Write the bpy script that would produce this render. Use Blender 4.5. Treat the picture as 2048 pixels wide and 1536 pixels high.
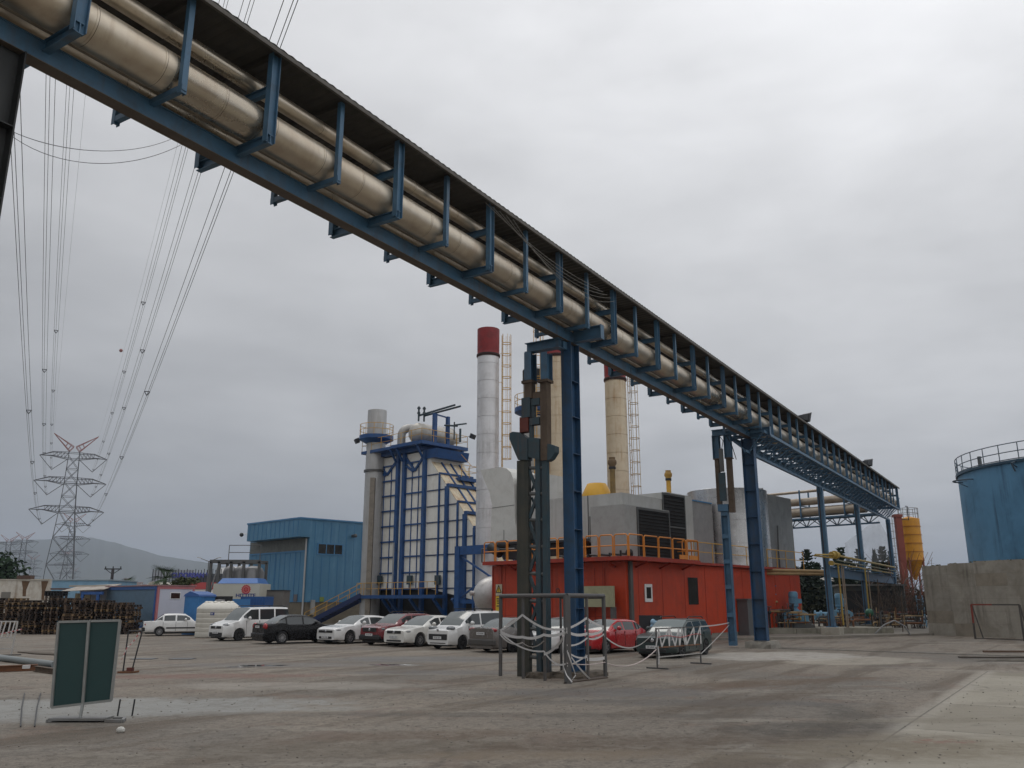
import bpy, math, random
from mathutils import Vector, Matrix
R = math.radians
random.seed(7)
for o in list(bpy.data.objects): bpy.data.objects.remove(o)
S = bpy.context.scene
COL = S.collection
# ---------------------------------------------------------------- camera
CAMH = 2.1
PITCH = 14.384
cd = bpy.data.cameras.new('camera')
cd.sensor_width = 36.0
cd.lens = 1700.0 / 2048.0 * 36.0
cd.clip_start = 0.1
cd.clip_end = 20000
cam = bpy.data.objects.new('camera', cd)
COL.objects.link(cam)
cam.location = (0, 0, CAMH)
cam.rotation_euler = (R(90 + PITCH), 0, 0)
S.camera = cam
# ---------------------------------------------------------------- node helper
class NT:
    def __init__(s, tree):
        s.t = tree
    def n(s, typ, ins=None, **props):
        nd = s.t.nodes.new(typ)
        for k, v in props.items(): setattr(nd, k, v)
        for k, v in (ins or {}).items(): s.put(nd.inputs[k], v)
        return nd
    def put(s, sock, v):
        if hasattr(v, 'is_output'): s.t.links.new(v, sock)
        elif isinstance(v, bpy.types.Node): s.t.links.new(v.outputs[0], sock)
        else:
            if hasattr(sock.default_value, '__len__') and not hasattr(v, '__len__'): v = (v,) * len(sock.default_value)
            if hasattr(sock.default_value, '__len__') and len(sock.default_value) == 4 and len(v) == 3: v = tuple(v) + (1,)
            sock.default_value = v
    def m(s, op, a, b=0.0, c=None, clamp=False):
        nd = s.n('ShaderNodeMath', operation=op, use_clamp=clamp)
        s.put(nd.inputs[0], a); s.put(nd.inputs[1], b)
        if c is not None: s.put(nd.inputs[2], c)
        return nd.outputs[0]
    def mix(s, f, a, b, mode='MIX'):
        nd = s.n('ShaderNodeMix', data_type='RGBA', blend_type=mode)
        s.put(nd.inputs[0], f); s.put(nd.inputs[6], a); s.put(nd.inputs[7], b)
        return nd.outputs[2]
    def noise(s, vec, scale, detail=4, rough=.55, dist=0):
        nd = s.n('ShaderNodeTexNoise', {'Scale': scale, 'Detail': detail, 'Roughness': rough, 'Distortion': dist})
        if vec is not None: s.put(nd.inputs['Vector'], vec)
        return nd.outputs[0]
    def rng(s, v, a, b, c=0.0, d=1.0):
        nd = s.n('ShaderNodeMapRange', {0: v, 1: a, 2: b, 3: c, 4: d}, clamp=True)
        return nd.outputs[0]
    def vmul(s, v, k):
        nd = s.n('ShaderNodeVectorMath', operation='MULTIPLY'); s.put(nd.inputs[0], v); s.put(nd.inputs[1], k)
        return nd.outputs[0]
    def vadd(s, v, k):
        nd = s.n('ShaderNodeVectorMath', operation='ADD'); s.put(nd.inputs[0], v); s.put(nd.inputs[1], k)
        return nd.outputs[0]
# ---------------------------------------------------------------- sky and sun
SUN_EL, SUN_AZ = R(58), R(325)
W = bpy.data.worlds.new('World'); S.world = W
W.use_nodes = True
W.node_tree.nodes.clear()
w = NT(W.node_tree)
tc = w.n('ShaderNodeTexCoord').outputs['Generated']
sp = w.n('ShaderNodeSeparateXYZ', {0: tc})
dx, dy, dz = sp.outputs
zz = w.m('MAXIMUM', dz, 0.0)
lum = w.m('ADD', w.m('MULTIPLY', zz, 0.56), 0.26)
lum = w.m('ADD', lum, w.m('MULTIPLY', dx, 0.17))
lum = w.m('ADD', lum, w.m('MULTIPLY', dy, -0.02))
# cloud sheet: direction projected on a flat layer
den = w.m('ADD', zz, 0.12)
cv = w.n('ShaderNodeCombineXYZ', {0: w.m('DIVIDE', dx, den), 1: w.m('DIVIDE', dy, den), 2: 0.3})
n1 = w.noise(cv, 0.9, 7, .5, .35)
n2 = w.noise(w.vadd(cv, (7, 3, 1)), 2.6, 6, .5, .2)
n3 = w.noise(w.vmul(tc, (1.5, 1.5, 5.0)), 1.6, 5, .55, .3)
cl = w.m('ADD', w.m('MULTIPLY', w.m('SUBTRACT', n1, .5), .62), w.m('MULTIPLY', w.m('SUBTRACT', n2, .5), .34))
cl = w.m('ADD', cl, w.m('MULTIPLY', w.m('SUBTRACT', n3, .5), .44))
lum = w.m('MULTIPLY', lum, w.m('ADD', cl, 1.0))
lum = w.m('MAXIMUM', w.m('MULTIPLY', lum, 1.46), 0.12)
tint = w.mix(w.rng(lum, .25, .7), (.98, .985, 1.0), (.99, .992, 1.005))
cloud = w.mix(1.0, tint, w.m('MULTIPLY', lum, 10.0), 'MULTIPLY')
sky = w.n('ShaderNodeTexSky', sky_type='NISHITA', sun_disc=False, sun_elevation=SUN_EL, sun_rotation=SUN_AZ)
colr = w.mix(0.96, sky.outputs[0], cloud)
bg = w.n('ShaderNodeBackground', {'Color': colr, 'Strength': 0.10})
w.n('ShaderNodeOutputWorld', {'Surface': bg})
sl = bpy.data.lights.new('sun', 'SUN'); sl.energy = 0.5; sl.angle = R(22); sl.color = (1, .96, .9)
so = bpy.data.objects.new('sun', sl); COL.objects.link(so)
so.rotation_euler = Vector((-math.sin(SUN_AZ) * math.cos(SUN_EL), -math.cos(SUN_AZ) * math.cos(SUN_EL), -math.sin(SUN_EL))).to_track_quat('-Z', 'Y').to_euler()
S.view_settings.view_transform = 'Standard'; S.view_settings.look = 'None'
S.view_settings.exposure = 0.0; S.view_settings.gamma = 1.0
# ---------------------------------------------------------------- surveying: pixel of the 2048 x 1536 photo -> point
_F = 1700.0; _c, _s = math.cos(R(PITCH)), math.sin(R(PITCH))
def ray(px, py):
    a = px - 1024.0; b = 768.0 - py
    return Vector((a, _F * _c - b * _s, b * _c + _F * _s))
def gnd(px, py, z=0.0):
    r = ray(px, py); k = (z - CAMH) / r.z
    return Vector((r.x * k, r.y * k, z))
def at(px, py, Y):
    r = ray(px, py); k = Y / r.y
    return Vector((r.x * k, Y, CAMH + r.z * k))
class Frame:
    """local x runs phi degrees to the right of straight ahead, local y to its left"""
    def __init__(s, org, phi):
        s.o = Vector((org[0], org[1], 0)); s.rz = R(90 - phi)
        s.u = Vector((math.sin(R(phi)), math.cos(R(phi)), 0)); s.v = Vector((-s.u.y, s.u.x, 0))
    def l(s, p):
        d = Vector((p[0], p[1], 0)) - s.o
        return Vector((d.dot(s.u), d.dot(s.v), p[2]))
    def w(s, x, y, z=0):
        return s.o + s.u * x + s.v * y + Vector((0, 0, z))
    def hx(s, px, py, x=0.0):
        r = ray(px, py); k = (x + s.o.dot(s.u)) / r.dot(s.u); p = r * k; p.z += CAMH
        return s.l(p)
    def hy(s, px, py, y=0.0):
        r = ray(px, py); k = (y + s.o.dot(s.v)) / r.dot(s.v); p = r * k; p.z += CAMH
        return s.l(p)
# ---------------------------------------------------------------- mesh builder
class MB:
    def __init__(s): s.v = []; s.f = []; s.mi = []; s.sm = []
    def add(s, vs, fs, m=0, sm=False):
        b = len(s.v); s.v += [tuple(v) for v in vs]
        for f in fs:
            s.f.append(tuple(b + i for i in f)); s.mi.append(m); s.sm.append(sm)
        return s
    def hexa(s, P, m=0):
        return s.add(P, [(0, 3, 2, 1), (4, 5, 6, 7), (0, 1, 5, 4), (1, 2, 6, 5), (2, 3, 7, 6), (3, 0, 4, 7)], m)
    def box(s, c, d, m=0, rz=0.0):
        hx, hy, hz = d[0] / 2, d[1] / 2, d[2] / 2
        P = [(-hx, -hy, -hz), (hx, -hy, -hz), (hx, hy, -hz), (-hx, hy, -hz), (-hx, -hy, hz), (hx, -hy, hz), (hx, hy, hz), (-hx, hy, hz)]
        if rz:
            C, Q = math.cos(rz), math.sin(rz); P = [(x * C - y * Q, x * Q + y * C, z) for x, y, z in P]
        return s.hexa([(c[0] + x, c[1] + y, c[2] + z) for x, y, z in P], m)
    def bx(s, x0, x1, y0, y1, z0, z1, m=0):
        return s.box(((x0 + x1) / 2, (y0 + y1) / 2, (z0 + z1) / 2), (abs(x1 - x0), abs(y1 - y0), abs(z1 - z0)), m)
    def bar(s, a, b, wd, ht=None, m=0, up=(0, 0, 1)):
        a, b = Vector(a), Vector(b); ht = ht or wd; d = b - a
        if d.length < 1e-6: return s
        d.normalize(); up = Vector(up)
        if abs(d.dot(up)) > .98: up = Vector((1, 0, 0)) if abs(d.x) < .9 else Vector((0, 1, 0))
        sd = d.cross(up).normalized() * (wd / 2); u2 = sd.cross(d).normalized() * (ht / 2)
        return s.hexa([a - sd - u2, a + sd - u2, b + sd - u2, b - sd - u2, a - sd + u2, a + sd + u2, b + sd + u2, b - sd + u2], m)
    def ibar(s, a, b, h, wd, t=.02, m=0, up=(0, 0, 1)):
        a, b = Vector(a), Vector(b); d = (b - a).normalized(); up = Vector(up)
        sd = d.cross(up).normalized(); u2 = sd.cross(d).normalized()
        o = u2 * (h / 2 - t / 2)
        s.bar(a + o, b + o, wd, t, m, up); s.bar(a - o, b - o, wd, t, m, up); s.bar(a, b, t, h - 2 * t - .002, m, up)
        return s
    def tube(s, a, b, r, n=8, r2=None, m=0, caps=True, sm=True):
        a, b = Vector(a), Vector(b); r2 = r if r2 is None else r2; d = (b - a)
        if d.length < 1e-6: return s
        d.normalize(); q = d.orthogonal().normalized(); p = d.cross(q)
        vs = []
        for c, rr in ((a, r), (b, r2)):
            for i in range(n):
                t = 2 * math.pi * i / n; vs.append(c + (q * math.cos(t) + p * math.sin(t)) * rr)
        s.add(vs, [(i, (i + 1) % n, n + (i + 1) % n, n + i) for i in range(n)], m, sm)
        if caps:
            s.add(vs[:n], [tuple(range(n - 1, -1, -1))], m); s.add(vs[n:], [tuple(range(n))], m)
        return s
    def path(s, pts, r, n=6, m=0, closed=False):
        pts = [Vector(p) for p in pts]; K = len(pts); rings = []
        q = None
        for i, p in enumerate(pts):
            if closed: d = pts[(i + 1) % K] - pts[i - 1]
            else: d = pts[min(i + 1, K - 1)] - pts[max(i - 1, 0)]
            if d.length < 1e-9: d = Vector((0, 0, 1))
            d.normalize()
            q = d.orthogonal().normalized() if q is None else (q - d * q.dot(d)).normalized()
            e = d.cross(q); rings.append([p + (q * math.cos(2 * math.pi * j / n) + e * math.sin(2 * math.pi * j / n)) * r for j in range(n)])
        vs = [v for g in rings for v in g]; fs = []
        for i in range(K if closed else K - 1):
            a = i * n; b = ((i + 1) % K) * n
            fs += [(a + j, a + (j + 1) % n, b + (j + 1) % n, b + j) for j in range(n)]
        s.add(vs, fs, m, True)
        if not closed:
            s.add(rings[0], [tuple(range(n - 1, -1, -1))], m); s.add(rings[-1], [tuple(range(n))], m)
        return s
    def lathe(s, prof, n=24, c=(0, 0, 0), m=0, a0=0, a1=2 * math.pi, axis='z', caps=True):
        full = abs(a1 - a0 - 2 * math.pi) < 1e-6; k = n if full else n + 1; vs = []
        for r, z in prof:
            for i in range(k):
                t = a0 + (a1 - a0) * i / n; x, y = r * math.cos(t), r * math.sin(t)
                p = (x, y, z) if axis == 'z' else ((x, z, y) if axis == 'y' else (z, x, y))
                vs.append((c[0] + p[0], c[1] + p[1], c[2] + p[2]))
        fs = []
        for j in range(len(prof) - 1):
            for i in range(n):
                i2 = (i + 1) % k; f = (j * k + i, j * k + i2, (j + 1) * k + i2, (j + 1) * k + i)
                fs.append(f if axis != 'y' else f[::-1])
        s.add(vs, fs, m, True)
        if full and caps:
            if prof[0][0] > 1e-4: s.add(vs[:k], [tuple(range(k - 1, -1, -1))], m)
            if prof[-1][0] > 1e-4: s.add(vs[-k:], [tuple(range(k))], m)
        return s
    def prism(s, poly, ext, m=0):
        n = len(poly); e = Vector(ext); A = [Vector(p) for p in poly]; B = [p + e for p in A]
        return s.add(A + B, [tuple(range(n - 1, -1, -1)), tuple(range(n, 2 * n))] + [(i, (i + 1) % n, n + (i + 1) % n, n + i) for i in range(n)], m)
    def ball(s, c, r, n=12, k=8, m=0):
        if not hasattr(r, '__len__'): r = (r, r, r)
        vs = []; fs = []
        for j in range(k + 1):
            ph = math.pi * j / k
            for i in range(n):
                t = 2 * math.pi * i / n
                vs.append((c[0] + r[0] * math.sin(ph) * math.cos(t), c[1] + r[1] * math.sin(ph) * math.sin(t), c[2] - r[2] * math.cos(ph)))
        for j in range(k):
            for i in range(n): fs.append((j * n + i, j * n + (i + 1) % n, (j + 1) * n + (i + 1) % n, (j + 1) * n + i))
        return s.add(vs, fs, m, True)
    def ribbon(s, pts, wd, m=0, th=.004, tw=0.0):
        """thin hanging tape: a strip with upright width wd"""
        pts = [Vector(p) for p in pts]; K = len(pts)
        for i in range(K - 1):
            a, b = pts[i], pts[i + 1]; d = (b - a).normalized()
            def up(j):
                t = tw * j / max(1, K - 1); g = Vector((0, 0, 1)); g = (g - d * g.dot(d))
                g = g.normalized() if g.length > .05 else d.orthogonal().normalized()
                return (g * math.cos(t) + d.cross(g) * math.sin(t)) * wd / 2, d.cross(g).normalized() * th
            ua, na = up(i); ub, nb = up(i + 1)
            s.hexa([a - ua, b - ub, b - ub + nb, a - ua + na, a + ua, b + ub, b + ub + nb, a + ua + na], m)
        return s
    def build(s, name, mats, parent=None, loc=None, rz=None, bevel=0, ang=38):
        me = bpy.data.meshes.new(name)
        me.from_pydata(s.v, [], s.f)
        if not isinstance(mats, (list, tuple)): mats = [mats]
        for m in mats: me.materials.append(m)
        me.polygons.foreach_set('material_index', s.mi)
        me.polygons.foreach_set('use_smooth', s.sm)
        me.update()
        if any(s.sm): me.set_sharp_from_angle(angle=R(ang))
        o = bpy.data.objects.new(name, me); COL.objects.link(o)
        if parent is not None: o.parent = parent
        if loc is not None: o.location = loc
        if rz is not None: o.rotation_euler = (0, 0, rz)
        if bevel:
            b = o.modifiers.new('bevel', 'BEVEL'); b.width = bevel; b.segments = 2; b.limit_method = 'ANGLE'; b.angle_limit = R(50)
        return o
def build_each(mb, name, mats, parent=None):
    """one object per loose piece"""
    par = list(range(len(mb.v)))
    def find(i):
        while par[i] != i: par[i] = par[par[i]]; i = par[i]
        return i
    for f in mb.f:
        for j in f[1:]: par[find(j)] = find(f[0])
    groups = {}
    for k, f in enumerate(mb.f): groups.setdefault(find(f[0]), []).append(k)
    out = []
    for ks in groups.values():
        q = MB(); ids = sorted({i for k in ks for i in mb.f[k]}); mp = {u: j for j, u in enumerate(ids)}
        q.v = [mb.v[i] for i in ids]; q.f = [tuple(mp[i] for i in mb.f[k]) for k in ks]; q.mi = [mb.mi[k] for k in ks]; q.sm = [mb.sm[k] for k in ks]
        out.append(q.build(name, mats, parent))
    return out
def tag(o, label=None, cat=None, group=None, kind=None):
    if label: o['label'] = label
    if cat: o['category'] = cat
    if group: o['group'] = group
    if kind: o['kind'] = kind
    return o
def thing(name, label, cat, loc=(0, 0, 0), rz=0.0, group=None):
    o = bpy.data.objects.new(name, None); COL.objects.link(o); o.empty_display_size = .3
    o.location = loc; o.rotation_euler = (0, 0, rz)
    return tag(o, label, cat, group)
def fthing(name, label, cat, F, group=None): return thing(name, label, cat, F.o, F.rz, group)
def copy_tree(o, parent=None):
    c = o.copy(); COL.objects.link(c)
    if parent is not None: c.parent = parent
    for ch in o.children: copy_tree(ch, c)
    return c
def place(o, name=None, parent=None, loc=None, rz=None):
    c = o.copy(); COL.objects.link(c)
    if parent is not None: c.parent = parent
    if loc is not None: c.location = loc
    if rz is not None: c.rotation_euler = (0, 0, rz)
    return c
def text_mesh(name, body, size, m, parent=None, ext=.004, mirror=False, bold=0.0):
    cu = bpy.data.curves.new(name, 'FONT'); cu.body = body; cu.size = size; cu.extrude = ext; cu.align_x = 'CENTER'; cu.align_y = 'CENTER'; cu.offset = bold
    to = bpy.data.objects.new(name, cu); COL.objects.link(to)
    bpy.context.view_layer.update()
    me = bpy.data.meshes.new_from_object(to.evaluated_get(bpy.context.evaluated_depsgraph_get()))
    bpy.data.objects.remove(to); me.name = name; me.materials.clear(); me.materials.append(m)
    if mirror:
        for v in me.vertices: v.co.x = -v.co.x
    o = bpy.data.objects.new(name, me); COL.objects.link(o)
    if parent is not None: o.parent = parent
    return o
# ---------------------------------------------------------------- materials
MATS = {}
def mat(name, col, rough=.6, metal=0.0, var=.18, scale=1.2, dirt=None, damt=.35, streak=None, samt=.5, sscale=2.5, bump=.0, bscale=30, spec=.5, coat=0.0, sect=None):
    """weathered procedural surface: tone noise, blotches of dirt, vertical run-off streaks, optional sheet seams"""
    if name in MATS: return MATS[name]
    m = bpy.data.materials.new(name); m.use_nodes = True; m.node_tree.nodes.clear(); g = NT(m.node_tree)
    pos = g.n('ShaderNodeNewGeometry').outputs['Position']
    c = tuple(col)
    a = g.noise(pos, scale, 6, .6); b = g.noise(pos, scale * 9, 5, .6)
    k = g.m('ADD', g.m('MULTIPLY', g.m('SUBTRACT', a, .5), 2.4 * var), g.m('MULTIPLY', g.m('SUBTRACT', b, .5), 1.2 * var))
    base = g.mix(1.0, c, g.m('ADD', k, 1.0), 'MULTIPLY')
    rg = g.m('ADD', g.m('MULTIPLY', g.m('SUBTRACT', b, .5), .25), rough)
    if sect:
        al = g.n('ShaderNodeVectorMath', {0: pos, 1: (sect[0], sect[1], 0)}, operation='DOT_PRODUCT').outputs['Value']
        wn_ = g.n('ShaderNodeTexWhiteNoise', {'W': g.m('FLOOR', g.m('DIVIDE', al, sect[2]))}, noise_dimensions='1D').outputs[0]
        base = g.mix(1.0, base, g.rng(wn_, 0, 1, .80, 1.12), 'MULTIPLY'); rg = g.m('ADD', rg, g.rng(wn_, 0, 1, -.06, .10))
    if dirt:
        d = g.rng(g.noise(pos, scale * 1.7, 8, .68, .5), .46, .72, 0, damt)
        base = g.mix(d, base, dirt)
    if streak:
        sv = g.vmul(pos, (sscale, sscale, sscale * .06))
        st = g.rng(g.noise(sv, 1.6, 5, .65), .5, .72, 0, samt)
        st = g.m('MULTIPLY', st, g.rng(g.noise(pos, .55, 3, .5), .38, .6))
        base = g.mix(st, base, streak)
    bs = g.n('ShaderNodeBsdfPrincipled', {'Base Color': base, 'Roughness': rg, 'Metallic': metal, 'Specular IOR Level': spec, 'Coat Weight': coat, 'Coat Roughness': .06})
    if bump:
        bn = g.n('ShaderNodeBump', {'Strength': bump, 'Distance': .02, 'Height': g.noise(pos, bscale, 6, .65)})
        g.put(bs.inputs['Normal'], bn)
    g.n('ShaderNodeOutputMaterial', {'Surface': bs})
    MATS[name] = m
    return m
RUST = (.16, .055, .018); GRIME = (.05, .045, .038)
steel_blue = mat('steel_blue_paint', (.055, .135, .225), .5, var=.16, dirt=GRIME, damt=.45, streak=(.09, .06, .04), samt=.45)
deep_blue = mat('deep_blue_paint', (.012, .068, .215), .45, var=.16, dirt=(.012, .03, .07), damt=.55)
col_blue = mat('column_blue_paint', (.020, .070, .155), .55, var=.22, dirt=(.03, .05, .06), damt=.7, streak=(.07, .05, .035), samt=.6)
dark_green = mat('dark_green_paint', (.030, .034, .028), .6, var=.3, dirt=(.075, .06, .04), damt=.6, streak=(.12, .1, .07), samt=.5)
teal_dark = mat('dark_teal_paint', (.028, .058, .075), .55, var=.25, dirt=(.05, .04, .03), damt=.6, streak=RUST, samt=.5)
rusty = mat('rusty_steel', (.105, .075, .052), .75, var=.4, dirt=(.05, .03, .018), damt=.8, streak=(.05, .03, .02), samt=.6)
rust_red = mat('rust_red_primer', (.13, .03, .02), .7, var=.3, dirt=(.05, .03, .02), damt=.6)
girder_under = steel_blue
grey_steel = mat('grey_steel', (.10, .105, .105), .5, .2, var=.25, dirt=(.1, .06, .03), damt=.4)
dark_steel = mat('dark_steel', (.025, .027, .03), .5, .1, var=.3)
black = mat('black_rubber', (.012, .012, .013), .7, var=.2)
aluclad = mat('aluminium_cladding', (.60, .53, .425), .33, .82, var=.12, scale=.35, dirt=(.34, .23, .14), damt=.5, streak=(.26, .16, .09), samt=.35, sect=(.53, .848, 1.9))
alu2 = mat('grey_cladding', (.42, .42, .41), .42, .55, var=.16, scale=.7, dirt=(.2, .19, .17), damt=.4, streak=(.16, .15, .13), samt=.4)
aluseam = mat('cladding_seam', (.16, .12, .09), .5, .6, var=.3)
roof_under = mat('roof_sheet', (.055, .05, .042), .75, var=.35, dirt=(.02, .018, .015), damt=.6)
white_pan = mat('white_panel', (.76, .75, .70), .5, var=.06, dirt=(.5, .46, .38), damt=.3, streak=(.38, .30, .2), samt=.35)
cream = mat('cream_panel', (.66, .58, .42), .55, var=.1, dirt=(.42, .2, .07), damt=.75, streak=(.35, .16, .05), samt=.7)
grey_pan = mat('grey_panel', (.46, .46, .445), .5, .15, var=.10, scale=.5, dirt=(.30, .29, .27), damt=.45, streak=(.25, .23, .2), samt=.45)
orange = mat('orange_red_paint', (.47, .046, .011), .5, var=.18, scale=.4, dirt=(.27, .032, .012), damt=.7, streak=(.15, .035, .02), samt=.6, sscale=1.6)
orange_dk = mat('dark_orange_paint', (.33, .03, .012), .5, var=.2, dirt=(.12, .02, .012), damt=.6)
rail_or = mat('orange_yellow_paint', (.62, .22, .03), .5, var=.15)
rail_ye = mat('yellow_paint', (.58, .33, .05), .5, var=.18, dirt=(.25, .12, .03), damt=.5)
pipe_ye = mat('yellow_pipe_paint', (.36, .25, .05), .5, var=.2, dirt=(.22, .13, .04), damt=.5)
silo_ye = mat('silo_yellow', (.60, .27, .012), .5, var=.12, dirt=(.42, .17, .02), damt=.5, streak=(.3, .13, .03), samt=.4)
silo_red = mat('silo_red', (.22, .045, .028), .6, var=.2, dirt=(.15, .04, .03), damt=.5)
stack_red = mat('stack_red', (.24, .016, .018), .55, var=.2, dirt=(.10, .012, .012), damt=.6)
rust_white = mat('rust_stained_cladding', (.60, .51, .37), .5, .25, var=.1, dirt=(.46, .34, .2), damt=.5, streak=(.32, .16, .05), samt=.9, sscale=1.6)
louvre = mat('louvre_black', (.014, .014, .015), .8, var=.3)
bblue = mat('building_blue', (.072, .205, .335), .5, var=.16, scale=.5, dirt=(.05, .17, .32), damt=.6, streak=(.16, .33, .47), samt=.6, sscale=1.2)
bblue_trim = mat('building_blue_trim', (.06, .20, .38), .5, var=.15)
conc = mat('concrete', (.23, .215, .185), .85, var=.25, scale=.8, dirt=(.10, .09, .075), damt=.7, streak=(.07, .06, .05), samt=.7, sscale=1.2, bump=.4, bscale=14)
conc_lt = mat('light_concrete', (.34, .32, .27), .85, var=.2, dirt=(.18, .16, .12), damt=.6, bump=.3, bscale=14)
tank_blue = mat('tank_blue', (.095, .25, .41), .55, var=.14, scale=.22, dirt=(.045, .14, .24), damt=.7, streak=(.018, .055, .10), samt=.95, sscale=.9)
pale_blue = mat('pale_blue_paint', (.20, .36, .50), .55, var=.12, dirt=(.14, .24, .33), damt=.5)
pump_blue = mat('pump_blue', (.13, .30, .44), .45, var=.15, dirt=(.09, .2, .3), damt=.5)
plaster = mat('white_plaster', (.55, .52, .46), .8, var=.12, dirt=(.30, .22, .14), damt=.6, streak=(.18, .11, .06), samt=.8, sscale=1.1)
white = mat('white_paint', (.74, .74, .73), .5, var=.05)
cabin_blue = mat('cabin_grey_blue', (.10, .17, .24), .55, var=.14, dirt=(.07, .11, .15), damt=.5)
trim_blue = mat('trim_blue', (.03, .10, .30), .5, var=.12)
pinkt = mat('faded_pink_trim', (.45, .16, .17), .55, var=.15)
lilac = mat('cabin_white', (.50, .52, .60), .55, var=.06, streak=(.4, .41, .46), samt=.4)
poly_white = mat('tank_white_plastic', (.60, .58, .52), .5, var=.06, streak=(.45, .42, .34), samt=.4)
wood = mat('pallet_wood', (.115, .075, .048), .85, var=.5, scale=3, dirt=(.03, .022, .017), damt=.8)
wood_lt = mat('pallet_wood_fresh', (.23, .15, .075), .85, var=.35, scale=3, dirt=(.07, .045, .03), damt=.6)
wood_dk = mat('pallet_wood_dark', (.05, .034, .026), .9, var=.4, scale=3, dirt=(.015, .012, .01), damt=.8)
board_gr = mat('green_board', (.016, .050, .050), .42, var=.1, scale=.8)
tape_w = mat('white_tape', (.52, .51, .50), .45, var=.08)
tape_r = mat('red_tape', (.45, .10, .10), .45, var=.15)
plate_w = mat('plate_white', (.62, .62, .62), .5, var=.05)
ink = mat('ink_dark', (.02, .02, .03), .6, var=.05)
redlogo = mat('red_logo', (.45, .035, .045), .6, var=.08)
navy = mat('navy_letters', (.04, .055, .20), .6, var=.08)
galv = mat('galvanised_lattice', (.085, .09, .10), .6, .1, var=.15)
pyl_red = mat('pylon_red', (.28, .12, .11), .6, var=.15)
wirem = mat('conductor', (.035, .037, .04), .6, .2, var=.05)
bark = mat('bark', (.07, .05, .038), .9, var=.3)
yellow_sign = mat('sign_yellow', (.62, .43, .03), .5, var=.06)
glass_dk = mat('dark_window', (.012, .014, .016), .08, var=.1, spec=.6)
def leafmat(name, c):
    return mat(name, c, .75, var=.5, scale=.6, spec=.2)
leaf_con = leafmat('conifer_needles', (.022, .040, .024))
leaf_bush = leafmat('bush_leaves', (.030, .055, .022))
leaf_palm = leafmat('palm_fronds', (.045, .075, .035))
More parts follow.
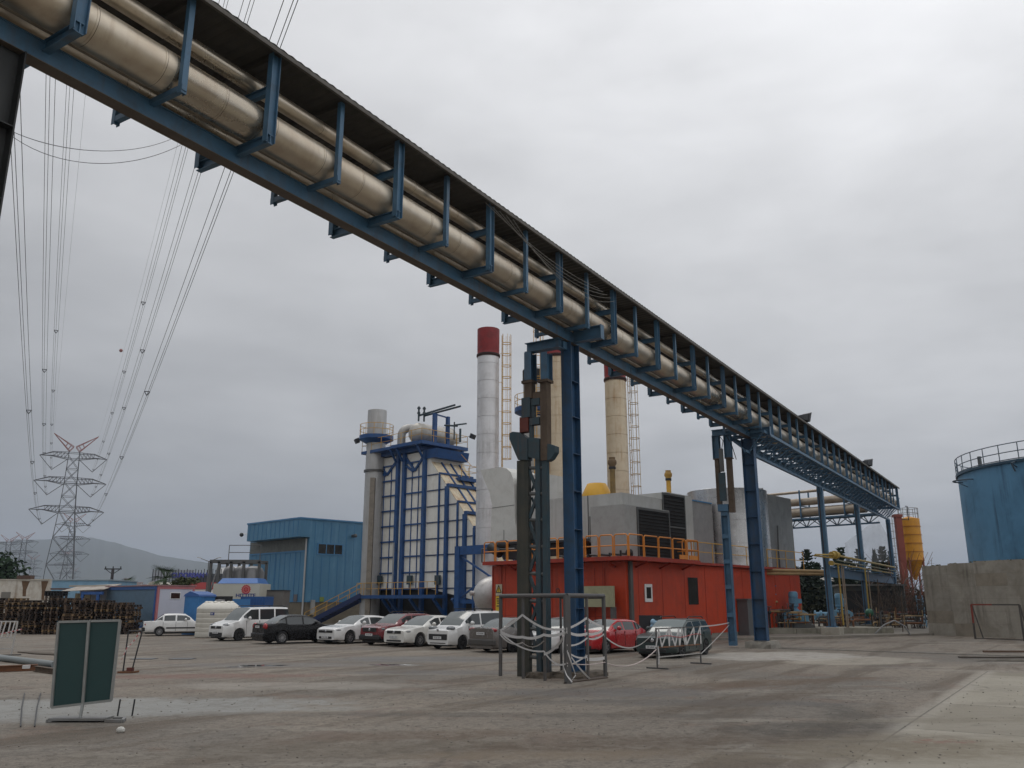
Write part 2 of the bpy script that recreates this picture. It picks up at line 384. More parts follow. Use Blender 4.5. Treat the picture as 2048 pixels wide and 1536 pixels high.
# ================================================================ GROUND
def ground_material():
    m = bpy.data.materials.new('yard_ground'); m.use_nodes = True; m.node_tree.nodes.clear(); g = NT(m.node_tree)
    pos = g.n('ShaderNodeNewGeometry').outputs['Position']
    x, y, z = g.n('ShaderNodeSeparateXYZ', {0: pos}).outputs
    big = g.noise(pos, .11, 6, .6, .6); mid = g.noise(pos, .55, 7, .62, .4); fin = g.noise(pos, 4.5, 7, .7); grit = g.noise(pos, 38, 4, .75)
    # tracks: noise drawn out along the driving direction
    ca, sa = math.cos(R(58)), math.sin(R(58))
    tx = g.m('ADD', g.m('MULTIPLY', x, ca), g.m('MULTIPLY', y, sa)); ty = g.m('SUBTRACT', g.m('MULTIPLY', y, ca), g.m('MULTIPLY', x, sa))
    tv = g.n('ShaderNodeCombineXYZ', {0: g.m('MULTIPLY', tx, .10), 1: g.m('MULTIPLY', ty, .75), 2: 0})
    trk = g.noise(tv, 1.1, 6, .6, .5)
    tv2 = g.n('ShaderNodeCombineXYZ', {0: g.m('MULTIPLY', x, .18), 1: g.m('MULTIPLY', y, .8), 2: 4.0})
    lat = g.noise(tv2, 1.0, 6, .62, .6)
    col = g.mix(g.rng(big, .40, .60), (.135, .124, .112), (.20, .175, .148))
    tex2 = g.noise(pos, 14, 5, .7)
    col = g.mix(1.0, col, g.rng(tex2, .30, .70, .62, 1.40), 'MULTIPLY')
    col = g.mix(g.rng(trk, .50, .60, 0, .75), col, (.090, .070, .052))
    col = g.mix(g.rng(lat, .55, .63, 0, .6), col, (.25, .235, .21))
    col = g.mix(g.rng(mid, .56, .64, 0, .45), col, (.15, .095, .068))
    col = g.mix(g.rng(fin, .53, .58, 0, .5), col, (.075, .068, .060))
    col = g.mix(g.rng(grit, .56, .74, 0, .75), col, (.36, .32, .27))
    col = g.mix(g.rng(grit, .43, .28, 0, .75), col, (.05, .045, .04))
    wob = g.m('SUBTRACT', g.noise(pos, .6, 7, .65, .4), .5); wobf = g.m('SUBTRACT', g.noise(pos, 2.4, 6, .7, .4), .5)
    wb = g.m('ADD', g.m('MULTIPLY', wob, 1.0), g.m('MULTIPLY', wobf, .55))
    def blot(p, rx, ry, rot, soft=.35, amp=1.0):
        C, Q = math.cos(R(rot)), math.sin(R(rot)); X = g.m('SUBTRACT', x, p[0]); Y = g.m('SUBTRACT', y, p[1])
        a = g.m('DIVIDE', g.m('ADD', g.m('MULTIPLY', X, C), g.m('MULTIPLY', Y, Q)), rx); b = g.m('DIVIDE', g.m('SUBTRACT', g.m('MULTIPLY', Y, C), g.m('MULTIPLY', X, Q)), ry)
        d = g.m('SQRT', g.m('ADD', g.m('MULTIPLY', a, a), g.m('MULTIPLY', b, b)))
        return g.rng(g.m('ADD', d, g.m('MULTIPLY', wb, amp)), 1 + soft / 2, 1 - soft / 2)
    rough = g.m('ADD', .80, g.m('MULTIPLY', g.m('SUBTRACT', fin, .5), .3))
    brk0 = g.m('ADD', g.m('MULTIPLY', g.noise(pos, 2.1, 7, .7, .6), .6), g.m('MULTIPLY', fin, .4))
    brk = g.rng(brk0, .36, .54, .30, 1.0)
    def lay(mask, c, k=1.0, r=None):
        nonlocal col, rough
        f = g.m('MULTIPLY', g.m('MULTIPLY', mask, brk), k); col = g.mix(f, col, c)
        if r is not None: rough = g.m('ADD', g.m('MULTIPLY', rough, g.m('SUBTRACT', 1.0, f)), g.m('MULTIPLY', f, r))
    # pale washed concrete by the left board, the strip behind the tape barrier, cement dust, oil and damp
    lay(blot(gnd(300, 1412), 4.2, 1.5, 4, .4, 1.3), (.215, .22, .215), .85, .42)
    lay(blot(gnd(60, 1420), 3.2, 2.0, 4, .25), (.22, .225, .22), .9, .5)
    lay(blot(gnd(1560, 1312), 3.6, 2.6, 20, .2), (.36, .35, .335), .85)
    lay(blot(gnd(1720, 1322), 3.0, 1.6, 30, .3), (.34, .32, .28), .7)
    lay(blot(gnd(600, 1372), 3.0, 1.0, 0, .5, 1.6), (.30, .285, .265), .6)
    lay(blot(gnd(430, 1352), 3.2, .8, 4, .6, 1.7), (.17, .085, .07), .6)
    lay(blot(gnd(850, 1318), 3.6, 1.7, 0, .5), (.085, .088, .095), .7, .35)
    lay(blot(gnd(880, 1345), 3.0, .9, 0, .5, 1.4), (.09, .088, .09), .6, .4)
    lay(blot(gnd(540, 1330), 3.6, 1.2, 0, .5), (.10, .095, .095), .6, .4)
    lay(blot(gnd(1210, 1385), 2.6, 1.1, 0, .5), (.095, .093, .095), .65, .42)
    lay(blot(gnd(1330, 1405), 3.6, .6, -3, .6, 1.8), (.075, .070, .066), .7, .5)
    lay(blot(gnd(1560, 1365), 3.4, .7, 25, .6, 1.8), (.10, .068, .045), .7)
    lay(blot(gnd(1700, 1460), 2.2, .9, 10, .5, 1.8), (.060, .054, .047), .8)
    lay(blot(gnd(1690, 1425), 1.4, .45, 80, .5, 1.8), (.060, .056, .05), .6)
    lay(blot(gnd(980, 1430), 5.0, .35, -2, .7, 1.8), (.085, .078, .07), .6)
    lay(blot(gnd(1500, 1400), 4.0, .5, 40, .7, 1.8), (.085, .065, .048), .7)
    lay(blot(gnd(700, 1500), 3.0, .8, 12, .8, 1.8), (.10, .085, .066), .6)
    lay(blot(gnd(1250, 1490), 2.4, .8, 18, .6, 1.9), (.085, .062, .044), .7)
    lay(blot(gnd(840, 1470), 2.0, .5, 10, .7, 1.9), (.10, .07, .05), .6)
    lay(blot(gnd(1100, 1510), 1.8, .4, 5, .7, 1.9), (.19, .155, .115), .6)
    # concrete apron on the right: straight cast edge, bays of different tone
    A, B = gnd(1686, 1536), gnd(1975, 1343); d = (B - A).normalized(); nn = Vector((d.y, -d.x, 0))
    sd = g.m('SUBTRACT', g.m('ADD', g.m('MULTIPLY', x, nn.x), g.m('MULTIPLY', y, nn.y)), A.dot(nn))
    al = g.m('SUBTRACT', g.m('ADD', g.m('MULTIPLY', x, d.x), g.m('MULTIPLY', y, d.y)), A.dot(d))
    far = (B - A).length
    mk = g.m('MULTIPLY', g.rng(g.m('ADD', sd, g.m('MULTIPLY', wobf, .55)), -.10, .16), g.rng(al, far + .3, far - .1))
    bay = g.m('FLOOR', g.m('DIVIDE', al, 4.4)); tone = g.n('ShaderNodeTexWhiteNoise', {'W': bay}, noise_dimensions='1D').outputs[0]
    slab = g.mix(tone, (.215, .20, .17), (.36, .345, .305))
    slab = g.mix(g.rng(big, .4, .62, 0, .6), slab, (.19, .175, .14))
    slab = g.mix(g.rng(lat, .5, .68, 0, .6), slab, (.17, .155, .13))
    slab = g.mix(g.rng(fin, .55, .75, 0, .35), slab, (.15, .135, .11))
    jf = g.m('ABSOLUTE', g.m('SUBTRACT', g.m('FRACT', g.m('DIVIDE', al, 4.4)), .5))
    slab = g.mix(g.rng(jf, .494, .4985, 0, .8), slab, (.07, .06, .05))
    brk = 1.0; lay(mk, slab, .96); brk = g.rng(brk0, .36, .54, .30, 1.0)
    lay(g.m('MULTIPLY', g.rng(g.m('ABSOLUTE', g.m('ADD', sd, g.m('MULTIPLY', wobf, .2))), .34, .12), g.rng(al, far + .3, far - .1)), (.34, .325, .295), .55)
    lay(g.m('MULTIPLY', g.rng(g.m('ABSOLUTE', sd), .025, .012), g.rng(al, far + .3, far - .1)), (.06, .055, .048), .7)
    lay(blot(gnd(1900, 1500), 2.6, .9, 10, .8, 1.8), (.165, .145, .11), .85)
    lay(blot(gnd(1760, 1490), 1.6, .8, 40, .8, 1.8), (.15, .13, .10), .8)
    lay(blot(gnd(1960, 1440), 2.2, .35, 5, .7, 1.8), (.17, .155, .125), .7)
    lay(g.m('MULTIPLY', blot(gnd(1880, 1482), .5, .22, 0, .5), g.rng(fin, .46, .58)), (.20, .10, .085), .8)
    vor = g.n('ShaderNodeTexVoronoi', {'Scale': .16, 'Vector': g.vadd(pos, g.vmul(g.n('ShaderNodeTexNoise', {'Vector': pos, 'Scale': .8, 'Detail': 5.0}).outputs['Color'], (1.2, 1.2, 0)))}, feature='DISTANCE_TO_EDGE').outputs['Distance']
    lay(g.m('MULTIPLY', g.rng(vor, .010, .003), g.rng(mid, .45, .55)), (.06, .055, .046), .35)
    # damp pools: smoother, darker
    wet = g.rng(g.m('ADD', g.m('MULTIPLY', big, .5), g.m('MULTIPLY', mid, .5)), .56, .66)
    lay(wet, (.082, .080, .078), .45, .42)
    h = g.m('ADD', g.m('MULTIPLY', fin, .5), g.m('MULTIPLY', grit, .30)); h = g.m('ADD', h, g.m('MULTIPLY', mid, .8))
    bn = g.n('ShaderNodeBump', {'Strength': .8, 'Distance': .04, 'Height': h})
    sp_ = g.noise(pos, 95, 3, .8); col = g.mix(g.rng(sp_, .60, .72, 0, .8), col, (.34, .31, .265)); col = g.mix(g.rng(sp_, .40, .30, 0, .7), col, (.045, .04, .036))
    peb = g.n('ShaderNodeTexVoronoi', {'Scale': 17.0, 'Vector': pos}).outputs['Distance']; pm = g.m('MULTIPLY', g.rng(peb, .16, .10), g.rng(g.noise(pos, 1.7, 4), .50, .60))
    col = g.mix(g.m('MULTIPLY', pm, .75), col, g.mix(g.rng(tex2, .4, .6), (.06, .055, .05), (.36, .33, .29)))
    col = g.mix(1.0, col, (1.06, 1.03, .975), 'MULTIPLY')
    bs = g.n('ShaderNodeBsdfPrincipled', {'Base Color': col, 'Roughness': rough, 'Normal': bn, 'Specular IOR Level': .35})
    g.n('ShaderNodeOutputMaterial', {'Surface': bs})
    return m
gm = ground_material()
b = MB(); xs = [-9000, -400, -120, -40, 0, 40, 120, 400, 9000]; ys = [-300, -20, 0, 20, 60, 140, 400, 1500, 12000]
vs = [(X, Y, 0) for Y in ys for X in xs]; n = len(xs)
b.add(vs, [(j * n + i, j * n + i + 1, (j + 1) * n + i + 1, (j + 1) * n + i) for j in range(len(ys) - 1) for i in range(n - 1)])
tag(b.build('ground', gm), kind='structure')
# raised roadway and kerb beyond the wagon
def pond(pts, z=.004):
    return [(p[0], p[1], z) for p in pts]
def blob(c, rx, ry, n=22, rot=0, jag=.28, z=.004, seed=1):
    rr = random.Random(seed); V = []
    for i in range(n):
        t = 2 * math.pi * i / n; k = 1 + jag * (rr.random() - .5) * 2
        X, Y = rx * k * math.cos(t), ry * k * math.sin(t); C, Q = math.cos(rot), math.sin(rot)
        V.append((c[0] + X * C - Y * Q, c[1] + X * Q + Y * C, z))
    return V
water = mat('puddle_water', (.05, .05, .05), .04, var=.05, spec=.8)
for i, (px, py, rx, ry) in enumerate([(530, 1331, .85, .28), (800, 1330, .9, .3), (770, 1329, .6, .2), (480, 1334, .6, .16), (1108, 1330, .9, .3)]):
    V = blob(gnd(px, py), rx, ry, 26, jag=.35, seed=i + 3)
    tag(MB().add(V, [tuple(range(len(V)))]).build('puddle', water), kind='structure')
# low kerb and higher pavement by the engine hall, with the ramped pit edge by the second column
kf = Frame(gnd(1410, 1290), 42)
A, B_, Cc = gnd(1440, 1288), gnd(1492, 1283), gnd(2300, 1283)
hallground = mat('hall_pavement', (.21, .19, .16), .85, var=.3, scale=.6, dirt=(.12, .10, .08), damt=.6, bump=.3, bscale=12)
b = MB()
p0 = kf.w(0, 0); 
poly = [kf.w(-6, 8.2), kf.w(1.5, 6.2), kf.w(6.5, 1.2), kf.w(12, -1.5), kf.w(30, -7), kf.w(42, 4), kf.w(30, 22), kf.w(-6, 30)]
b.prism([(p.x, p.y, .002) for p in poly], (0, 0, .13))
tag(b.build('pavement', hallground), kind='structure')
# drainage channel across the yard
dg = mat('drain_grate', (.13, .125, .12), .6, .3, var=.2)
a, c = gnd(1560, 1297), gnd(2075, 1314)
dr = thing('drain_channel', 'narrow drain with pale slotted gratings across the yard before the concrete wall', 'drain', a, math.atan2((c - a).y, (c - a).x))
Ld = (c - a).length
MB().bx(0, Ld, -.14, .14, .001, .005).build('channel_bed', mat('drain_dark', (.03, .027, .024), .9), dr)
b = MB()
for x0, x1 in ((Ld * .08, Ld * .30), (Ld * .45, Ld * .90)):
    k = int((x1 - x0) / .11)
    for i in range(k):
        xx = x0 + i * .11; b.bar((xx, -.12, .011), (xx + .05, .12, .011), .045, .012)
b.build('grating', dg, dr)
b = MB(); b.bx(0, Ld, -.19, -.145, .001, .02); b.bx(0, Ld, .145, .19, .001, .02); b.build('edge_strip', conc, dr)
# ================================================================ PIPE RACK
RF = Frame((1.85, 26.0), 32.0)
TR0, TEND, TST = 18.2, 61.2, -27.0
rack = fthing('pipe_rack', 'long elevated blue steel pipe rack crossing the yard on tall columns', 'pipe rack', RF)
WY = .95; ZB, ZT = 10.30, 12.13
# main girder with bottom plate
b = MB()
b.bx(TST, TR0 + 1.0, -.13, .13, 10.095, 10.12); b.bx(TST, TR0 + 1.0, -.13, .13, 10.415, 10.44)
b.bx(TST, TR0 + 1.0, -.115, -.10, 10.122, 10.413); b.bx(TST, TR0 + 1.0, .10, .115, 10.122, 10.413)
b.build('girder', steel_blue, rack)
# girder underside: thin brown plate
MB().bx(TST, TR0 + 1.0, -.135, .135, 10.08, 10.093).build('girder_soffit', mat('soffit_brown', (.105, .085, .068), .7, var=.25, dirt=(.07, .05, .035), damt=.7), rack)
# frames
def imesh(a, c, h, wd, t, up): return MB().ibar(a, c, h, wd, t, 0, up)
heavy_post = thin_post = None
def mk(name, mb): 
    o = mb.build(name, steel_blue, rack); return o
t0 = 1.32; k0 = int((TST - t0) / 3.70); frames = []
t = t0 + 3.70 * k0
protos = {}
def part(key, name, mbf, loc, m=None):
    if key not in protos:
        protos[key] = mbf().build(name, m or steel_blue, rack, loc)
    else:
        place(protos[key], parent=rack, loc=loc)
rr = random.Random(5)
i = 0
while t < TEND:
    hv = i % 2 == 0
    z0, z1 = ZB, ZT
    truss = t > TR0 + .8
    if hv:
        part('hp', 'post', lambda: imesh((0, -WY, z0), (0, -WY, z1), .20, .13, .014, (1, 0, 0)), (t, 0, 0))
        part('hq', 'post', lambda: imesh((0, WY, z0), (0, WY, z1), .20, .13, .014, (1, 0, 0)), (t, 0, 0))
        part('hb', 'cross_bracket', lambda: imesh((0, -WY - .05, 10.355), (0, WY + .05, 10.355), .19, .12, .014, (0, 0, 1)), (t, 0, 0))
        part('hu', 'upper_crossbeam', lambda: imesh((0, -WY + .08, 11.415), (0, WY - .08, 11.415), .16, .10, .012, (0, 0, 1)), (t, 0, 0))
    else:
        def thin(y):
            q = MB(); q.bx(-.055, .055, y - .006, y + .006, z0, z1); q.bx(-.055, -.044, y + .007, y + .09, z0, z1); q.bx(.044, .055, y + .007, y + .09, z0, z1); return q
        part('tp', 'post', lambda: thin(-WY), (t, 0, 0)); part('tq', 'post', lambda: thin(WY - .08), (t, 0, 0))
        def brk():
            q = MB(); q.bx(-.05, .05, -WY - .02, WY + .02, 10.345, 10.357); q.bx(-.05, -.039, -WY - .02, WY + .02, 10.359, 10.45); return q
        part('tb', 'cross_bracket', brk, (t, 0, 0))
    part('rf', 'rafter', lambda: MB().bx(-.04, .04, -WY + .03, WY - .03, 12.03, 12.11), (t, 0, 0), roof_under)  # rafters coloured dark: the shade under the roof is put into their paint
    t += 1.85; i += 1
# roof: corrugated sheet, built as real ribs
b = MB(); y0, y1 = -WY - .22, WY + .22; K = int((TEND - TST) / .11)
for j in range(2):
    vs = []; 
    for k in range(K + 1):
        x = TST + k * .11
        vs += [(x, y0, 12.15 + (.022 if k % 2 else 0) + j * .004), (x, y1, 12.15 + (.022 if k % 2 else 0) + j * .004)]
    b.add(vs, [((2 * k, 2 * k + 2, 2 * k + 3, 2 * k + 1) if j else (2 * k, 2 * k + 1, 2 * k + 3, 2 * k + 2)) for k in range(K)])
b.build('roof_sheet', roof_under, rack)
b = MB(); b.bx(TST, TEND, -WY - .215, -WY - .155, 12.06, 12.145); b.bx(TST, TEND, WY + .155, WY + .215, 12.06, 12.145)
b.build('eaves_angle', mat('eaves_grey', (.12, .11, .095), .6, .3, var=.4, dirt=(.05, .04, .03), damt=.7), rack)
# triangular truss beyond the second column
NC, BC, FC = (-.95, 10.20), (0, 9.32), (.95, 10.20)
for nm, (yy, zz) in (('truss_chord', NC), ('truss_chord', BC), ('truss_chord', FC)):
    MB().bx(TR0, TEND, yy - .07, yy + .07, zz - .07, zz + .07).build(nm, steel_blue, rack)
b = MB(); b2 = MB(); b3 = MB(); x = TR0; st = 1.05; k = 0
while x + st < TEND:
    a = (x, NC[0], NC[1]); c = (x + st * .5, BC[0], BC[1]); d = (x + st, NC[0], NC[1])
    b.bar(a, c, .05, .05); b.bar(c, d, .05, .05)
    a = (x, FC[0], FC[1]); d = (x + st, FC[0], FC[1])
    b2.bar(a, c, .05, .05); b2.bar(c, d, .05, .05)
    b3.bar((x, NC[0], NC[1] + .01), (x, FC[0], FC[1] + .01), .06, .06)
    if k % 2 == 0: b3.bar((x, NC[0], NC[1]), (x + st * 2, FC[0], FC[1]), .045, .045)
    else: b3.bar((x - st, FC[0], FC[1] - .05), (x + st, NC[0], NC[1] - .05), .045, .045)
    x += st; k += 1
b.build('truss_web', steel_blue, rack); b2.build('truss_web', steel_blue, rack); b3.build('truss_lacing', steel_blue, rack)
b = MB(); b.bar((TEND, -WY, 10.2), (TEND, -WY, 12.1), .1); b.bar((TEND + .35, -WY, 10.2), (TEND + .05, -WY, 12.2), .07); b.bar((TEND, WY, 10.2), (TEND, WY, 12.1), .1); b.bar((TEND, -WY, 11.3), (TEND + .6, -WY, 11.25), .06)
b.build('end_frame', steel_blue, rack)
# columns
def hcol(name, x, y, z0, z1, web, fl, along='x', stiff=1.15, m=col_blue):
    col = MB(); t = .025
    if along == 'x':
        col.bx(x - web / 2, x - web / 2 + t, y - fl / 2, y + fl / 2, z0, z1); col.bx(x + web / 2 - t, x + web / 2, y - fl / 2, y + fl / 2, z0, z1); col.bx(x - web / 2 + t + .001, x + web / 2 - t - .001, y - .012, y + .012, z0, z1)
    else:
        col.bx(x - fl / 2, x + fl / 2, y - web / 2, y - web / 2 + t, z0, z1); col.bx(x - fl / 2, x + fl / 2, y + web / 2 - t, y + web / 2, z0, z1); col.bx(x - .012, x + .012, y - web / 2 + t + .001, y + web / 2 - t - .001, z0, z1)
    o = col.build(name, m, rack)
    st = MB(); z = z0 + .6
    while z < z1 - .2:
        if along == 'x':
            for s_ in (-1, 1): st.bx(x - web / 2 + t + .002, x + web / 2 - t - .002, y + s_ * .014, y + s_ * (fl / 2 - .004), z, z + .016)
        else:
            for s_ in (-1, 1): st.bx(x + s_ * .014, x + s_ * (fl / 2 - .004), y - web / 2 + t + .002, y + web / 2 - t - .002, z, z + .016)
        z += stiff
    st.build('stiffener', m, o)
    MB().bx(x - web / 2 - .08, x + web / 2 + .08, y - fl / 2 - .08, y + fl / 2 + .08, z0 - .03, z0).build('base_plate', grey_steel, o)
    return o
hcol('column', 0, 0, .16, 10.075, .56, .36, 'x')
hcol('column', 19.0, .05, .33, 10.075, .60, .42, 'y', 1.3)
hcol('column', -17.75, .0, .16, 10.075, .56, .36, 'x', m=mat('column_shaded', (.020, .022, .022), .55, var=.3, dirt=(.03, .03, .03), damt=.7))  # left column: its shade is put into a near-black paint
MB().bx(18.72, 18.985, -.62, -.17, 9.99, 10.075).build('bearing_plate', steel_blue, rack)
for x, z0 in ((34.0, .62), (46.0, .55), (60.4, .5)):
    q = MB(); q.bx(x - .2, x + .2, -.17, .17, z0, 9.25); o = q.build('column', steel_blue, rack)
    q = MB(); q.bx(x - .34, x + .34, -.3, .3, z0 - .03, z0 + .02); q.prism([(x - .32, -.178, z0 + .021), (x + .32, -.178, z0 + .021), (x, -.178, z0 + .6)], (0, -.02, 0)); q.build('base_plate', steel_blue, o)
    q = MB(); q.prism([(x - .5, -.10, 9.25), (x + .5, -.10, 9.25), (x + .2, -.10, 8.8), (x - .2, -.10, 8.8)], (0, .2, 0)); q.build('head_gusset', steel_blue, o)
    q = MB(); q.tube((x - .23, .05, z0), (x - .23, .05, 9.2), .03, 6, m=0); q.build('conduit', mat('conduit_dark', (.03, .02, .018), .7), o)
# outrigger blocks at the columns (the plated stub sticking out over the first column)
for x in (0, 18.8):
    q = MB(); q.ibar((x, -1.12, 10.30), (x, -.14, 10.30), .42, .22, .02); q.bx(x - .12, x + .12, -1.16, -1.13, 10.07, 10.53); q.build('outrigger', steel_blue, rack)
# ---- pad footings
def rough_block(name, label, cat, F, x0, x1, y0, y1, z1, seed=1, m=None):
    rq = random.Random(seed); q = MB(); n = 7; vs = []; 
    for (lvl, sh) in ((0.0, 1.05), (z1 * .55, 1.02), (z1, .96)):
        for k in range(4 * n):
            e, f = divmod(k, n); f /= n
            c = [(x0, y0), (x1, y0), (x1, y1), (x0, y1)]; p, r_ = c[e], c[(e + 1) % 4]
            X, Y = p[0] + (r_[0] - p[0]) * f, p[1] + (r_[1] - p[1]) * f; cx, cy = (x0 + x1) / 2, (y0 + y1) / 2; j = 1 + (rq.random() - .5) * .09
            vs.append((cx + (X - cx) * sh * j, cy + (Y - cy) * sh * j, lvl + (rq.random() - .5) * .05 * (lvl > 0)))
    N = 4 * n; q.add(vs, [(a * N + i, a * N + (i + 1) % N, (a + 1) * N + (i + 1) % N, (a + 1) * N + i) for a in range(2) for i in range(N)] + [tuple(range(2 * N, 3 * N))])
    o = q.build(name, m or conc); o.location = F.o; o.rotation_euler = (0, 0, F.rz); return tag(o, label, cat)
rub = mat('broken_concrete', (.11, .09, .07), .95, var=.4, scale=2, dirt=(.04, .03, .022), damt=.8, bump=.8, bscale=9)
rough_block('footing', 'broken earthy concrete footing under the tall blue column inside the pipe guard', 'footing', RF, -.75, .75, -.62, .55, .15, 2, rub)
rough_block('footing', 'low broken concrete footing under the dark lattice tower', 'footing', RF, -1.15, -.2, .35, 1.0, .14, 5, rub)
rough_block('footing', 'squared pale concrete pad under the second tall blue column', 'footing', RF, 18.2, 19.9, -.55, .62, .31, 3, conc)
# ---- pipelines (rest on the rack)
def pipeline(name, label, y, z, r, t0, t1, m, seam=.0, n=28):
    th = fthing(name, label, 'pipe', RF); q = MB(); q.tube((t0, y, z), (t1, y, z), r, n); x = t0 + .4; rq = random.Random(int(r * 1000))
    while seam and x < t1:
        q.tube((x, y, z), (x + .035, y, z), r + .006, n); q.tube((x + .036, y, z), (x + .046, y, z), r + .0035, n, m=1); x += seam * (.92 + .16 * rq.random())
    q.build('pipe_jacket', [m, aluseam], th)
    return th
pipeline('insulated_pipe', 'widest aluminium clad pipe on the near side of the elevated rack', -.50, 10.815, .362, TST, TEND, aluclad, 1.2)
pipeline('insulated_pipe', 'narrower aluminium clad pipe running under the rack roof above the widest pipe', -.42, 11.655, .155, TST, TEND - .3, aluclad, 1.6, 20)
pipeline('insulated_pipe', 'aluminium clad pipe on the far side of the elevated rack behind the widest pipe', .45, 10.74, .28, TST, TEND, aluclad, 1.2, 20)
pipeline('insulated_pipe', 'thin pale pipe tucked between the rack girder and the widest pipe', -.22, 10.60, .065, TST, TEND, mat('thin_pipe', (.30, .25, .19), .6, .3, var=.3), 0, 10)
pipeline('insulated_pipe', 'second pipe under the rack roof on its far side', .42, 11.63, .16, TST, TEND - .3, aluclad, 1.6, 16)
# floodlights on the rack roof
def floodlight(label, t, y, z, aim, sc=1.0):
    th = thing('floodlight', label, 'floodlight', RF.w(t, y, z), RF.rz + aim)
    b = MB(); b.bar((0, 0, 0), (.12 * sc, 0, .18 * sc), .05 * sc); b.build('bracket', dark_steel, th)
    b = MB(); b.hexa([(-.32 * sc, -.2 * sc, .2 * sc), (-.02 * sc, -.26 * sc, .16 * sc), (-.02 * sc, .26 * sc, .16 * sc), (-.32 * sc, .2 * sc, .2 * sc), (-.26 * sc, -.2 * sc, .5 * sc), (.06 * sc, -.26 * sc, .55 * sc), (.06 * sc, .26 * sc, .55 * sc), (-.26 * sc, .2 * sc, .5 * sc)]); b.build('housing', dark_steel, th)
    b = MB(); b.hexa([(.0 * sc, -.27 * sc, .14 * sc), (.1 * sc, -.3 * sc, .10 * sc), (.1 * sc, .3 * sc, .10 * sc), (.0 * sc, .27 * sc, .14 * sc), (.085 * sc, -.27 * sc, .57 * sc), (.3 * sc, -.3 * sc, .66 * sc), (.3 * sc, .3 * sc, .66 * sc), (.085 * sc, .27 * sc, .57 * sc)]); b.build('visor', dark_steel, th)
floodlight('black floodlight on the rack roof nearest the second tall column', 27.4, -.9, 12.18, R(-25), 1.05)
floodlight('black floodlight on the rack roof near its far end', 47.2, -.9, 12.18, R(-15), 1.1)
# loose thin cables sagging along the rack front
b = MB()
cab = mat('old_cable', (.20, .19, .17), .7, var=.2)
cables = fthing('loose_cable', 'bunch of thin pale cables sagging along the rack front under the roof', 'cable', RF)
for k in range(5):
    x0, x1 = -6.5 + k * .3, 0.0 + k * .25; za = 12.0; zb_ = 11.75 - k * .03; pts = []
    for i in range(15):
        f = i / 14; pts.append((x0 + (x1 - x0) * f, -WY - .13 - .02 * k, za + (zb_ - za) * f - (.25 + .12 * k) * 4 * f * (1 - f)))
    MB().path(pts, .007, 4).build('strand', cab, cables)
hang = tag(MB().path([RF.w(4.0 + .03 * math.sin(i), -.3, 10.2 - i * .17) for i in range(13)], .008, 4).build('hanging_wire', dark_steel), 'thin dark wire dangling below the girder between the two tall columns', 'wire')
# two slack cables strung behind, from the left column to the girder
for k, (a, m_, c) in enumerate([((22, 262), (205, 302), (345, 277)), ((18, 268), (200, 327), (365, 288))]):
    P = [at(a[0], a[1], 11.8), at(m_[0], m_[1], 12.5), at(c[0], c[1], 16.5)]
    def q_(f): return (P[0] * (1 - f) * (1 - 2 * f) + P[1] * 4 * f * (1 - f) + P[2] * f * (2 * f - 1))
    pts = [q_(i / 20) for i in range(24)]
    tag(MB().path(pts, .006, 4).build('slack_cable', wirem), ['upper of two slack black cables drooping from the left column to the girder', 'lower of two slack black cables drooping from the left column to the girder'][k], 'cable')
# ---- portal beside the first column: blue frame, rusty posts, dark lattice tower
LT = fthing('lattice_tower', 'dark weathered lattice tower with rusty upper posts next to the first tall column', 'tower', RF)
XL = -.70
def PXB(x0, y0, x1, y1, dx=.15, mb=None, xo=0.0):
    """box on the tower's own cross plane, read off as left/top/right/bottom"""
    a, c = RF.hx(x0, y0, XL), RF.hx(x1, y1, XL); mb = mb or MB()
    return mb.bx(XL - dx + xo, XL + dx + xo, c.y, a.y, min(a.z, c.z), max(a.z, c.z))
def PXP(pts, dx=.16, mb=None):
    P_ = [RF.hx(x, y, XL) for x, y in pts]; mb = mb or MB(); return mb.prism([(XL - dx, p.y, p.z) for p in P_], (2 * dx, 0, 0))
ya, yb = RF.hx(1037, 1100, XL).y, RF.hx(1060, 1100, XL).y; zc0 = RF.hx(1050, 921, XL).z
MB().bx(XL - .09, XL + .09, yb, ya, 0.0, zc0).build('leg', dark_green, LT)
for p0, p1 in ((1074, 1083), (1088, 1098)):
    y0_, y1_ = RF.hx(p0, 1100, XL).y, RF.hx(p1, 1100, XL).y; MB().bx(XL - .08, XL + .08, y1_, y0_, .05, zc0 + .1).build('leg', teal_dark, LT)
y2 = RF.hx(1076, 1100, XL).y
n_ = 7; zs_ = [.55 + (zc0 - .8) * i / n_ for i in range(n_ + 1)]
for i, z in enumerate(zs_):
    MB().tube((XL, yb - .002, z), (XL, RF.hx(1093, 1100, XL).y, z - .03), .055, 8).build('rung', grey_steel, LT)
    if i < n_:
        h_ = (zs_[1] - zs_[0]); a_, c_ = ((yb, y2) if i % 2 else (y2, yb))
        MB().bar((XL - .02, a_, z + .06), (XL - .02, c_, z + h_ - .06), .085, .07, 0, (1, 0, 0)).bar((XL + .12, c_, z + .1), (XL + .12, a_, z + h_ - .1), .06, .05, 0, (1, 0, 0)).build('brace', teal_dark, LT)
PXP([(1024, 868), (1030, 865), (1043, 866), (1060, 878), (1060, 921), (1041, 921), (1034, 905), (1024, 880)], .15).build('corbel', teal_dark, LT)
PXP([(1061, 876), (1083, 878), (1083, 921), (1061, 915)], .14).build('corbel', teal_dark, LT)
PXP([(1098, 889), (1104, 889), (1114, 893), (1114, 905), (1106, 918), (1098, 923)], .13).build('corbel', teal_dark, LT)
PXB(1043, 836, 1060, 864, .12).build('red_bracket', rust_red, LT)
PXB(1047, 798, 1064, 835, .13).build('upper_leg', teal_dark, LT)
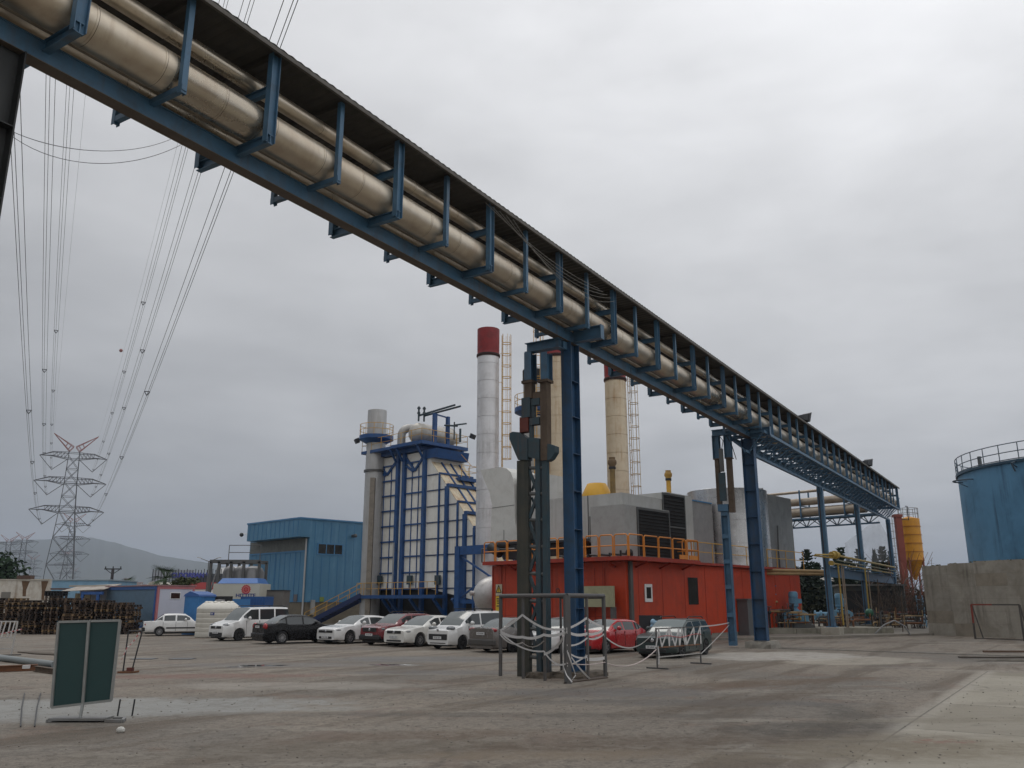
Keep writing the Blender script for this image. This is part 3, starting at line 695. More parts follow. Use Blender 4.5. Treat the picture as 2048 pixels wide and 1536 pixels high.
q = MB(); PXB(1065, 799, 1082, 810, .1, q); PXB(1065, 810, 1070, 835, .08, q); PXB(1062, 837, 1082, 849, .1, q); PXB(1061, 849, 1066, 876, .08, q); build_each(q, 'upper_tie', teal_dark, LT)
PXB(1052, 767, 1067, 797, .12).build('rusty_post', rusty, LT)
PXB(1084, 765, 1099, 921, .13).build('rusty_post', rusty, LT)
PXB(1068, 786, 1083, 797, .09).build('rusty_tie', rusty, LT)
q = MB(); PXB(1048, 764, 1069, 766, .17, q); PXB(1081, 762.5, 1101, 764.5, .2, q); build_each(q, 'splice_plate', rusty, LT)
for p0, p1 in ((1054, 1068), (1086, 1100)):
    a_, c_ = RF.hx(p0, 708, XL), RF.hx(p1, 762, XL); ym_ = (a_.y + c_.y) / 2
    MB().ibar((XL, ym_, c_.z + .02), (XL, ym_, a_.z), .36, abs(a_.y - c_.y), .02, 0, (1, 0, 0)).build('blue_post', steel_blue, LT)
a_, c_ = RF.hx(1054, 689, XL), RF.hx(1054, 707, XL); ye_ = RF.hx(1122, 690, XL).y
MB().ibar((XL, a_.y, (a_.z + c_.z) / 2), (XL, ye_, (a_.z + c_.z) / 2), a_.z - c_.z, .3, .02).build('header_beam', steel_blue, LT)
MB().bx(XL + .16, -.29, ye_, ye_ + .25, c_.z + .03, a_.z - .03).build('link_beam', steel_blue, LT)
# second portal, beside the second column
PT = fthing('portal_post', 'slim blue twin post with rusty upper half and grey boxes beside the second tall column', 'post', RF)
x = 18.2; y = 1.2
q = MB(); q.bx(x - .16, x + .16, y - .165, y - .15, .1, 6.4); q.bx(x - .16, x + .16, y + .15, y + .165, .1, 6.4)
for z in (.1, 1.4, 2.7, 3.9, 5.1, 6.2): q.bx(x - .15, x + .15, y - .149, y + .149, z, z + .2)
q.bx(x + .0, x + .02, y - .149, y + .149, .1, 6.4)
q.build('lower_post', steel_blue, PT)
q = MB(); q.bx(x - .22, x + .22, y - .22, y + .28, 6.41, 6.75); q.build('cap', steel_blue, PT)
q = MB(); q.bx(x - .13, x + .13, y + .13, y + .33, 6.76, 9.0); q.build('rusty_post', rusty, PT)
q = MB(); q.bx(x - .13, x + .13, y - .50, y - .25, 6.35, 9.0); q.build('rusty_post', rusty, PT)
q = MB(); q.bx(x - .2, x + .2, y - .56, y - .20, 9.002, 9.04); q.bx(x - .2, x + .2, y + .07, y + .39, 9.002, 9.04); build_each(q, 'splice_plate', rusty, PT)
for yy in (y + .23, y - .36):
    q = MB(); q.ibar((x, yy, 9.04), (x, yy, 10.2), .34, .3, .02, 0, (0, 1, 0)); q.build('blue_post', steel_blue, PT)
q = MB(); q.ibar((x, .2, 10.36), (x, y + .42, 10.36), .31, .26, .02); q.build('header_beam', steel_blue, PT)
q = MB(); q.bx(x - .30, x - .17, y - .20, y + .12, 6.9, 8.3); q.build('panel_box', teal_dark, PT)
q = MB(); q.bx(x - .27, x - .17, y - .16, y + .04, 8.35, 9.5); q.build('panel_box', grey_steel, PT)
q = MB(); q.path([(x - .2, y - .1, 9.5), (x - .22, y - .2, 9.9), (x - .2, y - .02, 10.15)], .02, 5); q.path([(x, .9, 10.2), (x - .1, .6, 9.6), (x - .2, .4, 8.9)], .02, 5); q.build('cable', black, PT)
# ================================================================ HELPERS FOR PLANT
def railing(mb, pts, h=1.05, step=1.5, r=.022, mid=True, n=5):
    """posts, top rail and knee rail along a polyline"""
    for a, c in zip(pts[:-1], pts[1:]):
        a, c = Vector(a), Vector(c); L = (c - a).length; k = max(1, round(L / step)); U = Vector((0, 0, h))
        mb.tube(a + U, c + U, r, n); 
        if mid: mb.tube(a + U * .52, c + U * .52, r * .85, n)
        for i in range(k + 1): p = a.lerp(c, i / k); mb.tube(p, p + U, r, n)
def cage_ladder(mb, x, y, z0, z1, out, w=.45, d=.72, step=.95, r=.022):
    """ladder with hoops standing off in direction out (unit vec)"""
    o = Vector(out); t = Vector((-o.y, o.x, 0)); P = Vector((x, y, 0))
    for s_ in (-1, 1): mb.tube(P + t * (s_ * w / 2) + Vector((0, 0, z0)), P + t * (s_ * w / 2) + Vector((0, 0, z1)), r, 5)
    z = z0 + .3
    while z < z1: mb.tube(P + t * (-w / 2) + Vector((0, 0, z)), P + t * (w / 2) + Vector((0, 0, z)), r * .6, 4); z += .6
    zs = z0 + 2.0; hoops = []
    while zs < z1 + .01:
        pts = [P + t * (d / 2 * math.cos(a)) + o * (d * .5 + d / 2 * math.sin(a) if a >= 0 and a <= math.pi else .0) + Vector((0, 0, zs)) for a in [math.pi * i / 8 for i in range(9)]]
        pts = [P + t * (w / 2) + Vector((0, 0, zs))] + pts + [P - t * (w / 2) + Vector((0, 0, zs))]
        mb.path(pts, r, 4); zs += step
    for a in (.0, .25, .5, .75, 1.0):
        q = P + t * (d / 2 * math.cos(a * math.pi)) + o * (d * .5 + d / 2 * math.sin(a * math.pi))
        mb.tube(q + Vector((0, 0, z0 + 2.0)), q + Vector((0, 0, z1)), r * .7, 4)
# ================================================================ BOILER (white panels in a deep blue frame)
BF = Frame(at(855, 1200, 78)[:2], 43)
def bfx(px, py): return BF.hx(px, py, 0.0)
boiler = fthing('boiler_house', 'tall white panelled boiler in a deep blue steel frame with pipework on its roof deck', 'boiler', BF)
PL = lambda px, py: bfx(px, py)
yL = PL(757, 1000).y; yR = PL(851, 1000).y; zTop = PL(820, 908).z; zBot = PL(800, 1178).z
DEP = 4.2
ydl = PL(949, 1060).y; zE = PL(951, 1061).z; zD0 = PL(863, 924).z; yD0 = PL(863, 924).y; zbl = PL(905, 1203).z; ybl = PL(905, 1203).y
yE2 = yD0 + (PL(951, 1061).y - yD0) * 1.45; zE2 = zD0 + (zE - zD0) * 1.45
b = MB(); b.bx(.0, DEP, yL, yD0, zBot, zTop); b.build('wall', white_pan, boiler)
# sloping inlet duct
poly = [(0, yD0 - .002, zBot), (0, yD0 - .002, zD0), (0, yE2, zE2), (0, yE2 - .3, zbl - .4)]
b = MB(); b.prism(poly, (DEP, 0, 0)); b.build('inlet_duct', white_pan, boiler)
sl_d = (Vector((0, yE2, zE2)) - Vector((0, yD0, zD0))).normalized(); sl_n = Vector((0, sl_d.z, -sl_d.y))
if sl_n.z < 0: sl_n = -sl_n
b = MB(); o_ = sl_n * .012
A, B_ = Vector((.0, yD0, zD0)) + o_, Vector((.0, yE2, zE2)) + o_
b.prism([A, B_, B_ + Vector((DEP, 0, 0)), A + Vector((DEP, 0, 0))], sl_n * .05); b.build('duct_top', cream, boiler)
b = MB()
for fx_ in (.28, .55, .82):
    b.bar(A + Vector((DEP * fx_, 0, 0)) + sl_n * .1, B_ + Vector((DEP * fx_, 0, 0)) + sl_n * .1, .14, .12, 0, sl_n)
b.build('duct_rib', deep_blue, boiler)
# facade frame: columns, horizontal bars, thin mullions
def vbar(name, y, z0, z1, wd, dp, m=deep_blue):
    MB().bx(-dp, -.002, y - wd / 2, y + wd / 2, z0, z1).build(name, m, boiler)
cols = [PL(p, 1050).y for p in (750, 795, 808, 849)]
for y in cols: vbar('frame_column', y, .3, zTop + .1, .38, .30)
LAT = lambda z, y0, y1, h=.13, d=.14: MB().bx(-d, -.003, min(y0, y1), max(y0, y1), z - h / 2, z + h / 2)
hz = [zBot + (zTop - zBot) * k / 8.6 for k in range(0, 9)]
for z in hz:
    LAT(z, cols[0] - .24, cols[1] + .24).build('frame_rail', deep_blue, boiler); LAT(z, cols[2] - .24, cols[3] + .24).build('frame_rail', deep_blue, boiler)
for a, c in ((cols[0], cols[1]), (cols[2], cols[3])):
    for f in (.36, .68): MB().bx(-.09, -.004, a + (c - a) * f - .028, a + (c - a) * f + .028, zBot, hz[-1]).build('mullion', deep_blue, boiler)
def ztop_at(y): return zD0 + (zE2 - zD0) * (y - yD0) / (yE2 - yD0)
def zbot_at(y): return zBot - .0 + (zbl - zBot) * max(0, (y - yD0) / (ybl - yD0))
dcol = [(877, .12), (894, .31), (915, .14), (931, .31), (949, .2)]
for px, wd in dcol:
    y = PL(px, 1110).y; zt = ztop_at(y); vbar('frame_column', y, (.3 if wd > .3 else zbot_at(y)), zt + .14, wd, .30 if wd > .3 else .16)
    # frame crosses the sloping top too
    MB().bx(-.1, DEP, y - wd / 2, y + wd / 2, zt + .15, zt + .42 if wd > .3 else zt + .30).build('frame_hoop', deep_blue, boiler)
b = MB()
for k, z in enumerate(hz):
    yr = yD0
    while yr > yE2 and ztop_at(yr - .1) > z: yr -= .1
    if abs(yr - yD0) > .4: b.bx(-.08, -.004, yr, yD0 + .45, z - .05, z + .05)
build_each(b, 'panel_joint', mat('joint_blue', (.012, .035, .10), .5, var=.2), boiler)
# lettered hatch boxes
for px in (764, 824, 880):
    p = PL(px, 1160); MB().bx(-.4, -.17, p.y - .3, p.y + .3, p.z - .4, p.z + .4).build('hatch_box', teal_dark, boiler)
dkR0 = BF.hx(843, 887, -1.3).y
# head of the frame below the deck: X braces and haunch
zdk = BF.hx(845, 889, -1.0).z
b = MB()
for a, c in ((cols[0], cols[1]), (cols[2], cols[3])):
    mid = (a + c) / 2
    b.bar((-.1, a, zTop - 1.0), (-.1, mid + (a - mid) * .15, zTop - 1.75), .16, .2); b.bar((-.1, mid, zTop - 1.7), (-.1, c, zTop - .2), .16, .2); b.bar((-.1, a, zTop - .2), (-.1, mid, zTop - 1.7), .16, .2)
build_each(b, 'head_brace', deep_blue, boiler)
b = MB(); b.bx(-.46, DEP, yL - .1, yR + .3, zTop + .1, zTop + .5); b.prism([(-.22, yR - .2, zTop - .75), (-.22, yD0 - .7, zTop - .75), (-.22, min(dkR0 + .1, yD0 - .9), zTop + .09), (-.22, yR - .2, zTop + .09)], (DEP, 0, 0))
b.build('head_beam', deep_blue, boiler)
b = MB()
for y in cols + [yL - .1]:
    b.bar((-.42, y, zTop - .7), (-1.25, y, zTop + .5), .16, .16)
b.bar((DEP - .2, yR - .4, zTop - .8), (DEP - .2, dkR0 + .1, zTop + .45), .2)
build_each(b, 'deck_bracket', deep_blue, boiler)
# deck
dkL = BF.hx(722, 915, -1.3).y; dkR = BF.hx(843, 887, -1.3).y; z0 = zTop + .5
dkx = BF.hy(936, 908, dkR).x
b = MB(); b.bx(-1.3, dkx, dkR, (dkL + dkR) / 2, z0, z0 + .32); b.bx(-1.3, DEP + 1, (dkL + dkR) / 2 + .002, dkL, z0 - .04, z0 + .24)
b.build('roof_deck', deep_blue, boiler)
zd = z0 + .32
b = MB(); ym = (dkL + dkR) / 2
railing(b, [(-1.25, dkL - .05, zd - .08), (-1.25, ym, zd - .08), (-1.25, dkR + .05, zd), (dkx - .05, dkR + .05, zd)], 1.1, 1.35, .028)
railing(b, [(dkx - .05, dkR + .05, zd), (dkx - .05, ym, zd)], 1.1, 1.3, .028); railing(b, [(-1.25, dkL - .05, zd - .08), (DEP, dkL - .05, zd - .08)], 1.1, 1.3, .028)
b.build('deck_railing', rail_ye, boiler)
# steam drum and its bent pipe on the deck
dx_ = 1.0; pd = BF.hx(832, 866, .1)
b = MB(); r = 1.0; yc = pd.y; zc = pd.z
prof = [(0.001, -.5), (.45, -.45), (.8, -.25), (r, .1), (r, 4.2), (.8, 4.5), (.001, 4.7)]
b.lathe([(rr_, zz_) for rr_, zz_ in prof], 24, (dx_ - .9, yc, zc), axis='x'); b.build('steam_drum', mat('drum_cladding', (.46, .44, .40), .45, .4, var=.15, dirt=(.22, .19, .15), damt=.6), boiler)
b = MB(); pm = BF.hx(815, 863, dx_ - 1.4)
b.tube((dx_ - 1.36, yc + .1, zc + .1), (dx_ - 1.30, yc + .1, zc + .1), .22, 14); b.build('manhole', dark_steel, boiler)
b = MB(); y1 = BF.hx(803, 880, .2).y
pts = [(.2, y1, zd)] + [(.2, y1, zd + 1.2)] + [(.2 + .6 * (1 - math.cos(a)), y1 - .45 * (1 - math.cos(a)), zd + 1.2 + .75 * math.sin(a)) for a in [math.pi / 2 * i / 6 for i in range(1, 7)]] + [(2.6, y1 - 1.6, zd + 1.95), (4.6, y1 - 2.3, zd + 1.85), (5.0, y1 - 2.4, zd + 1.5), (5.1, y1 - 2.45, zd + .8)]
b.path(pts, .40, 14); b.build('steam_pipe', mat('steam_cladding', (.40, .39, .37), .45, .5, var=.15, dirt=(.2, .18, .15), damt=.5), boiler)
# blue pipe gallows on the deck
b = MB(); x1, y1 = .6, BF.hx(869, 875, .6).y; x2 = BF.hy(895, 880, y1).x; hgt = zd + 3.1
b.bx(x1 - .17, x1 + .17, y1 - .17, y1 + .17, zd, hgt - .3); b.bx(x2 - .15, x2 + .15, y1 - .15, y1 + .15, zd, hgt - .35)
b.bar((x1, y1, hgt - .35), (x2, y1, hgt - .45), .12)
b.build('gallows', deep_blue, boiler)
b = MB()
for o2 in (0, .45):
    b.tube((x1 - .3 + o2, y1 + 2.0 - o2 * .6, hgt - .25), (x1 + .7 + o2 * 1.6, y1 - 2.0, hgt + .35), .1, 8)
    b.tube((x1 - .3 + o2, y1 + 2.0 - o2 * .6, hgt - .8), (x1 - .3 + o2, y1 + 2.0 - o2 * .6, hgt + .65), .09, 8); b.tube((x1 - .3 + o2, y1 + 2.0 - o2 * .6, hgt + .4), (x1 - .3 + o2, y1 + 2.0 - o2 * .6, hgt + .55), .16, 8)
    b.tube((x1 - .3 + o2, y1 + 2.0 - o2 * .6, hgt - .1), (x1 - .3 + o2, y1 + 2.0 - o2 * .6, hgt + .1), .15, 8)
b.tube((x2 + .3, y1 - .6, zd + .5), (x2 + .3, y1 - .6, zd + 2.2), .07, 6); b.tube((x2 + .3, y1 - .6, zd + 1.9), (x2 + 1.6, y1 - .9, zd + 2.2), .08, 6); b.tube((x2 - .6, y1 - .2, zd + 1.8), (x2 + .8, y1 - .5, zd + 1.9), .09, 6)
b.tube((x2 + .9, y1 - .8, zd + .3), (x2 + .9, y1 - .8, zd + 1.6), .12, 6)
b.build('vent_pipe', teal_dark, boiler)
# side balcony behind the duct
pz = BF.hy(938, 961, yR - 1.6); b = MB(); yb = yR - 1.9
b.bx(pz.x - 2.2, pz.x, yb - .9, yb + .4, pz.z - .3, pz.z); b.build('side_balcony', deep_blue, boiler)
b = MB(); railing(b, [(pz.x - 2.1, yb - .85, pz.z), (pz.x - .05, yb - .85, pz.z), (pz.x - .05, yb + .35, pz.z)], 1.15, 1.0, .028); b.tube((pz.x - 2.1, yb - .8, pz.z + 2.1), (pz.x - .8, yb - .85, pz.z + 1.15), .028, 5); b.build('balcony_railing', rail_ye, boiler)
# low gallery
gl = BF.hx(712, 1190, -1.6).y; gr = BF.hx(870, 1192, -1.6).y; zg = BF.hx(790, 1190, -1.6).z
b = MB(); b.bx(-1.6, -.45, gr, gl, zg - .30, zg); b.build('gallery', deep_blue, boiler)
b = MB(); railing(b, [(-1.55, gl, zg), (-1.55, gr, zg)], 1.1, 1.15, .028); b.build('gallery_railing', rail_ye, boiler)
b = MB()
for y in cols + [PL(894, 1110).y, PL(931, 1110).y]:
    b.bar((-.3, y, zg - 1.6), (-1.5, y, zg - .35), .22, .22)
build_each(b, 'gallery_bracket', deep_blue, boiler)
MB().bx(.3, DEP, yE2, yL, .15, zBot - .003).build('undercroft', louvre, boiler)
b = MB(); b.tube((-.6, cols[1] - .3, zg), (-.6, cols[1] - .3, zBot + 4.2), .05, 6); b.build('drain_pipe', mat('pale_pipe', (.4, .4, .38), .5), boiler)
# blue bridge frame on the right of the duct
q = at(917, 1205, 66); BFr = Frame(q[:2], 43)
bf = fthing('steel_trestle', 'deep blue steel trestle with cross bracing between boiler and orange hall', 'trestle', BFr)
zt = BFr.hx(917, 1093, 0).z; ye = BFr.hx(985, 1097, 0).y
b = MB(); b.bx(-.25, .25, -.25, .25, .1, zt); b.build('leg', deep_blue, bf)
b = MB(); b.bx(2.6, 3.0, -.2, .2, .1, zt); b.build('leg', deep_blue, bf)
b = MB(); b.bx(-.2, .2, ye, -.255, zt - .65, zt); b.build('beam', deep_blue, bf)
b = MB(); b.bx(-.1, .1, ye, -.255, zt * .32, zt * .32 + .3); b.build('beam', deep_blue, bf)
b = MB(); b.bar((0, -.26, zt - .8), (0, ye, zt - 2.4), .12); b.bar((0, -.26, zt * .40), (0, ye + .3, zt - 2.3), .12); b.build('brace', deep_blue, bf)
# ---- stacks
def stack(name, label, px, pyt, pyb, wpx, D, cap_px=None, m=None, capm=None, ladder=None, seam=1.45, flare=1.0, zbot=.3, ring=None):
    p = at(px, pyt, D); r = wpx / 2 * (D * _c + (p.z - CAMH) * _s) / _F; H_ = p.z
    th = thing(name, label, 'chimney', (p.x, D, 0)); b = MB(); zc = None
    if cap_px: zc = at(px, cap_px, D).z
    top = zc if zc else H_
    z = zbot; prof = []
    while z < top:
        z2 = min(z + seam, top); prof += [(r, z + .03), (r, z2 - .03), (r - .03, z2 - .028), (r - .03, z2 + .028)]; z = z2
    b.lathe(prof, 36); b.build('shaft', m, th)
    if cap_px:
        b = MB(); b.lathe([(r * 1.04, zc), (r * 1.06, zc + .2), (r * 1.0, zc + .35), (r * 1.02, zc + .45), (r * 1.03, H_), (r * .9, H_), (r * .9, H_ - 1.2)], 36, caps=False); b.build('red_band', capm, th)
        b = MB(); b.lathe([(r * 1.05, zc - .02), (r * 1.09, zc + .05), (r * 1.09, zc + .18), (r * 1.07, zc + .22)], 36, caps=False); b.build('collar', mat('sooty_ring', (.03, .012, .01), .8), th)
    else:
        b = MB(); b.lathe([(r, top - .012), (r * .94, top), (r * .92, top - 1.5)], 36, caps=False); b.build('rim', m, th)
    if ladder:
        ang, zl0, zl1, lm = ladder; o = (math.cos(ang), math.sin(ang), 0); b = MB()
        cage_ladder(b, o[0] * (r + .28), o[1] * (r + .28), zl0, zl1, o, r=.03)
        z = zl0 + 1
        while z < zl1: b.tube((o[0] * r, o[1] * r, z), (o[0] * (r + .28), o[1] * (r + .28), z), .02, 4); z += 2.4
        b.build('cage_ladder', lm, th)
    return th, r
silver = mat('silver_cladding', (.66, .66, .67), .40, .45, var=.12, scale=.6, dirt=(.3, .29, .28), damt=.4, streak=(.22, .21, .2), samt=.5)
stack('chimney', 'clean silver chimney with a dark red top and a caged yellow ladder', 977, 660, 1240, 43, 66, 715, silver, stack_red, (R(10), 11, at(1014, 668, 66).z, rail_ye))
stack('chimney', 'rust stained chimney with red top, mostly hidden behind the first tall blue column', 1113, 694, 1240, 52, 66, 718, rust_white, stack_red, (R(205), 6, at(1092, 640, 66).z, rail_ye))
stack('chimney', 'rust streaked cream chimney with dark red top, half hidden by the pipe rack', 1229, 720, 1240, 42, 66, 763, rust_white, stack_red, (R(12), 6, at(1255, 738, 66).z, mat('ladder_faded', (.42, .30, .16), .5, var=.2)))
# silver domed vessel end and dark expansion band below the first chimney
dv = thing('domed_vessel', 'silver domed duct end at the left end wall of the orange hall', 'duct', at(988, 1190, 54)); rv = 36 * 54 / _F
b = MB(); b.lathe([(.001, -1.15 * rv)] + [(rv * math.sin(R(t_)), -rv * 1.15 * math.cos(R(t_))) for t_ in (15, 30, 45, 60, 75)] + [(rv, 0), (rv, 2.2)], 28, axis='x'); b.tube((-1.35 * rv, 0, .1), (-1.1 * rv, 0, .1), .14, 8); b.build('dome', mat('dome_silver', (.50, .49, .48), .42, .55, var=.14, dirt=(.26, .24, .22), damt=.5), dv)
b = MB()
for t_ in range(0, 360, 45): b.bar((-rv * .8, rv * .72 * math.cos(R(t_)), rv * .72 * math.sin(R(t_))), (.3, rv * 1.003 * math.cos(R(t_)), rv * 1.003 * math.sin(R(t_))), .02, .02)
b.build('seam', grey_steel, dv); dv.rotation_euler = (0, 0, R(18))
# short grey stack with a ring platform (behind lattice tower)
th, r = stack('vent_stack', 'short grey steel stack with a blue ring platform behind the lattice tower', 1066, 740, 1240, 40, 72, None, grey_pan)
def ring_platform(th, r, z, ro, m, rm, a0=0, a1=2 * math.pi):
    b = MB(); b.lathe([(r + .02, z - .75), (ro, z - .38), (ro, z), (r + .02, z)], 30, caps=False, a0=a0, a1=a1); b.build('ring_platform', m, th)
    b = MB()
    for h in (.55, 1.1): b.path([(ro * .98 * math.cos(a0 + (a1 - a0) * i / 24), ro * .98 * math.sin(a0 + (a1 - a0) * i / 24), z + h) for i in range(25)], .028, 5)
    for i in range(0, 25, 2): t_ = a0 + (a1 - a0) * i / 24; b.tube((ro * .98 * math.cos(t_), ro * .98 * math.sin(t_), z), (ro * .98 * math.cos(t_), ro * .98 * math.sin(t_), z + 1.1), .028, 5)
    b.build('ring_railing', rm, th)
ring_platform(th, r, at(1045, 824, 72).z + .3, r + .75, deep_blue, rail_ye)
MB().lathe([(r * 1.05, at(1066, 742, 72).z - 1.2), (r * 1.05, at(1066, 742, 72).z)], 30, caps=False).build('sooty_rim', louvre, th)
# boiler stack, left: broad shaft, blue ring, grey outlet
D = 83
p = at(755, 822, D); th = thing('boiler_stack', 'grey boiler exhaust stack with blue ring platform at the left of the boiler', 'chimney', (p.x - 0.0, D, 0))
r1 = 19.5 * (D * _c + 14 * _s) / _F; r2 = r1 * .80
za = at(755, 885, D).z; b = MB(); b.lathe([(r1, .3), (r1, za - 3.2), (r1 * .98, za - .5), (r1 * .98, p.z), (r1 * .9, p.z), (r1 * .9, p.z - 1.5)], 32, caps=False); b.build('shaft', mat('stack_silver', (.46, .46, .455), .45, .35, var=.12, scale=.5, dirt=(.30, .29, .27), damt=.4, streak=(.22, .2, .17), samt=.4), th)
b = MB(); zz0 = at(745, 943, D).z; b.lathe([(r1 + .02, zz0 - .12), (r1 + .14, zz0 - .1), (r1 + .14, zz0 + .1), (r1 + .02, zz0 + .12)], 32, caps=False); b.build('flange', grey_steel, th)
ring_platform(th, r1, at(745, 873, D).z, r1 + .72, deep_blue, rail_ye)
b = MB(); b.bx(-.2, .25, -r1 - .5, -r1 - .001, .3, zz0 - .8); b.build('service_duct', mat('brown_duct', (.24, .21, .17), .6, var=.3, dirt=(.12, .1, .08), damt=.6), th)
# lamps on the boiler deck
def small_lamp(label, P, rz):
    th = thing('floodlight', label, 'floodlight', P, rz); MB().bar((0, 0, 0), (.3, 0, .1), .05).build('arm', grey_steel, th)
    MB().hexa([(.2, -.25, -.15), (.55, -.3, -.3), (.55, .3, -.3), (.2, .25, -.15), (.35, -.25, .3), (.75, -.3, .1), (.75, .3, .1), (.35, .25, .3)]).build('lamp_head', dark_steel, th)
small_lamp('small dark floodlight at the left end of the boiler roof railing', BF.w(-1.3, dkL, zd + 1.0), R(200))
small_lamp('small dark floodlight at the right end of the boiler roof railing', BF.w(dkx, dkR, zd + 1.1), R(-20))
# ---- steel stair to the gallery
ps0, ps1 = gnd(668, 1243), at(716, 1188, 80)
ST = thing('steel_stair', 'dark blue steel stair with yellow handrails climbing to the boiler gallery', 'stair', (ps0.x, 84, 0))
e = Vector((at(718, 1186, 81).x - ps0.x, -2.0, zg)); 
b = MB(); sd = Vector((.75, .75, 0))
for o2 in (Vector((0, 0, 0)), sd): b.bar(o2, e + o2, .10, .42)
b.build('stringer', mat('stair_navy', (.015, .03, .10), .5, var=.2), ST)
b = MB(); N = 14
for i in range(N): c_ = e * ((i + .5) / N); b.bar(c_ + Vector((0, 0, .1)), c_ + sd + Vector((0, 0, .1)), .26, .04)
b.build('tread', dark_steel, ST)
b = MB()
for o2 in (Vector((0, 0, .1)), sd + Vector((0, 0, .1))):
    b.tube(o2 + Vector((0, 0, 1.0)), o2 + e + Vector((0, 0, 1.0)), .03, 5); b.tube(o2 + Vector((0, 0, .55)), o2 + e + Vector((0, 0, .55)), .025, 5)
    for i in range(6): q = o2 + e * (i / 5); b.tube(q, q + Vector((0, 0, 1.0)), .03, 5)
b.build('handrail', rail_ye, ST)
# ================================================================ BLUE SHED
SF = Frame(at(612, 1200, 86)[:2], 44)
shed = fthing('blue_shed', 'blue sheet metal building with canopy over its big door and a three pane window', 'building', SF)
zt = SF.hx(612, 1040, 0).z; zb_ = SF.hx(612, 1203, 0).z; yl = SF.hx(503, 1054, 0).y; xr = SF.hy(760, 1050, 0).x
bw = MB(); bw.bx(0, xr, 0, yl, zb_, zt); bw.build('wall', bblue, shed)
rq = random.Random(3); seam = MB(); y = .5
while y < yl: seam.bx(-.03, -.002, y, y + .05, zb_ + .1, zt - 2.6); y += .95
x = .6
while x < xr: seam.bx(x, x + .05, -.03, -.002, zb_ + .05, zt - .2); x += .95
seam.build('sheet_seam', bblue_trim, shed)
b = MB(); ycan = SF.hx(497, 1058, -1.1).y
b.bx(-1.2, -.001, -.05, ycan, zt - 1.75, zt); b.build('canopy', bblue, shed)
b = MB(); y = .3
while y < ycan: b.bx(-1.23, -1.202, y, y + .05, zt - 1.7, zt - .05); y += .85
b.build('canopy_seam', bblue_trim, shed)
b = MB(); b.bx(-1.28, xr, -.12, ycan + .08, zt + .002, zt + .16); b.build('roof', bblue_trim, shed)
MB().bx(-.05, -.004, .4, yl - .2, zt - 3.0, zt - 1.78).build('clerestory', mat('weathered_fascia', (.14, .15, .14), .7, var=.3, dirt=(.06, .07, .08), damt=.6), shed)
MB().bx(-.08, -.005, .3, yl - .1, zt - 3.15, zt - 3.0).build('door_track', bblue_trim, shed)
b = MB(); b.bx(-.04, -.006, yl * .52, yl * .52 + .08, zb_, zt - 3.2); b.bx(-.04, -.006, yl * .2, yl * .2 + .06, zb_, zt - 3.2); b.build('door_edge', bblue_trim, shed)
w0, w1 = SF.hy(636, 1088, 0), SF.hy(684, 1109, 0)
wn = MB(); wn.bx(w0.x - .12, w1.x + .12, -.06, -.003, w1.z - .12, w0.z + .12); wo = wn.build('window', bblue_trim, shed)
for i in range(3):
    a = w0.x + (w1.x - w0.x) * i / 3; MB().bx(a + .06, a + (w1.x - w0.x) / 3 - .06, -.07, -.062, w1.z, w0.z).build('pane', glass_dk, wo)
b = MB(); b.tube((-.12, .35, .6), (-.12, .35, zt - 1.9), .09, 8); b.build('downpipe', mat('pale_downpipe', (.42, .43, .43), .5, var=.2), shed)
MB().bx(.02, xr - .02, .02, yl - .02, 0, zb_ - .002).build('plinth', mat('plinth_brown', (.17, .145, .105), .85, var=.25, dirt=(.09, .08, .06), damt=.7), shed)
MB().bx(-.06, xr, -.06, yl + .05, zb_ - .06, zb_ + .02).build('sill', bblue_trim, shed)
b = MB(); p = SF.hy(705, 1072, 0); b.tube((p.x, 0, p.z), (p.x, -.45, p.z), .16, 8); b.ball((p.x, -.5, p.z), .2); b.build('wall_lamp', grey_steel, shed)
p = SF.hx(592, 1196, 0); MB().bx(-.1, -.03, p.y - .3, p.y + .3, p.z - .35, p.z + .35).build('notice', mat('notice_grey', (.13, .12, .13), .6), shed)
p = SF.hy(643, 1198, 0); MB().bx(p.x - .25, p.x + .25, -.06, -.035, p.z - .3, p.z + .2).build('notice', mat('notice_green', (.2, .27, .06), .6), shed)
MB().bx(.5, .9, -.25, -.001, .9, 2.3).build('meter_box', mat('meter_grey', (.33, .33, .32), .6), shed)
cam_ = thing('security_camera', 'small dark camera on an arm at the left end of the blue shed canopy', 'camera', SF.w(-1.2, ycan, zt - 1.0)); MB().tube((0, 0, 0), (-.5, 0, .1), .03, 5).build('arm', white, cam_); MB().ball((-.6, 0, -.05), .22).build('dome', dark_steel, cam_)
# ================================================================ ORANGE ENGINE HALL
OF = Frame(at(1252, 1204, 45)[:2], 41.5)
hall = fthing('engine_hall', 'orange red engine hall with grey machine housings on its railed roof', 'building', OF)
zP = OF.hx(1251, 1112, -.7).z                       # deck edge
yl = OF.hx(985, 1120, 0).y; yP = OF.hx(966, 1124, -.8).y
hx2 = OF.hy(1375, 1130, 0).x; XEND = OF.hy(1601, 1180, 0).x
zw = zP - .22
# front block with recess at right
b = MB(); b.bx(0, XEND, 0, yl, .35, zw); b.build('wall', orange, hall)
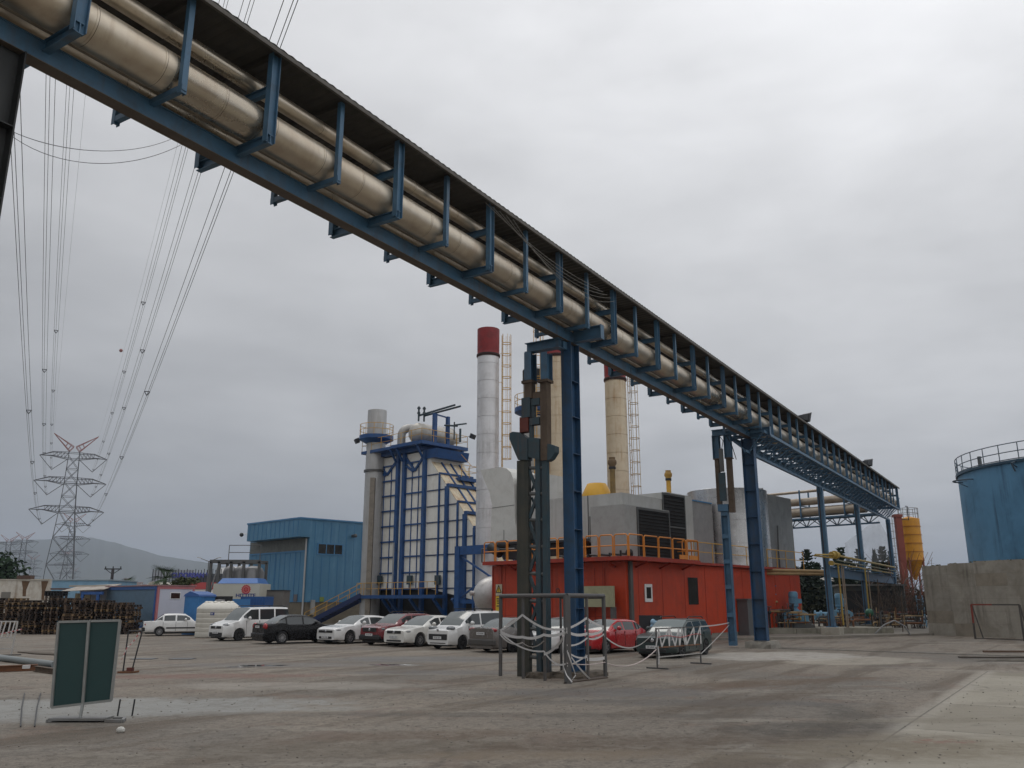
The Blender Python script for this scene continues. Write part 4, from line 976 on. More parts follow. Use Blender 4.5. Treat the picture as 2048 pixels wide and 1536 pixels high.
# recess / projecting bay to the right: the wall steps out past x = 1345 px
xs_ = OF.hy(1318, 1150, 0).x
b = MB(); seamx = []
y = 1.4
while y < yl: b.bx(-.012, -.002, y, y + .03, .4, zw - .05); y += 2.3
b.bx(-.012, -.002, 0, yl, 1.35, 1.38)
x = 1.2
while x < XEND - .6: b.bx(x, x + .03, -.012, -.002, .4, zw - .05); x += 2.35
build_each(b, 'panel_seam', orange_dk, hall)
b = MB(); b.bx(-.035, -.013, yl - .09, yl, .4, zw); b.bx(-.035, -.013, yl - .75, yl - .7, .4, zw); b.build('corner_rib', orange_dk, hall)
MB().bx(.03, XEND - .1, .03, yl - .03, .0, .348).build('plinth', conc, hall)
# deck
b = MB(); b.bx(-.85, hx2, -.85, yP, zP - .2, zP); b.bx(hx2 + .002, XEND + .4, -.35, yl, zP - .19, zP - .05); b.build('deck', orange_dk, hall)
b = MB(); y = .6
while y < yl: b.bar((-.02, y, zP - .5), (-.75, y, zP - .22), .09); y += 2.3
x = 1.0
while x < hx2: b.bar((x, -.02, zP - .5), (x, -.75, zP - .22), .09); x += 2.35
build_each(b, 'deck_bracket', orange_dk, hall)
# railing in separate bays, thick orange tube
def bays(mb, a, c, n, h=1.1, r=.036, gap=.1):
    a, c = Vector(a), Vector(c)
    for i in range(n):
        p, q = a.lerp(c, i / n), a.lerp(c, (i + 1) / n); d = (q - p).normalized() * gap / 2; p += d; q -= d
        mb.path([p, p + Vector((0, 0, h - .1)), p + Vector((0, 0, h)) + d * 1.6, q + Vector((0, 0, h)) - d * 1.6, q + Vector((0, 0, h - .1)), q], r, 6); mb.tube(p + Vector((0, 0, h * .5)), q + Vector((0, 0, h * .5)), r * .9, 6)
b = MB(); bays(b, (-.8, -.8, zP), (-.8, yP - .05, zP), 11); b.build('deck_railing', rail_or, hall)
b = MB(); bays(b, (-.8, -.8, zP), (hx2 - .05, -.8, zP), 5); bays(b, (hx2 - .05, -.8, zP), (hx2 - .05, .8, zP), 1); bays(b, (hx2 - 1.3, -.45, zP), (hx2 - .2, -.45, zP), 2)
for s_ in (.25, 1.3): b.bx(hx2 - s_ - .9, hx2 - s_, -.83, -.78, zP + .02, zP + .25)
b.build('deck_railing', rail_or, hall)
b = MB(); railing(b, [(hx2 + .3, -.3, zP - .05), (hx2 + 9, -.3, zP - .05)], 1.15, 2.2, .028); railing(b, [(hx2 + 9.8, -.3, zP - .05), (XEND + .2, -.3, zP - .05)], 1.15, 1.5, .028); b.build('deck_railing', rail_ye, hall)
# windows, door seams, cable duct, box
p = OF.hx(1297, 1187, 0)
pz = OF.hy(1296, 1186, 0); wo = MB().bx(pz.x - .36, pz.x + .36, -.05, -.013, pz.z - .46, pz.z + .46).build('window', white, hall); MB().bx(pz.x - .22, pz.x + .22, -.06, -.052, pz.z - .28, pz.z + .3).build('pane', glass_dk, wo)
pz = OF.hy(1386, 1182, 0); MB().bx(pz.x - .55, pz.x + .55, -.03, -.013, pz.z - .75, pz.z + .75).build('window', glass_dk, hall, bevel=.02)
pz = OF.hy(1253, 1170, 0)
b = MB(); b.bx(.25, .5, -.16, -.013, .3, zP - .2); b.build('cable_duct', grey_steel, hall)
MB().bx(-.75, -.55, .3, 2.2, 1.85, 2.9).build('switch_box', mat('beige_box', (.33, .32, .20), .55, var=.12, dirt=(.2, .19, .12), damt=.5), hall)
MB().bx(-.55, -.35, 2.25, 3.1, 1.9, 2.8).build('switch_box', mat('grey_box', (.22, .22, .20), .55), hall)
b = MB(); b.bx(-.4, -.25, 2.6, 2.8, .0, 1.9); b.bx(-.55, -.3, 2.2, 2.5, 1.45, 1.75); b.bx(-.7, -.3, .4, .5, 0, 1.85); build_each(b, 'box_stand', grey_steel, hall)
# door outline on left face
b = MB()
for px in (1045, 1104, 1190, 1210):
    y = OF.hx(px, 1180, 0).y; b.bx(-.025, -.013, y - .02, y + .02, 1.2, zw - .3)
build_each(b, 'door_edge', orange_dk, hall)
p = OF.hx(1116, 1181, 0); b = MB(); b.lathe([(.10, 0), (.13, .01), (.13, .03), (.1, .03)], 14, (-.04, p.y, p.z), axis='x', caps=False); b.build('door_ring', dark_steel, hall)
# warning signs
p = OF.hx(999, 1180, 0); sg = MB().bx(-.06, -.038, p.y - .24, p.y + .24, p.z - .32, p.z + .32).build('warning_sign', mat('sign_cream', (.50, .46, .33), .5), hall)
b = MB(); b.prism([(-.066, p.y - .17, p.z - .12), (-.066, p.y + .17, p.z - .12), (-.066, p.y, p.z + .22)], (.004, 0, 0)); b.build('triangle', yellow_sign, sg)
b = MB(); t_ = .03
tri = [Vector((-.068, p.y - .2, p.z - .14)), Vector((-.068, p.y + .2, p.z - .14)), Vector((-.068, p.y, p.z + .26))]
for i in range(3): b.bar(tri[i], tri[(i + 1) % 3], .035, .035)
b.bx(-.072, -.067, p.y - .018, p.y + .018, p.z - .04, p.z + .12); b.bx(-.072, -.067, p.y - .018, p.y + .018, p.z - .09, p.z - .06); b.build('triangle_edge', ink, sg)
sg2 = MB().bx(-.06, -.038, p.y - .24, p.y + .24, p.z - 1.75, p.z - .36).build('warning_sign', yellow_sign, hall)
b = MB()
for k, z in enumerate((-.5, -.62, -.74, -.9, -1.25, -1.4, -1.55)): b.bx(-.066, -.061, p.y - .17 + .03 * (k % 2), p.y + .17 - .02 * (k % 3), p.z + z - .03, p.z + z + .03)
b.build('sign_text', ink, sg2)
# ---- housings on the roof
z0 = zP
def house(label, mb, m=grey_pan, name='machine_housing'):
    th = fthing(name, label, 'housing', OF); mb.build('casing', m, th); return th
# big air filter house with two black louvres, right
f0 = OF.hx(1165, 990, .8); 
XA, XB = .8, OF.hy(1384, 1000, .6).x; YA, YB = .6, OF.hx(1080, 1000, .8).y
zT1 = OF.hx(1240, 985, .8).z; YA = OF.hx(1240, 985, .8).y
zT2 = OF.hy(1350, 987, .6).z; b = MB(); b.bx(.8, OF.hy(1333, 1000, .6).x, .6, YB, z0 + 1.0, zT1); b.bx(OF.hy(1333, 1000, .6).x + .002, XB, .6, 4.5, z0 + .05, zT2)
th = house('wide grey filter housing with two black louvre faces', b)
MB().bx(1.6, XB - .5, 4.6, YB - 1, z0, z0 + .99).build('base', grey_pan, th)
b = MB(); bx0 = -.15
MB().bx(.1, OF.hy(1332, 1050, .3).x, .05, 2.2, z0 + .05, OF.hy(1300, 1016, .05).z).build('casing', mat('grey_panel_b', (.36, .36, .35), .5, .15, var=.12, dirt=(.25, .24, .22), damt=.5), th)
def louv(x0, x1, y, za, zb__, nb=14, parent=th):
    f_ = MB(); f_.bx(x0 - .1, x1 + .1, y - .06, y - .001, zb__, zb__ + .12); f_.bx(x0 - .1, x1 + .1, y - .06, y - .001, za - .12, za); f_.bx(x0 - .1, x0, y - .06, y - .001, za, zb__); f_.bx(x1, x1 + .1, y - .06, y - .001, za, zb__); fo = f_.build('louvre', grey_steel, parent)
    f_ = MB(); f_.bx(x0, x1, y - .02, y - .003, za, zb__)
    for k in range(nb): zq = za + (zb__ - za) * (k + .5) / nb; f_.bar((x0, y - .045, zq), (x1, y - .045, zq), .05, .012, 0, (0, .6, .8))
    f_.build('slats', louvre, fo)
la, lb, lc, ld = [OF.hy(p, 1050, .3).x for p in (1268, 1329, 1335, 1378)]
zz1, zz2 = OF.hy(1300, 1022, .05).z, OF.hy(1350, 993, .6).z
louv(la, lb, .05, z0 + .12, zz1); louv(lc + .1, ld, .6, z0 + .12, zz2, 18)
MB().bx(lc, ld, .535, .585, z0 + 1.9, z0 + 1.98).build('louvre_bar', grey_steel, th)
b = MB(); 
for yy, s_ in ((YB * .45, 0), (YB * .72, 1)): b.bx(.775, .799, yy, yy + .03, z0 + 1.0, zT1)
b.bx(.70, .79, .9, YB, z0 + 1.0, z0 + 1.12); build_each(b, 'panel_joint', dark_steel, th)
y1 = OF.hx(1085, 1060, .9).y; y2 = OF.hx(1128, 1060, .9).y
MB().bx(.86, .95, min(y1, y2) - .6, max(y1, y2) + 1.2, z0 + .25, z0 + 2.3).build('gap_shade', louvre, th)
MB().bx(.6, .9, YB * .30, YB * .42, z0 + .9, z0 + 2.3).build('gap_shade', mat('shadow_grey', (.13, .13, .125), .7, var=.2), th)  # both gap boxes are solid, with the shade put into their dark colour
# curved exhaust hood on the left
yA, yB = OF.hx(1042, 1000, 1.2).y, OF.hx(957, 1000, 1.2).y
zt_ = OF.hx(1010, 935, 1.2).z; b = MB(); pr_ = []
def hp(px, py): q = OF.hx(px, py, 1.2); return (1.2, q.y, q.z)
outl = [hp(961, 940), hp(1002, 934), hp(1013, 937), hp(1021, 944), hp(1026, 956), hp(1028, 968), hp(1030, 1045), hp(1034, 1062), hp(1040, 1088), hp(980, 1088), hp(984, 1010), hp(979, 985), hp(969, 962)]
b.prism(outl, (2.6, 0, 0)); th2 = house('pale grey curved exhaust hood at the left end of the orange hall roof', b, mat('hood_grey', (.60, .60, .57), .5, .1, var=.06, dirt=(.38, .37, .34), damt=.4), 'exhaust_hood')
b = MB(); q1, q2 = hp(985, 1016), hp(1029, 1010); b.bar((1.19, q1[1], q1[2]), (1.19, q2[1], q2[2]), .02, .02); q3, q4 = hp(1008, 1060), hp(1008, 1088); b.bar((1.19, q3[1], q3[2]), (1.19, q4[1], q4[2]), .02, .02); build_each(b, 'panel_joint', dark_steel, th2)
b = MB(); b.bx(1.3, 3.7, OF.hx(1085, 1000, 1.2).y, OF.hx(1031, 1000, 1.2).y - .05, OF.hx(1040, 1043, 1.2).z, OF.hx(1040, 952, 1.2).z); b.build('duct_body', grey_pan, th2)
# machinery clutter on deck
clut = fthing('turbine_skid', 'dark machinery block on the hall deck below the curved exhaust hood', 'machinery', OF)
y1, y2 = OF.hx(1032, 1080, 0).y, OF.hx(996, 1080, 0).y
b = MB(); b.bx(.1, .9, min(y1, y2), max(y1, y2) - .3, z0 + .15, z0 + .95); b.bx(.0, .9, min(y1, y2) - 1.2, max(y1, y2) - 1.3, z0 + .05, z0 + .4); b.bx(.0, .7, min(y1, y2) - .5, max(y1, y2) + .2, z0 + 1.0, z0 + 1.12)
b.tube((0, max(y1, y2) - .2, z0 + .5), (0, max(y1, y2) + .6, z0 + .9), .3, 10); b.ball((.1, max(y1, y2) - .3, z0 + 1.0), (.3, .55, .28))
b.build('engine_block', dark_steel, clut); b = MB(); b.tube((-.1, min(y1, y2), z0 + .7), (-.1, max(y1, y2) + .5, z0 + .75), .06, 6); b.path([(-.1, max(y1, y2) + 1.2, z0), (-.1, max(y1, y2) + 1.2, z0 + .8), (-.1, max(y1, y2) + .6, z0 + .8)], .05, 6); b.build('pipework', grey_steel, clut)
cl2 = fthing('roof_pipework', 'small valves and pipes on the hall deck below the big louvre', 'pipework', OF)
b = MB()
for k in range(7):
    yy = -.4 + k * .7; b.tube((.1, yy, z0 + .12), (.1, yy + .6, z0 + .18), .05, 6); b.tube((.1, yy, z0), (.1, yy, z0 + .25 + .1 * (k % 2)), .06, 6)
b.ball((.2, 3.9, z0 + .3), .22); b.ball((.0, -.3, z0 + .22), .2); build_each(b, 'valve_line', dark_steel, cl2)
# yellow exhaust pipes and dome
def ypipe(label, px, pyt, pyb, wpx, D, sooty):
    p = at(px, pyt, D); r = wpx / 2 * D / _F * 1.0; zb2 = at(px, pyb, D).z
    t_ = thing('exhaust_pipe', label, 'exhaust pipe', (p.x, D, 0)); b = MB(); hd = 2.1 * r * 2
    b.lathe([(r, zb2 - 1.2), (r, p.z - hd)], 14); b.build('pipe', mat('exhaust_yellow_sooty', (.22, .14, .04), .6, var=.3, dirt=(.06, .045, .03), damt=.6) if sooty else rail_ye, t_)
    b = MB(); z = p.z - hd; b.lathe([(r * 1.15, z), (r * 1.2, z + .08), (r * 1.15, z + hd * .25), (r * 1.65, z + hd * .45), (r * 1.65, z + hd * .68), (r * 1.15, z + hd * .85), (r * 1.2, p.z), (r, p.z)], 14); b.build('spark_arrestor', mat('arrestor_brown', (.12, .075, .035), .7, var=.3) if sooty else mat('arrestor_yellow', (.38, .22, .04), .6, var=.3, dirt=(.1, .06, .03), damt=.7), t_)
    MB().lathe([(r * 1.22, z - .02), (r * 1.3, z), (r * 1.3, z + .12), (r * 1.1, z + .13)], 14).build('clamp', dark_steel, t_)
ypipe('sooty yellow exhaust pipe with a bulged brown top left of the bright one', 1224, 915, 985, 11, 52, True)
ypipe('bright yellow exhaust pipe with a bulged top above the big louvre', 1336, 941, 985, 9.5, 52, False)
p = at(1194, 990, 53); th3 = thing('roof_vent', 'squat yellow faceted vent cap on the filter housing roof', 'vent', (p.x, 53, p.z - .2))
MB().lathe([(.95, 0), (.95, .2), (.62, .85), (.58, .9), (.001, .92)], 10).build('cap', mat('vent_yellow', (.66, .36, .03), .5, var=.12), th3)
# round grey tank and grey duct, right part of the roof
pt = OF.hy(1458, 985, 2.2); th4 = thing('roof_tank', 'upright round grey steel tank on the hall roof behind the slim blue post', 'tank', OF.w(pt.x, 2.4, zP - .05))
rt = (OF.hy(1505, 1000, 2.2).x - OF.hy(1408, 1000, 2.2).x) / 2 * .76; ht = OF.hy(1458, 983, 2.2).z - zP
b = MB(); prof = []; z = 0
while z < ht: z2 = min(z + 1.5, ht); prof += [(rt, z + .01), (rt, z2 - .01), (rt - .01, z2), ]; z = z2
b.lathe(prof + [(rt * .98, ht)], 40); b.build('shell', mat('tank_grey', (.52, .52, .525), .30, .85, var=.10, scale=.6, dirt=(.18, .175, .17), damt=.5, streak=(.13, .12, .11), samt=.6), th4)
MB().lathe([(rt * .35, ht), (rt * .3, ht + .18), (.001, ht + .2)], 16).build('hatch', grey_steel, th4)
b = MB(); x1, x2 = OF.hy(1388, 1000, 2.2).x, OF.hy(1412, 1000, 2.2).x; zh = OF.hy(1395, 1005, 2.2).z; b.bx(x1 - 1.2, x2 + .4, 2.0, 5.5, zP, zh); th5 = house('plain grey sheet metal box between the louvres and the round tank', b, mat('grey_panel_c', (.30, .30, .30), .5, .25, var=.14, dirt=(.2, .2, .19), damt=.5)); MB().bx(x1 - 1.2, x2 + .3, 1.95, 5.5, zh + .002, zh + .08).build('lid', bblue_trim, th5)
# tall corrugated grey duct at right with black gap
xa, xb, xc = OF.hy(1512, 1050, 1.2).x, OF.hy(1532, 1050, 1.2).x, OF.hy(1580, 1050, 1.2).x; zh = OF.hy(1560, 995, 1.2).z
b = MB(); b.bx(xb, xc, 1.0, 4.5, zP + .1, zh)
th6 = house('tall dented grey sheet duct with a black slot on the hall roof', b, mat('dented_sheet', (.27, .275, .27), .45, .4, var=.22, scale=.8, dirt=(.15, .15, .15), damt=.6, streak=(.4, .4, .39), samt=.4, bump=.5, bscale=1.4))
MB().bx(xa + .2, xb - .003, 1.35, 4.5, zP + .1, zh - .15).build('slot', louvre, th6); MB().bx(xa - .8, xa + .198, 1.0, 4.5, zP + .1, zh + .1).build('casing', grey_pan, th6)
b = MB(); b.path([(xa + .1, .9, zP), (xa + .1, .9, zh + .25), (xa + .8, .9, zh + .3), (xa + .8, .9, zh - .1)], .05, 6); b.path([(xb + 1.2, .92, zP - 3.0), (xb + 1.1, .92, zP + 1.2), (xb + 1.2, .9, zP + 3.0)], .05, 6); b.build('hose', grey_steel, th6)
# grey cabinets at foot of the hall's right part
cab_ = fthing('cable_cabinet', 'low dark grey cabinets standing against the orange wall beyond the wagon', 'cabinet', OF)
x1, x2 = OF.hy(1477, 1260, 0).x, OF.hy(1500, 1260, 0).x
MB().bx(x1, x2, -.7, -.02, .13, 2.2).build('cabinet_body', mat('cabinet_grey', (.10, .105, .11), .55, var=.15), cab_); MB().bx(x1 - .1, x2 + .8, -.8, -.02, 2.202, 2.3).build('cabinet_top', mat('cabinet_grey', (.1, .1, .11)), cab_)
def flat(p): return (p[0], p[1], 0)
# ================================================================ CARS
def carpaint(name, c, rough=.25, coat=.6): return mat(name, c, rough, var=.04, scale=.8, dirt=tuple(x * .75 + .02 for x in c), damt=.25, coat=coat, spec=.5)
car_glass = mat('car_glass', (.035, .042, .045), .06, var=.05, spec=.7)
car_glass_p = mat('pale_windscreen', (.085, .10, .10), .07, var=.05, spec=.8)
trim = mat('black_plastic', (.018, .018, .019), .6, var=.15)
tyre_m = mat('tyre', (.016, .016, .017), .85, var=.2)
lamp_m = mat('headlamp', (.15, .16, .17), .12, .2, var=.1, spec=.8)
tail_m = mat('tail_lamp', (.30, .012, .015), .2, var=.1, spec=.7)
rim_m = mat('alloy_rim', (.34, .34, .35), .35, .6, var=.12); rim_d = mat('dark_rim', (.05, .05, .052), .45, .3, var=.15)
chrome = mat('chrome_trim', (.5, .5, .52), .2, .9, var=.08)
WHEELS = {}
def wheel_mesh(r, w, kind):
    k = (round(r, 3), round(w, 3), kind)
    if k in WHEELS: return WHEELS[k]
    t = MB(); t.lathe([(r * .62, -w / 2), (r * .93, -w / 2), (r, -w * .32), (r, w * .32), (r * .93, w / 2), (r * .62, w / 2)], 26, axis='y', caps=False)
    ty = t.build('tyre', tyre_m)
    b = MB(); ri = r * .64
    b.lathe([(ri, -w * .46), (ri * .98, -w * .40), (ri * .9, -w * .2), (.001, -w * .18)], 22, axis='y', m=1, caps=False)
    b.lathe([(ri, -w * .47), (ri * .90, -w * .47), (ri * .88, -w * .3)], 22, axis='y', caps=False)
    n = {'five': 5, 'multi': 9, 'cap': 12, 'dark': 6}[kind]
    for i in range(n):
        a = 2 * math.pi * i / n + .3; d = Vector((math.cos(a), 0, math.sin(a)))
        b.bar(d * ri * .12 + Vector((0, -w * .40, 0)), d * ri * .93 + Vector((0, -w * .43, 0)), ri * (.34 if n == 5 else .2 if n < 9 else .12), w * .12, 0, (0, 1, 0))
    b.lathe([(ri * .24, -w * .34), (ri * .24, -w * .46), (.001, -w * .48)], 12, axis='y', caps=False)
    rm = b.build('rim', [rim_d if kind == 'dark' else rim_m, trim], ty)
    for o in (ty, rm): COL.objects.unlink(o)
    WHEELS[k] = (ty, rm); return WHEELS[k]
def put_wheel(car, x, y, r, w, kind):
    ty, rm = wheel_mesh(r, w, kind)
    a = ty.copy(); COL.objects.link(a); a.parent = car; a.name = 'wheel'; a.location = (x, y, r); a.rotation_euler = (0, 0, 0 if y < 0 else math.pi)
    c = rm.copy(); COL.objects.link(c); c.parent = a
def make_car(name, label, loc, rz, P, paint, group='cars parked in a row'):
    """x forward, y left; lofted shell with real wheel arches, glass as its own panels"""
    car = thing(name, label, P.get('cat', 'car'), loc, rz, group)
    L, Wd, H = P['L'], P['W'], P['H']; hw = Wd / 2; r = P.get('r', .31); wb = P['wb']; fo = P['fo']
    X0 = L / 2; fx = X0 - fo; rx = fx - wb; ra = r * 1.17; sill = P.get('sill', .175)
    belt = P['belt']; hood = P['hood']; nose = P['nose']
    xa, xb, xc, xd = P['xa'], P['xb'], P['xc'], P['xd']; deck = P.get('deck', belt); roofz = H
    pil = P.get('pil', [])
    xs = {X0, X0 - .05, X0 - .16, X0 - .4, xa, (xa + xb) / 2, xb, xc, xd, -X0 + .3, -X0 + .1, -X0 + .03, -X0}
    for c in (fx, rx):
        for k in range(9): xs.add(c + ra * math.cos(math.pi * k / 8))
        xs.add(c + ra + .015); xs.add(c - ra - .015)
    for p in pil: xs.add(p - .045); xs.add(p + .045)
    n_in = 5
    for k in range(1, n_in): xs.add(xb + (xc - xb) * k / n_in)
    xs = sorted(xs, reverse=True); 
    out = [xs[0]]
    for x in xs[1:]:
        if out[-1] - x > .012: out.append(x)
    xs = out
    def lerp(a, b, f): return a + (b - a) * max(0, min(1, f))
    def top(x):
        if x >= X0 - .4:
            f = (X0 - x) / .4; return lerp(nose, lerp(nose, hood, .55), min(1, f * 1.6)) if f < 1 else hood
        if x > xa: return lerp(lerp(nose, hood, .55), hood, ((X0 - .4) - x) / max(.05, (X0 - .4 - xa)))
        if x > xb: f = (xa - x) / (xa - xb); return lerp(hood, roofz - .05, f) + .05 * math.sin(math.pi * min(1, f))
        if x >= xc: f = (xb - x) / (xb - xc); return roofz - .05 * (1 - f) ** 2 - P.get('rdrop', .05) * f ** 2
        if x > xd: f = (xc - x) / (xc - xd); return lerp(roofz - P.get('rdrop', .05), deck, f) + P.get('rb', .04) * math.sin(math.pi * f)
        f = (xd - x) / max(.05, xd + X0); return lerp(deck, P.get('tail', deck - .06), f)
    def width(x):
        f = (X0 - x); g = (x + X0); w = hw
        if f < .6: w *= 1 - .22 * (1 - f / .6) ** 2.2
        if g < .5: w *= 1 - .14 * (1 - g / .5) ** 2.2
        return w
    secs = []
    for x in xs:
        zt = top(x); w = width(x); zb = sill
        if x > X0 - .17: zb = sill + .04
        for c in (fx, rx):
            if abs(x - c) < ra: zb = max(zb, math.sqrt(max(0, ra * ra - (x - c) ** 2)) + r * .98)
        bl = min(lerp(hood - .06, belt, (X0 - x) / (X0 - xb)), zt - .02) if x > xb else min(belt, zt - .02)
        if x > X0 - .4: bl = min(bl, zt - .05)
        zm = max(zb + .02, .40 * bl + .1); zm2 = max(zm + .02, .74 * bl)
        bl = max(bl, zm2 + .01); zt = max(zt, bl + .02)
        if xb >= x >= xc: k = 1.0
        elif xa > x > xb: k = (xa - x) / (xa - xb)
        elif xc > x > xd: k = (x - xd) / (xc - xd)
        else: k = 0.0
        tum = P.get('tum', .80)
        y4 = w * lerp(.93, .945, k); y5 = w * lerp(.86, tum, k); y6 = w * lerp(.78, tum - .07, k)
        z4 = lerp(lerp(bl, zt, .55), bl + .03, k); z5 = lerp(lerp(bl, zt, .85), zt - .11, k); z6 = lerp(zt - .012, zt - .035, k)
        secs.append((x, [(w * .90, zb), (w * .985, zb + .05 if zb + .05 < zm else zb + .01), (w, zm), (w * .995, zm2), (w * .965, bl), (y4, z4), (y5, z5), (y6, z6), (y6 * .5, zt - .004), (0, zt)]))
    body, wsc, rwin = MB(), MB(), MB(); sides = {}
    NP = 10
    vs = []
    for x, pts in secs:
        vs += [(x, -y, z) for y, z in pts] + [(x, y, z) for y, z in reversed(pts[:-1])]
    R_ = 2 * NP - 1
    def grp(mb, faces, sm=True):
        used = sorted({i for f in faces for i in f}); mp = {u: j for j, u in enumerate(used)}
        mb.add([vs[u] for u in used], [tuple(mp[i] for i in f) for f in faces], 0, sm)
    Fb, Fw, Fr = [], [], []; Fs = {-1: {}, 1: {}}
    for i in range(len(secs) - 1):
        xm = (secs[i][0] + secs[i + 1][0]) / 2
        for j in range(R_ - 1):
            f = (i * R_ + j, i * R_ + j + 1, (i + 1) * R_ + j + 1, (i + 1) * R_ + j); jj = min(j, R_ - 2 - j); sd = -1 if j < NP - 1 else 1
            if xb < xm < xa and jj >= 7 - 0 and xm < xa - .04: Fw.append(f)
            elif xd < xm < xc and jj >= 7 and P.get('rear_glass', True): Fr.append(f)
            elif jj == 5 and P.get('s0', xd + .1) < xm < P.get('s1', xa - .30) and not any(abs(xm - p) < .05 for p in pil) and not P.get('van_from', -99) > xm:
                key = sum(xm < p for p in pil); Fs[sd].setdefault(key, []).append(f)
            else: Fb.append(f)
    grp(body, Fb); n0 = len(secs) - 1
    body.add([vs[i] for i in range(R_)], [tuple(range(R_))]); body.add([vs[n0 * R_ + i] for i in range(R_)], [tuple(range(R_ - 1, -1, -1))])
    body.build('body', paint, car, ang=50)
    und = MB(); und.bx(-X0 + .15, X0 - .15, -hw * .78, hw * .82, .14, belt * .8); und.build('underbody', trim, car)
    if Fw: grp(wsc, Fw); wsc.build('windscreen', P.get('ws', car_glass_p), car)
    if Fr: grp(rwin, Fr); rwin.build('rear_window', P.get('rw', car_glass), car)
    for sd in Fs:
        for k in Fs[sd]:
            m_ = MB(); grp(m_, Fs[sd][k]); m_.build('side_window', car_glass, car)
    for x in (fx, rx):
        for s_ in (-1, 1):
            put_wheel(car, x, s_ * (hw - .10), r, .2, P.get('rim', 'multi'))
    zl = P.get('lampz', nose - .04); fxw = width(X0 - .2)
    lr = P.get('lampr', (.20, .19, .075))
    for s_ in (-1, 1):
        MB().ball((X0 - .16 - lr[0] * .5, s_ * (fxw * .80 - lr[1] * .2), zl), lr, 12, 8).build('headlight', lamp_m, car)
        th_ = P.get('taill', (.10, .15, .15)); zt_ = P.get('tailz', belt - .1)
        MB().ball((-X0 + .10, s_ * (width(-X0 + .1) - .08 - th_[1] * .3), zt_), th_, 10, 8).build('tail_light', tail_m, car)
        xm_ = xa - .55; MB().ball((xm_, s_ * (hw + .08), belt + .12), (.08, .12, .09), 10, 6).build('mirror', P.get('mirror', paint), car)
    # front: grille, lower intake, bumper strip, plate
    gw, g0, g1 = P.get('grille', (.42, nose - .14, nose - .02)); b = MB(); b.box((X0 - .02, 0, (g0 + g1) / 2), (.09, gw * 2, g1 - g0)); gl = b.build('grille', P.get('grille_m', trim), car, bevel=.02)
    iw, i0, i1 = P.get('intake', (.55, .24, .36)); MB().box((X0 - .03, 0, (i0 + i1) / 2), (.11, iw * 2, i1 - i0)).build('intake', trim, car, bevel=.02)
    if P.get('emblem', True): MB().lathe([(.075, 0), (.06, .02), (.001, .022)], 10, (X0 + .02, 0, P.get('embz', (g0 + g1) / 2)), axis='x', caps=False).build('emblem', chrome, car)
    for s_ in (-1, 1): MB().ball((X0 - .16, s_ * fxw * .72, .34), (.12, .13, .07), 10, 6).build('fog_lamp', trim, car)
    pzf = P.get('plz', .42)
    for s_, key in ((1, 'plate'), (-1, 'plate_rear')):
        if P.get(key):
            z = pzf if s_ == 1 else P.get('plzr', .8); xx = s_ * (X0 + .045)
            pl = MB().box((xx, 0, z), (.012, .52, .115)).build('number_plate', plate_w, car)
            tx_ = text_mesh('plate_text', P[key], .095, ink, pl, .002); tx_.rotation_euler = (R(90), 0, R(90 if s_ == 1 else -90)); tx_.location = (xx + s_ * .008, 0, z)
    if P.get('bumper'):
        b = MB(); b.box((X0 - .03, 0, .38), (.16, Wd * .86, .17)); b.build('bumper', P['bumper'], car, bevel=.03)
    if P.get('rbumper'):
        b = MB(); b.box((-X0 + .05, 0, .42), (.22, Wd * .92, .26)); b.build('bumper', P['rbumper'], car, bevel=.05)
    if P.get('rails'):
        for s_ in (-1, 1):
            b = MB(); y_ = s_ * hw * (P.get('tum', .8) - .08); b.path([(xb - .15, y_, H - .02), (xb - .3, y_, H + .05), (xc + .4, y_, H + .05), (xc + .2, y_, H - .02)], .022, 6); b.build('roof_rail', trim, car)
    if P.get('bars'):
        for x in P['bars']:
            b = MB(); yw = hw * (P.get('tum', .8) - .04); b.bar((x, -yw, H + .06), (x, yw, H + .06), .07, .04); b.bar((x, -yw, H - .04), (x, -yw, H + .06), .08, .05); b.bar((x, yw, H - .04), (x, yw, H + .06), .08, .05); b.build('roof_bar', trim, car)
    if P.get('strip'):
        for s_ in (-1, 1):
            MB().bar((fx - ra - .05, s_ * (hw * 1.0), .50), (rx + ra + .05, s_ * (hw * 1.0), .50), .03, .08).build('side_strip', trim, car)
    # door shut lines and handles
    b = MB()
    for s_ in (-1, 1):
        for p in pil + [xa - .42]:
            b.bx(p - .008, p + .008, s_ * hw * .985 - .012, s_ * hw * 1.0 + .004 * 1, .30, belt - .02)
    build_each(b, 'door_seam', trim, car)
    b = MB()
    for s_ in (-1, 1):
        for p in pil: b.bx(p + .08, p + .25, s_ * hw * .985 - .015, s_ * (hw * 1.0 + .012), belt - .16, belt - .12)
    build_each(b, 'door_handle', P.get('handle', paint), car)
    return car
hatch = dict(L=4.36, W=1.81, H=1.45, wb=2.67, fo=.90, r=.325, belt=.93, hood=.93, nose=.74, xa=.98, xb=.10, xc=-1.35, xd=-2.0, deck=1.0, pil=[-.12, -1.12], tum=.77, rim='multi', rdrop=.10)
sedan = dict(L=4.53, W=1.79, H=1.48, wb=2.64, fo=.92, r=.315, belt=.93, hood=.95, nose=.76, xa=1.05, xb=.15, xc=-.95, xd=-1.65, deck=1.05, pil=[-.15, -1.08], tum=.76, rim='multi', tail=1.0)
van = dict(L=4.40, W=1.83, H=1.84, wb=2.75, fo=.92, r=.32, belt=1.10, hood=1.10, nose=.82, xa=1.28, xb=.55, xc=-2.0, xd=-2.16, deck=1.25, pil=[.0, -1.05], tum=.86, rim='dark', cat='van', rdrop=.03, rear_glass=True)
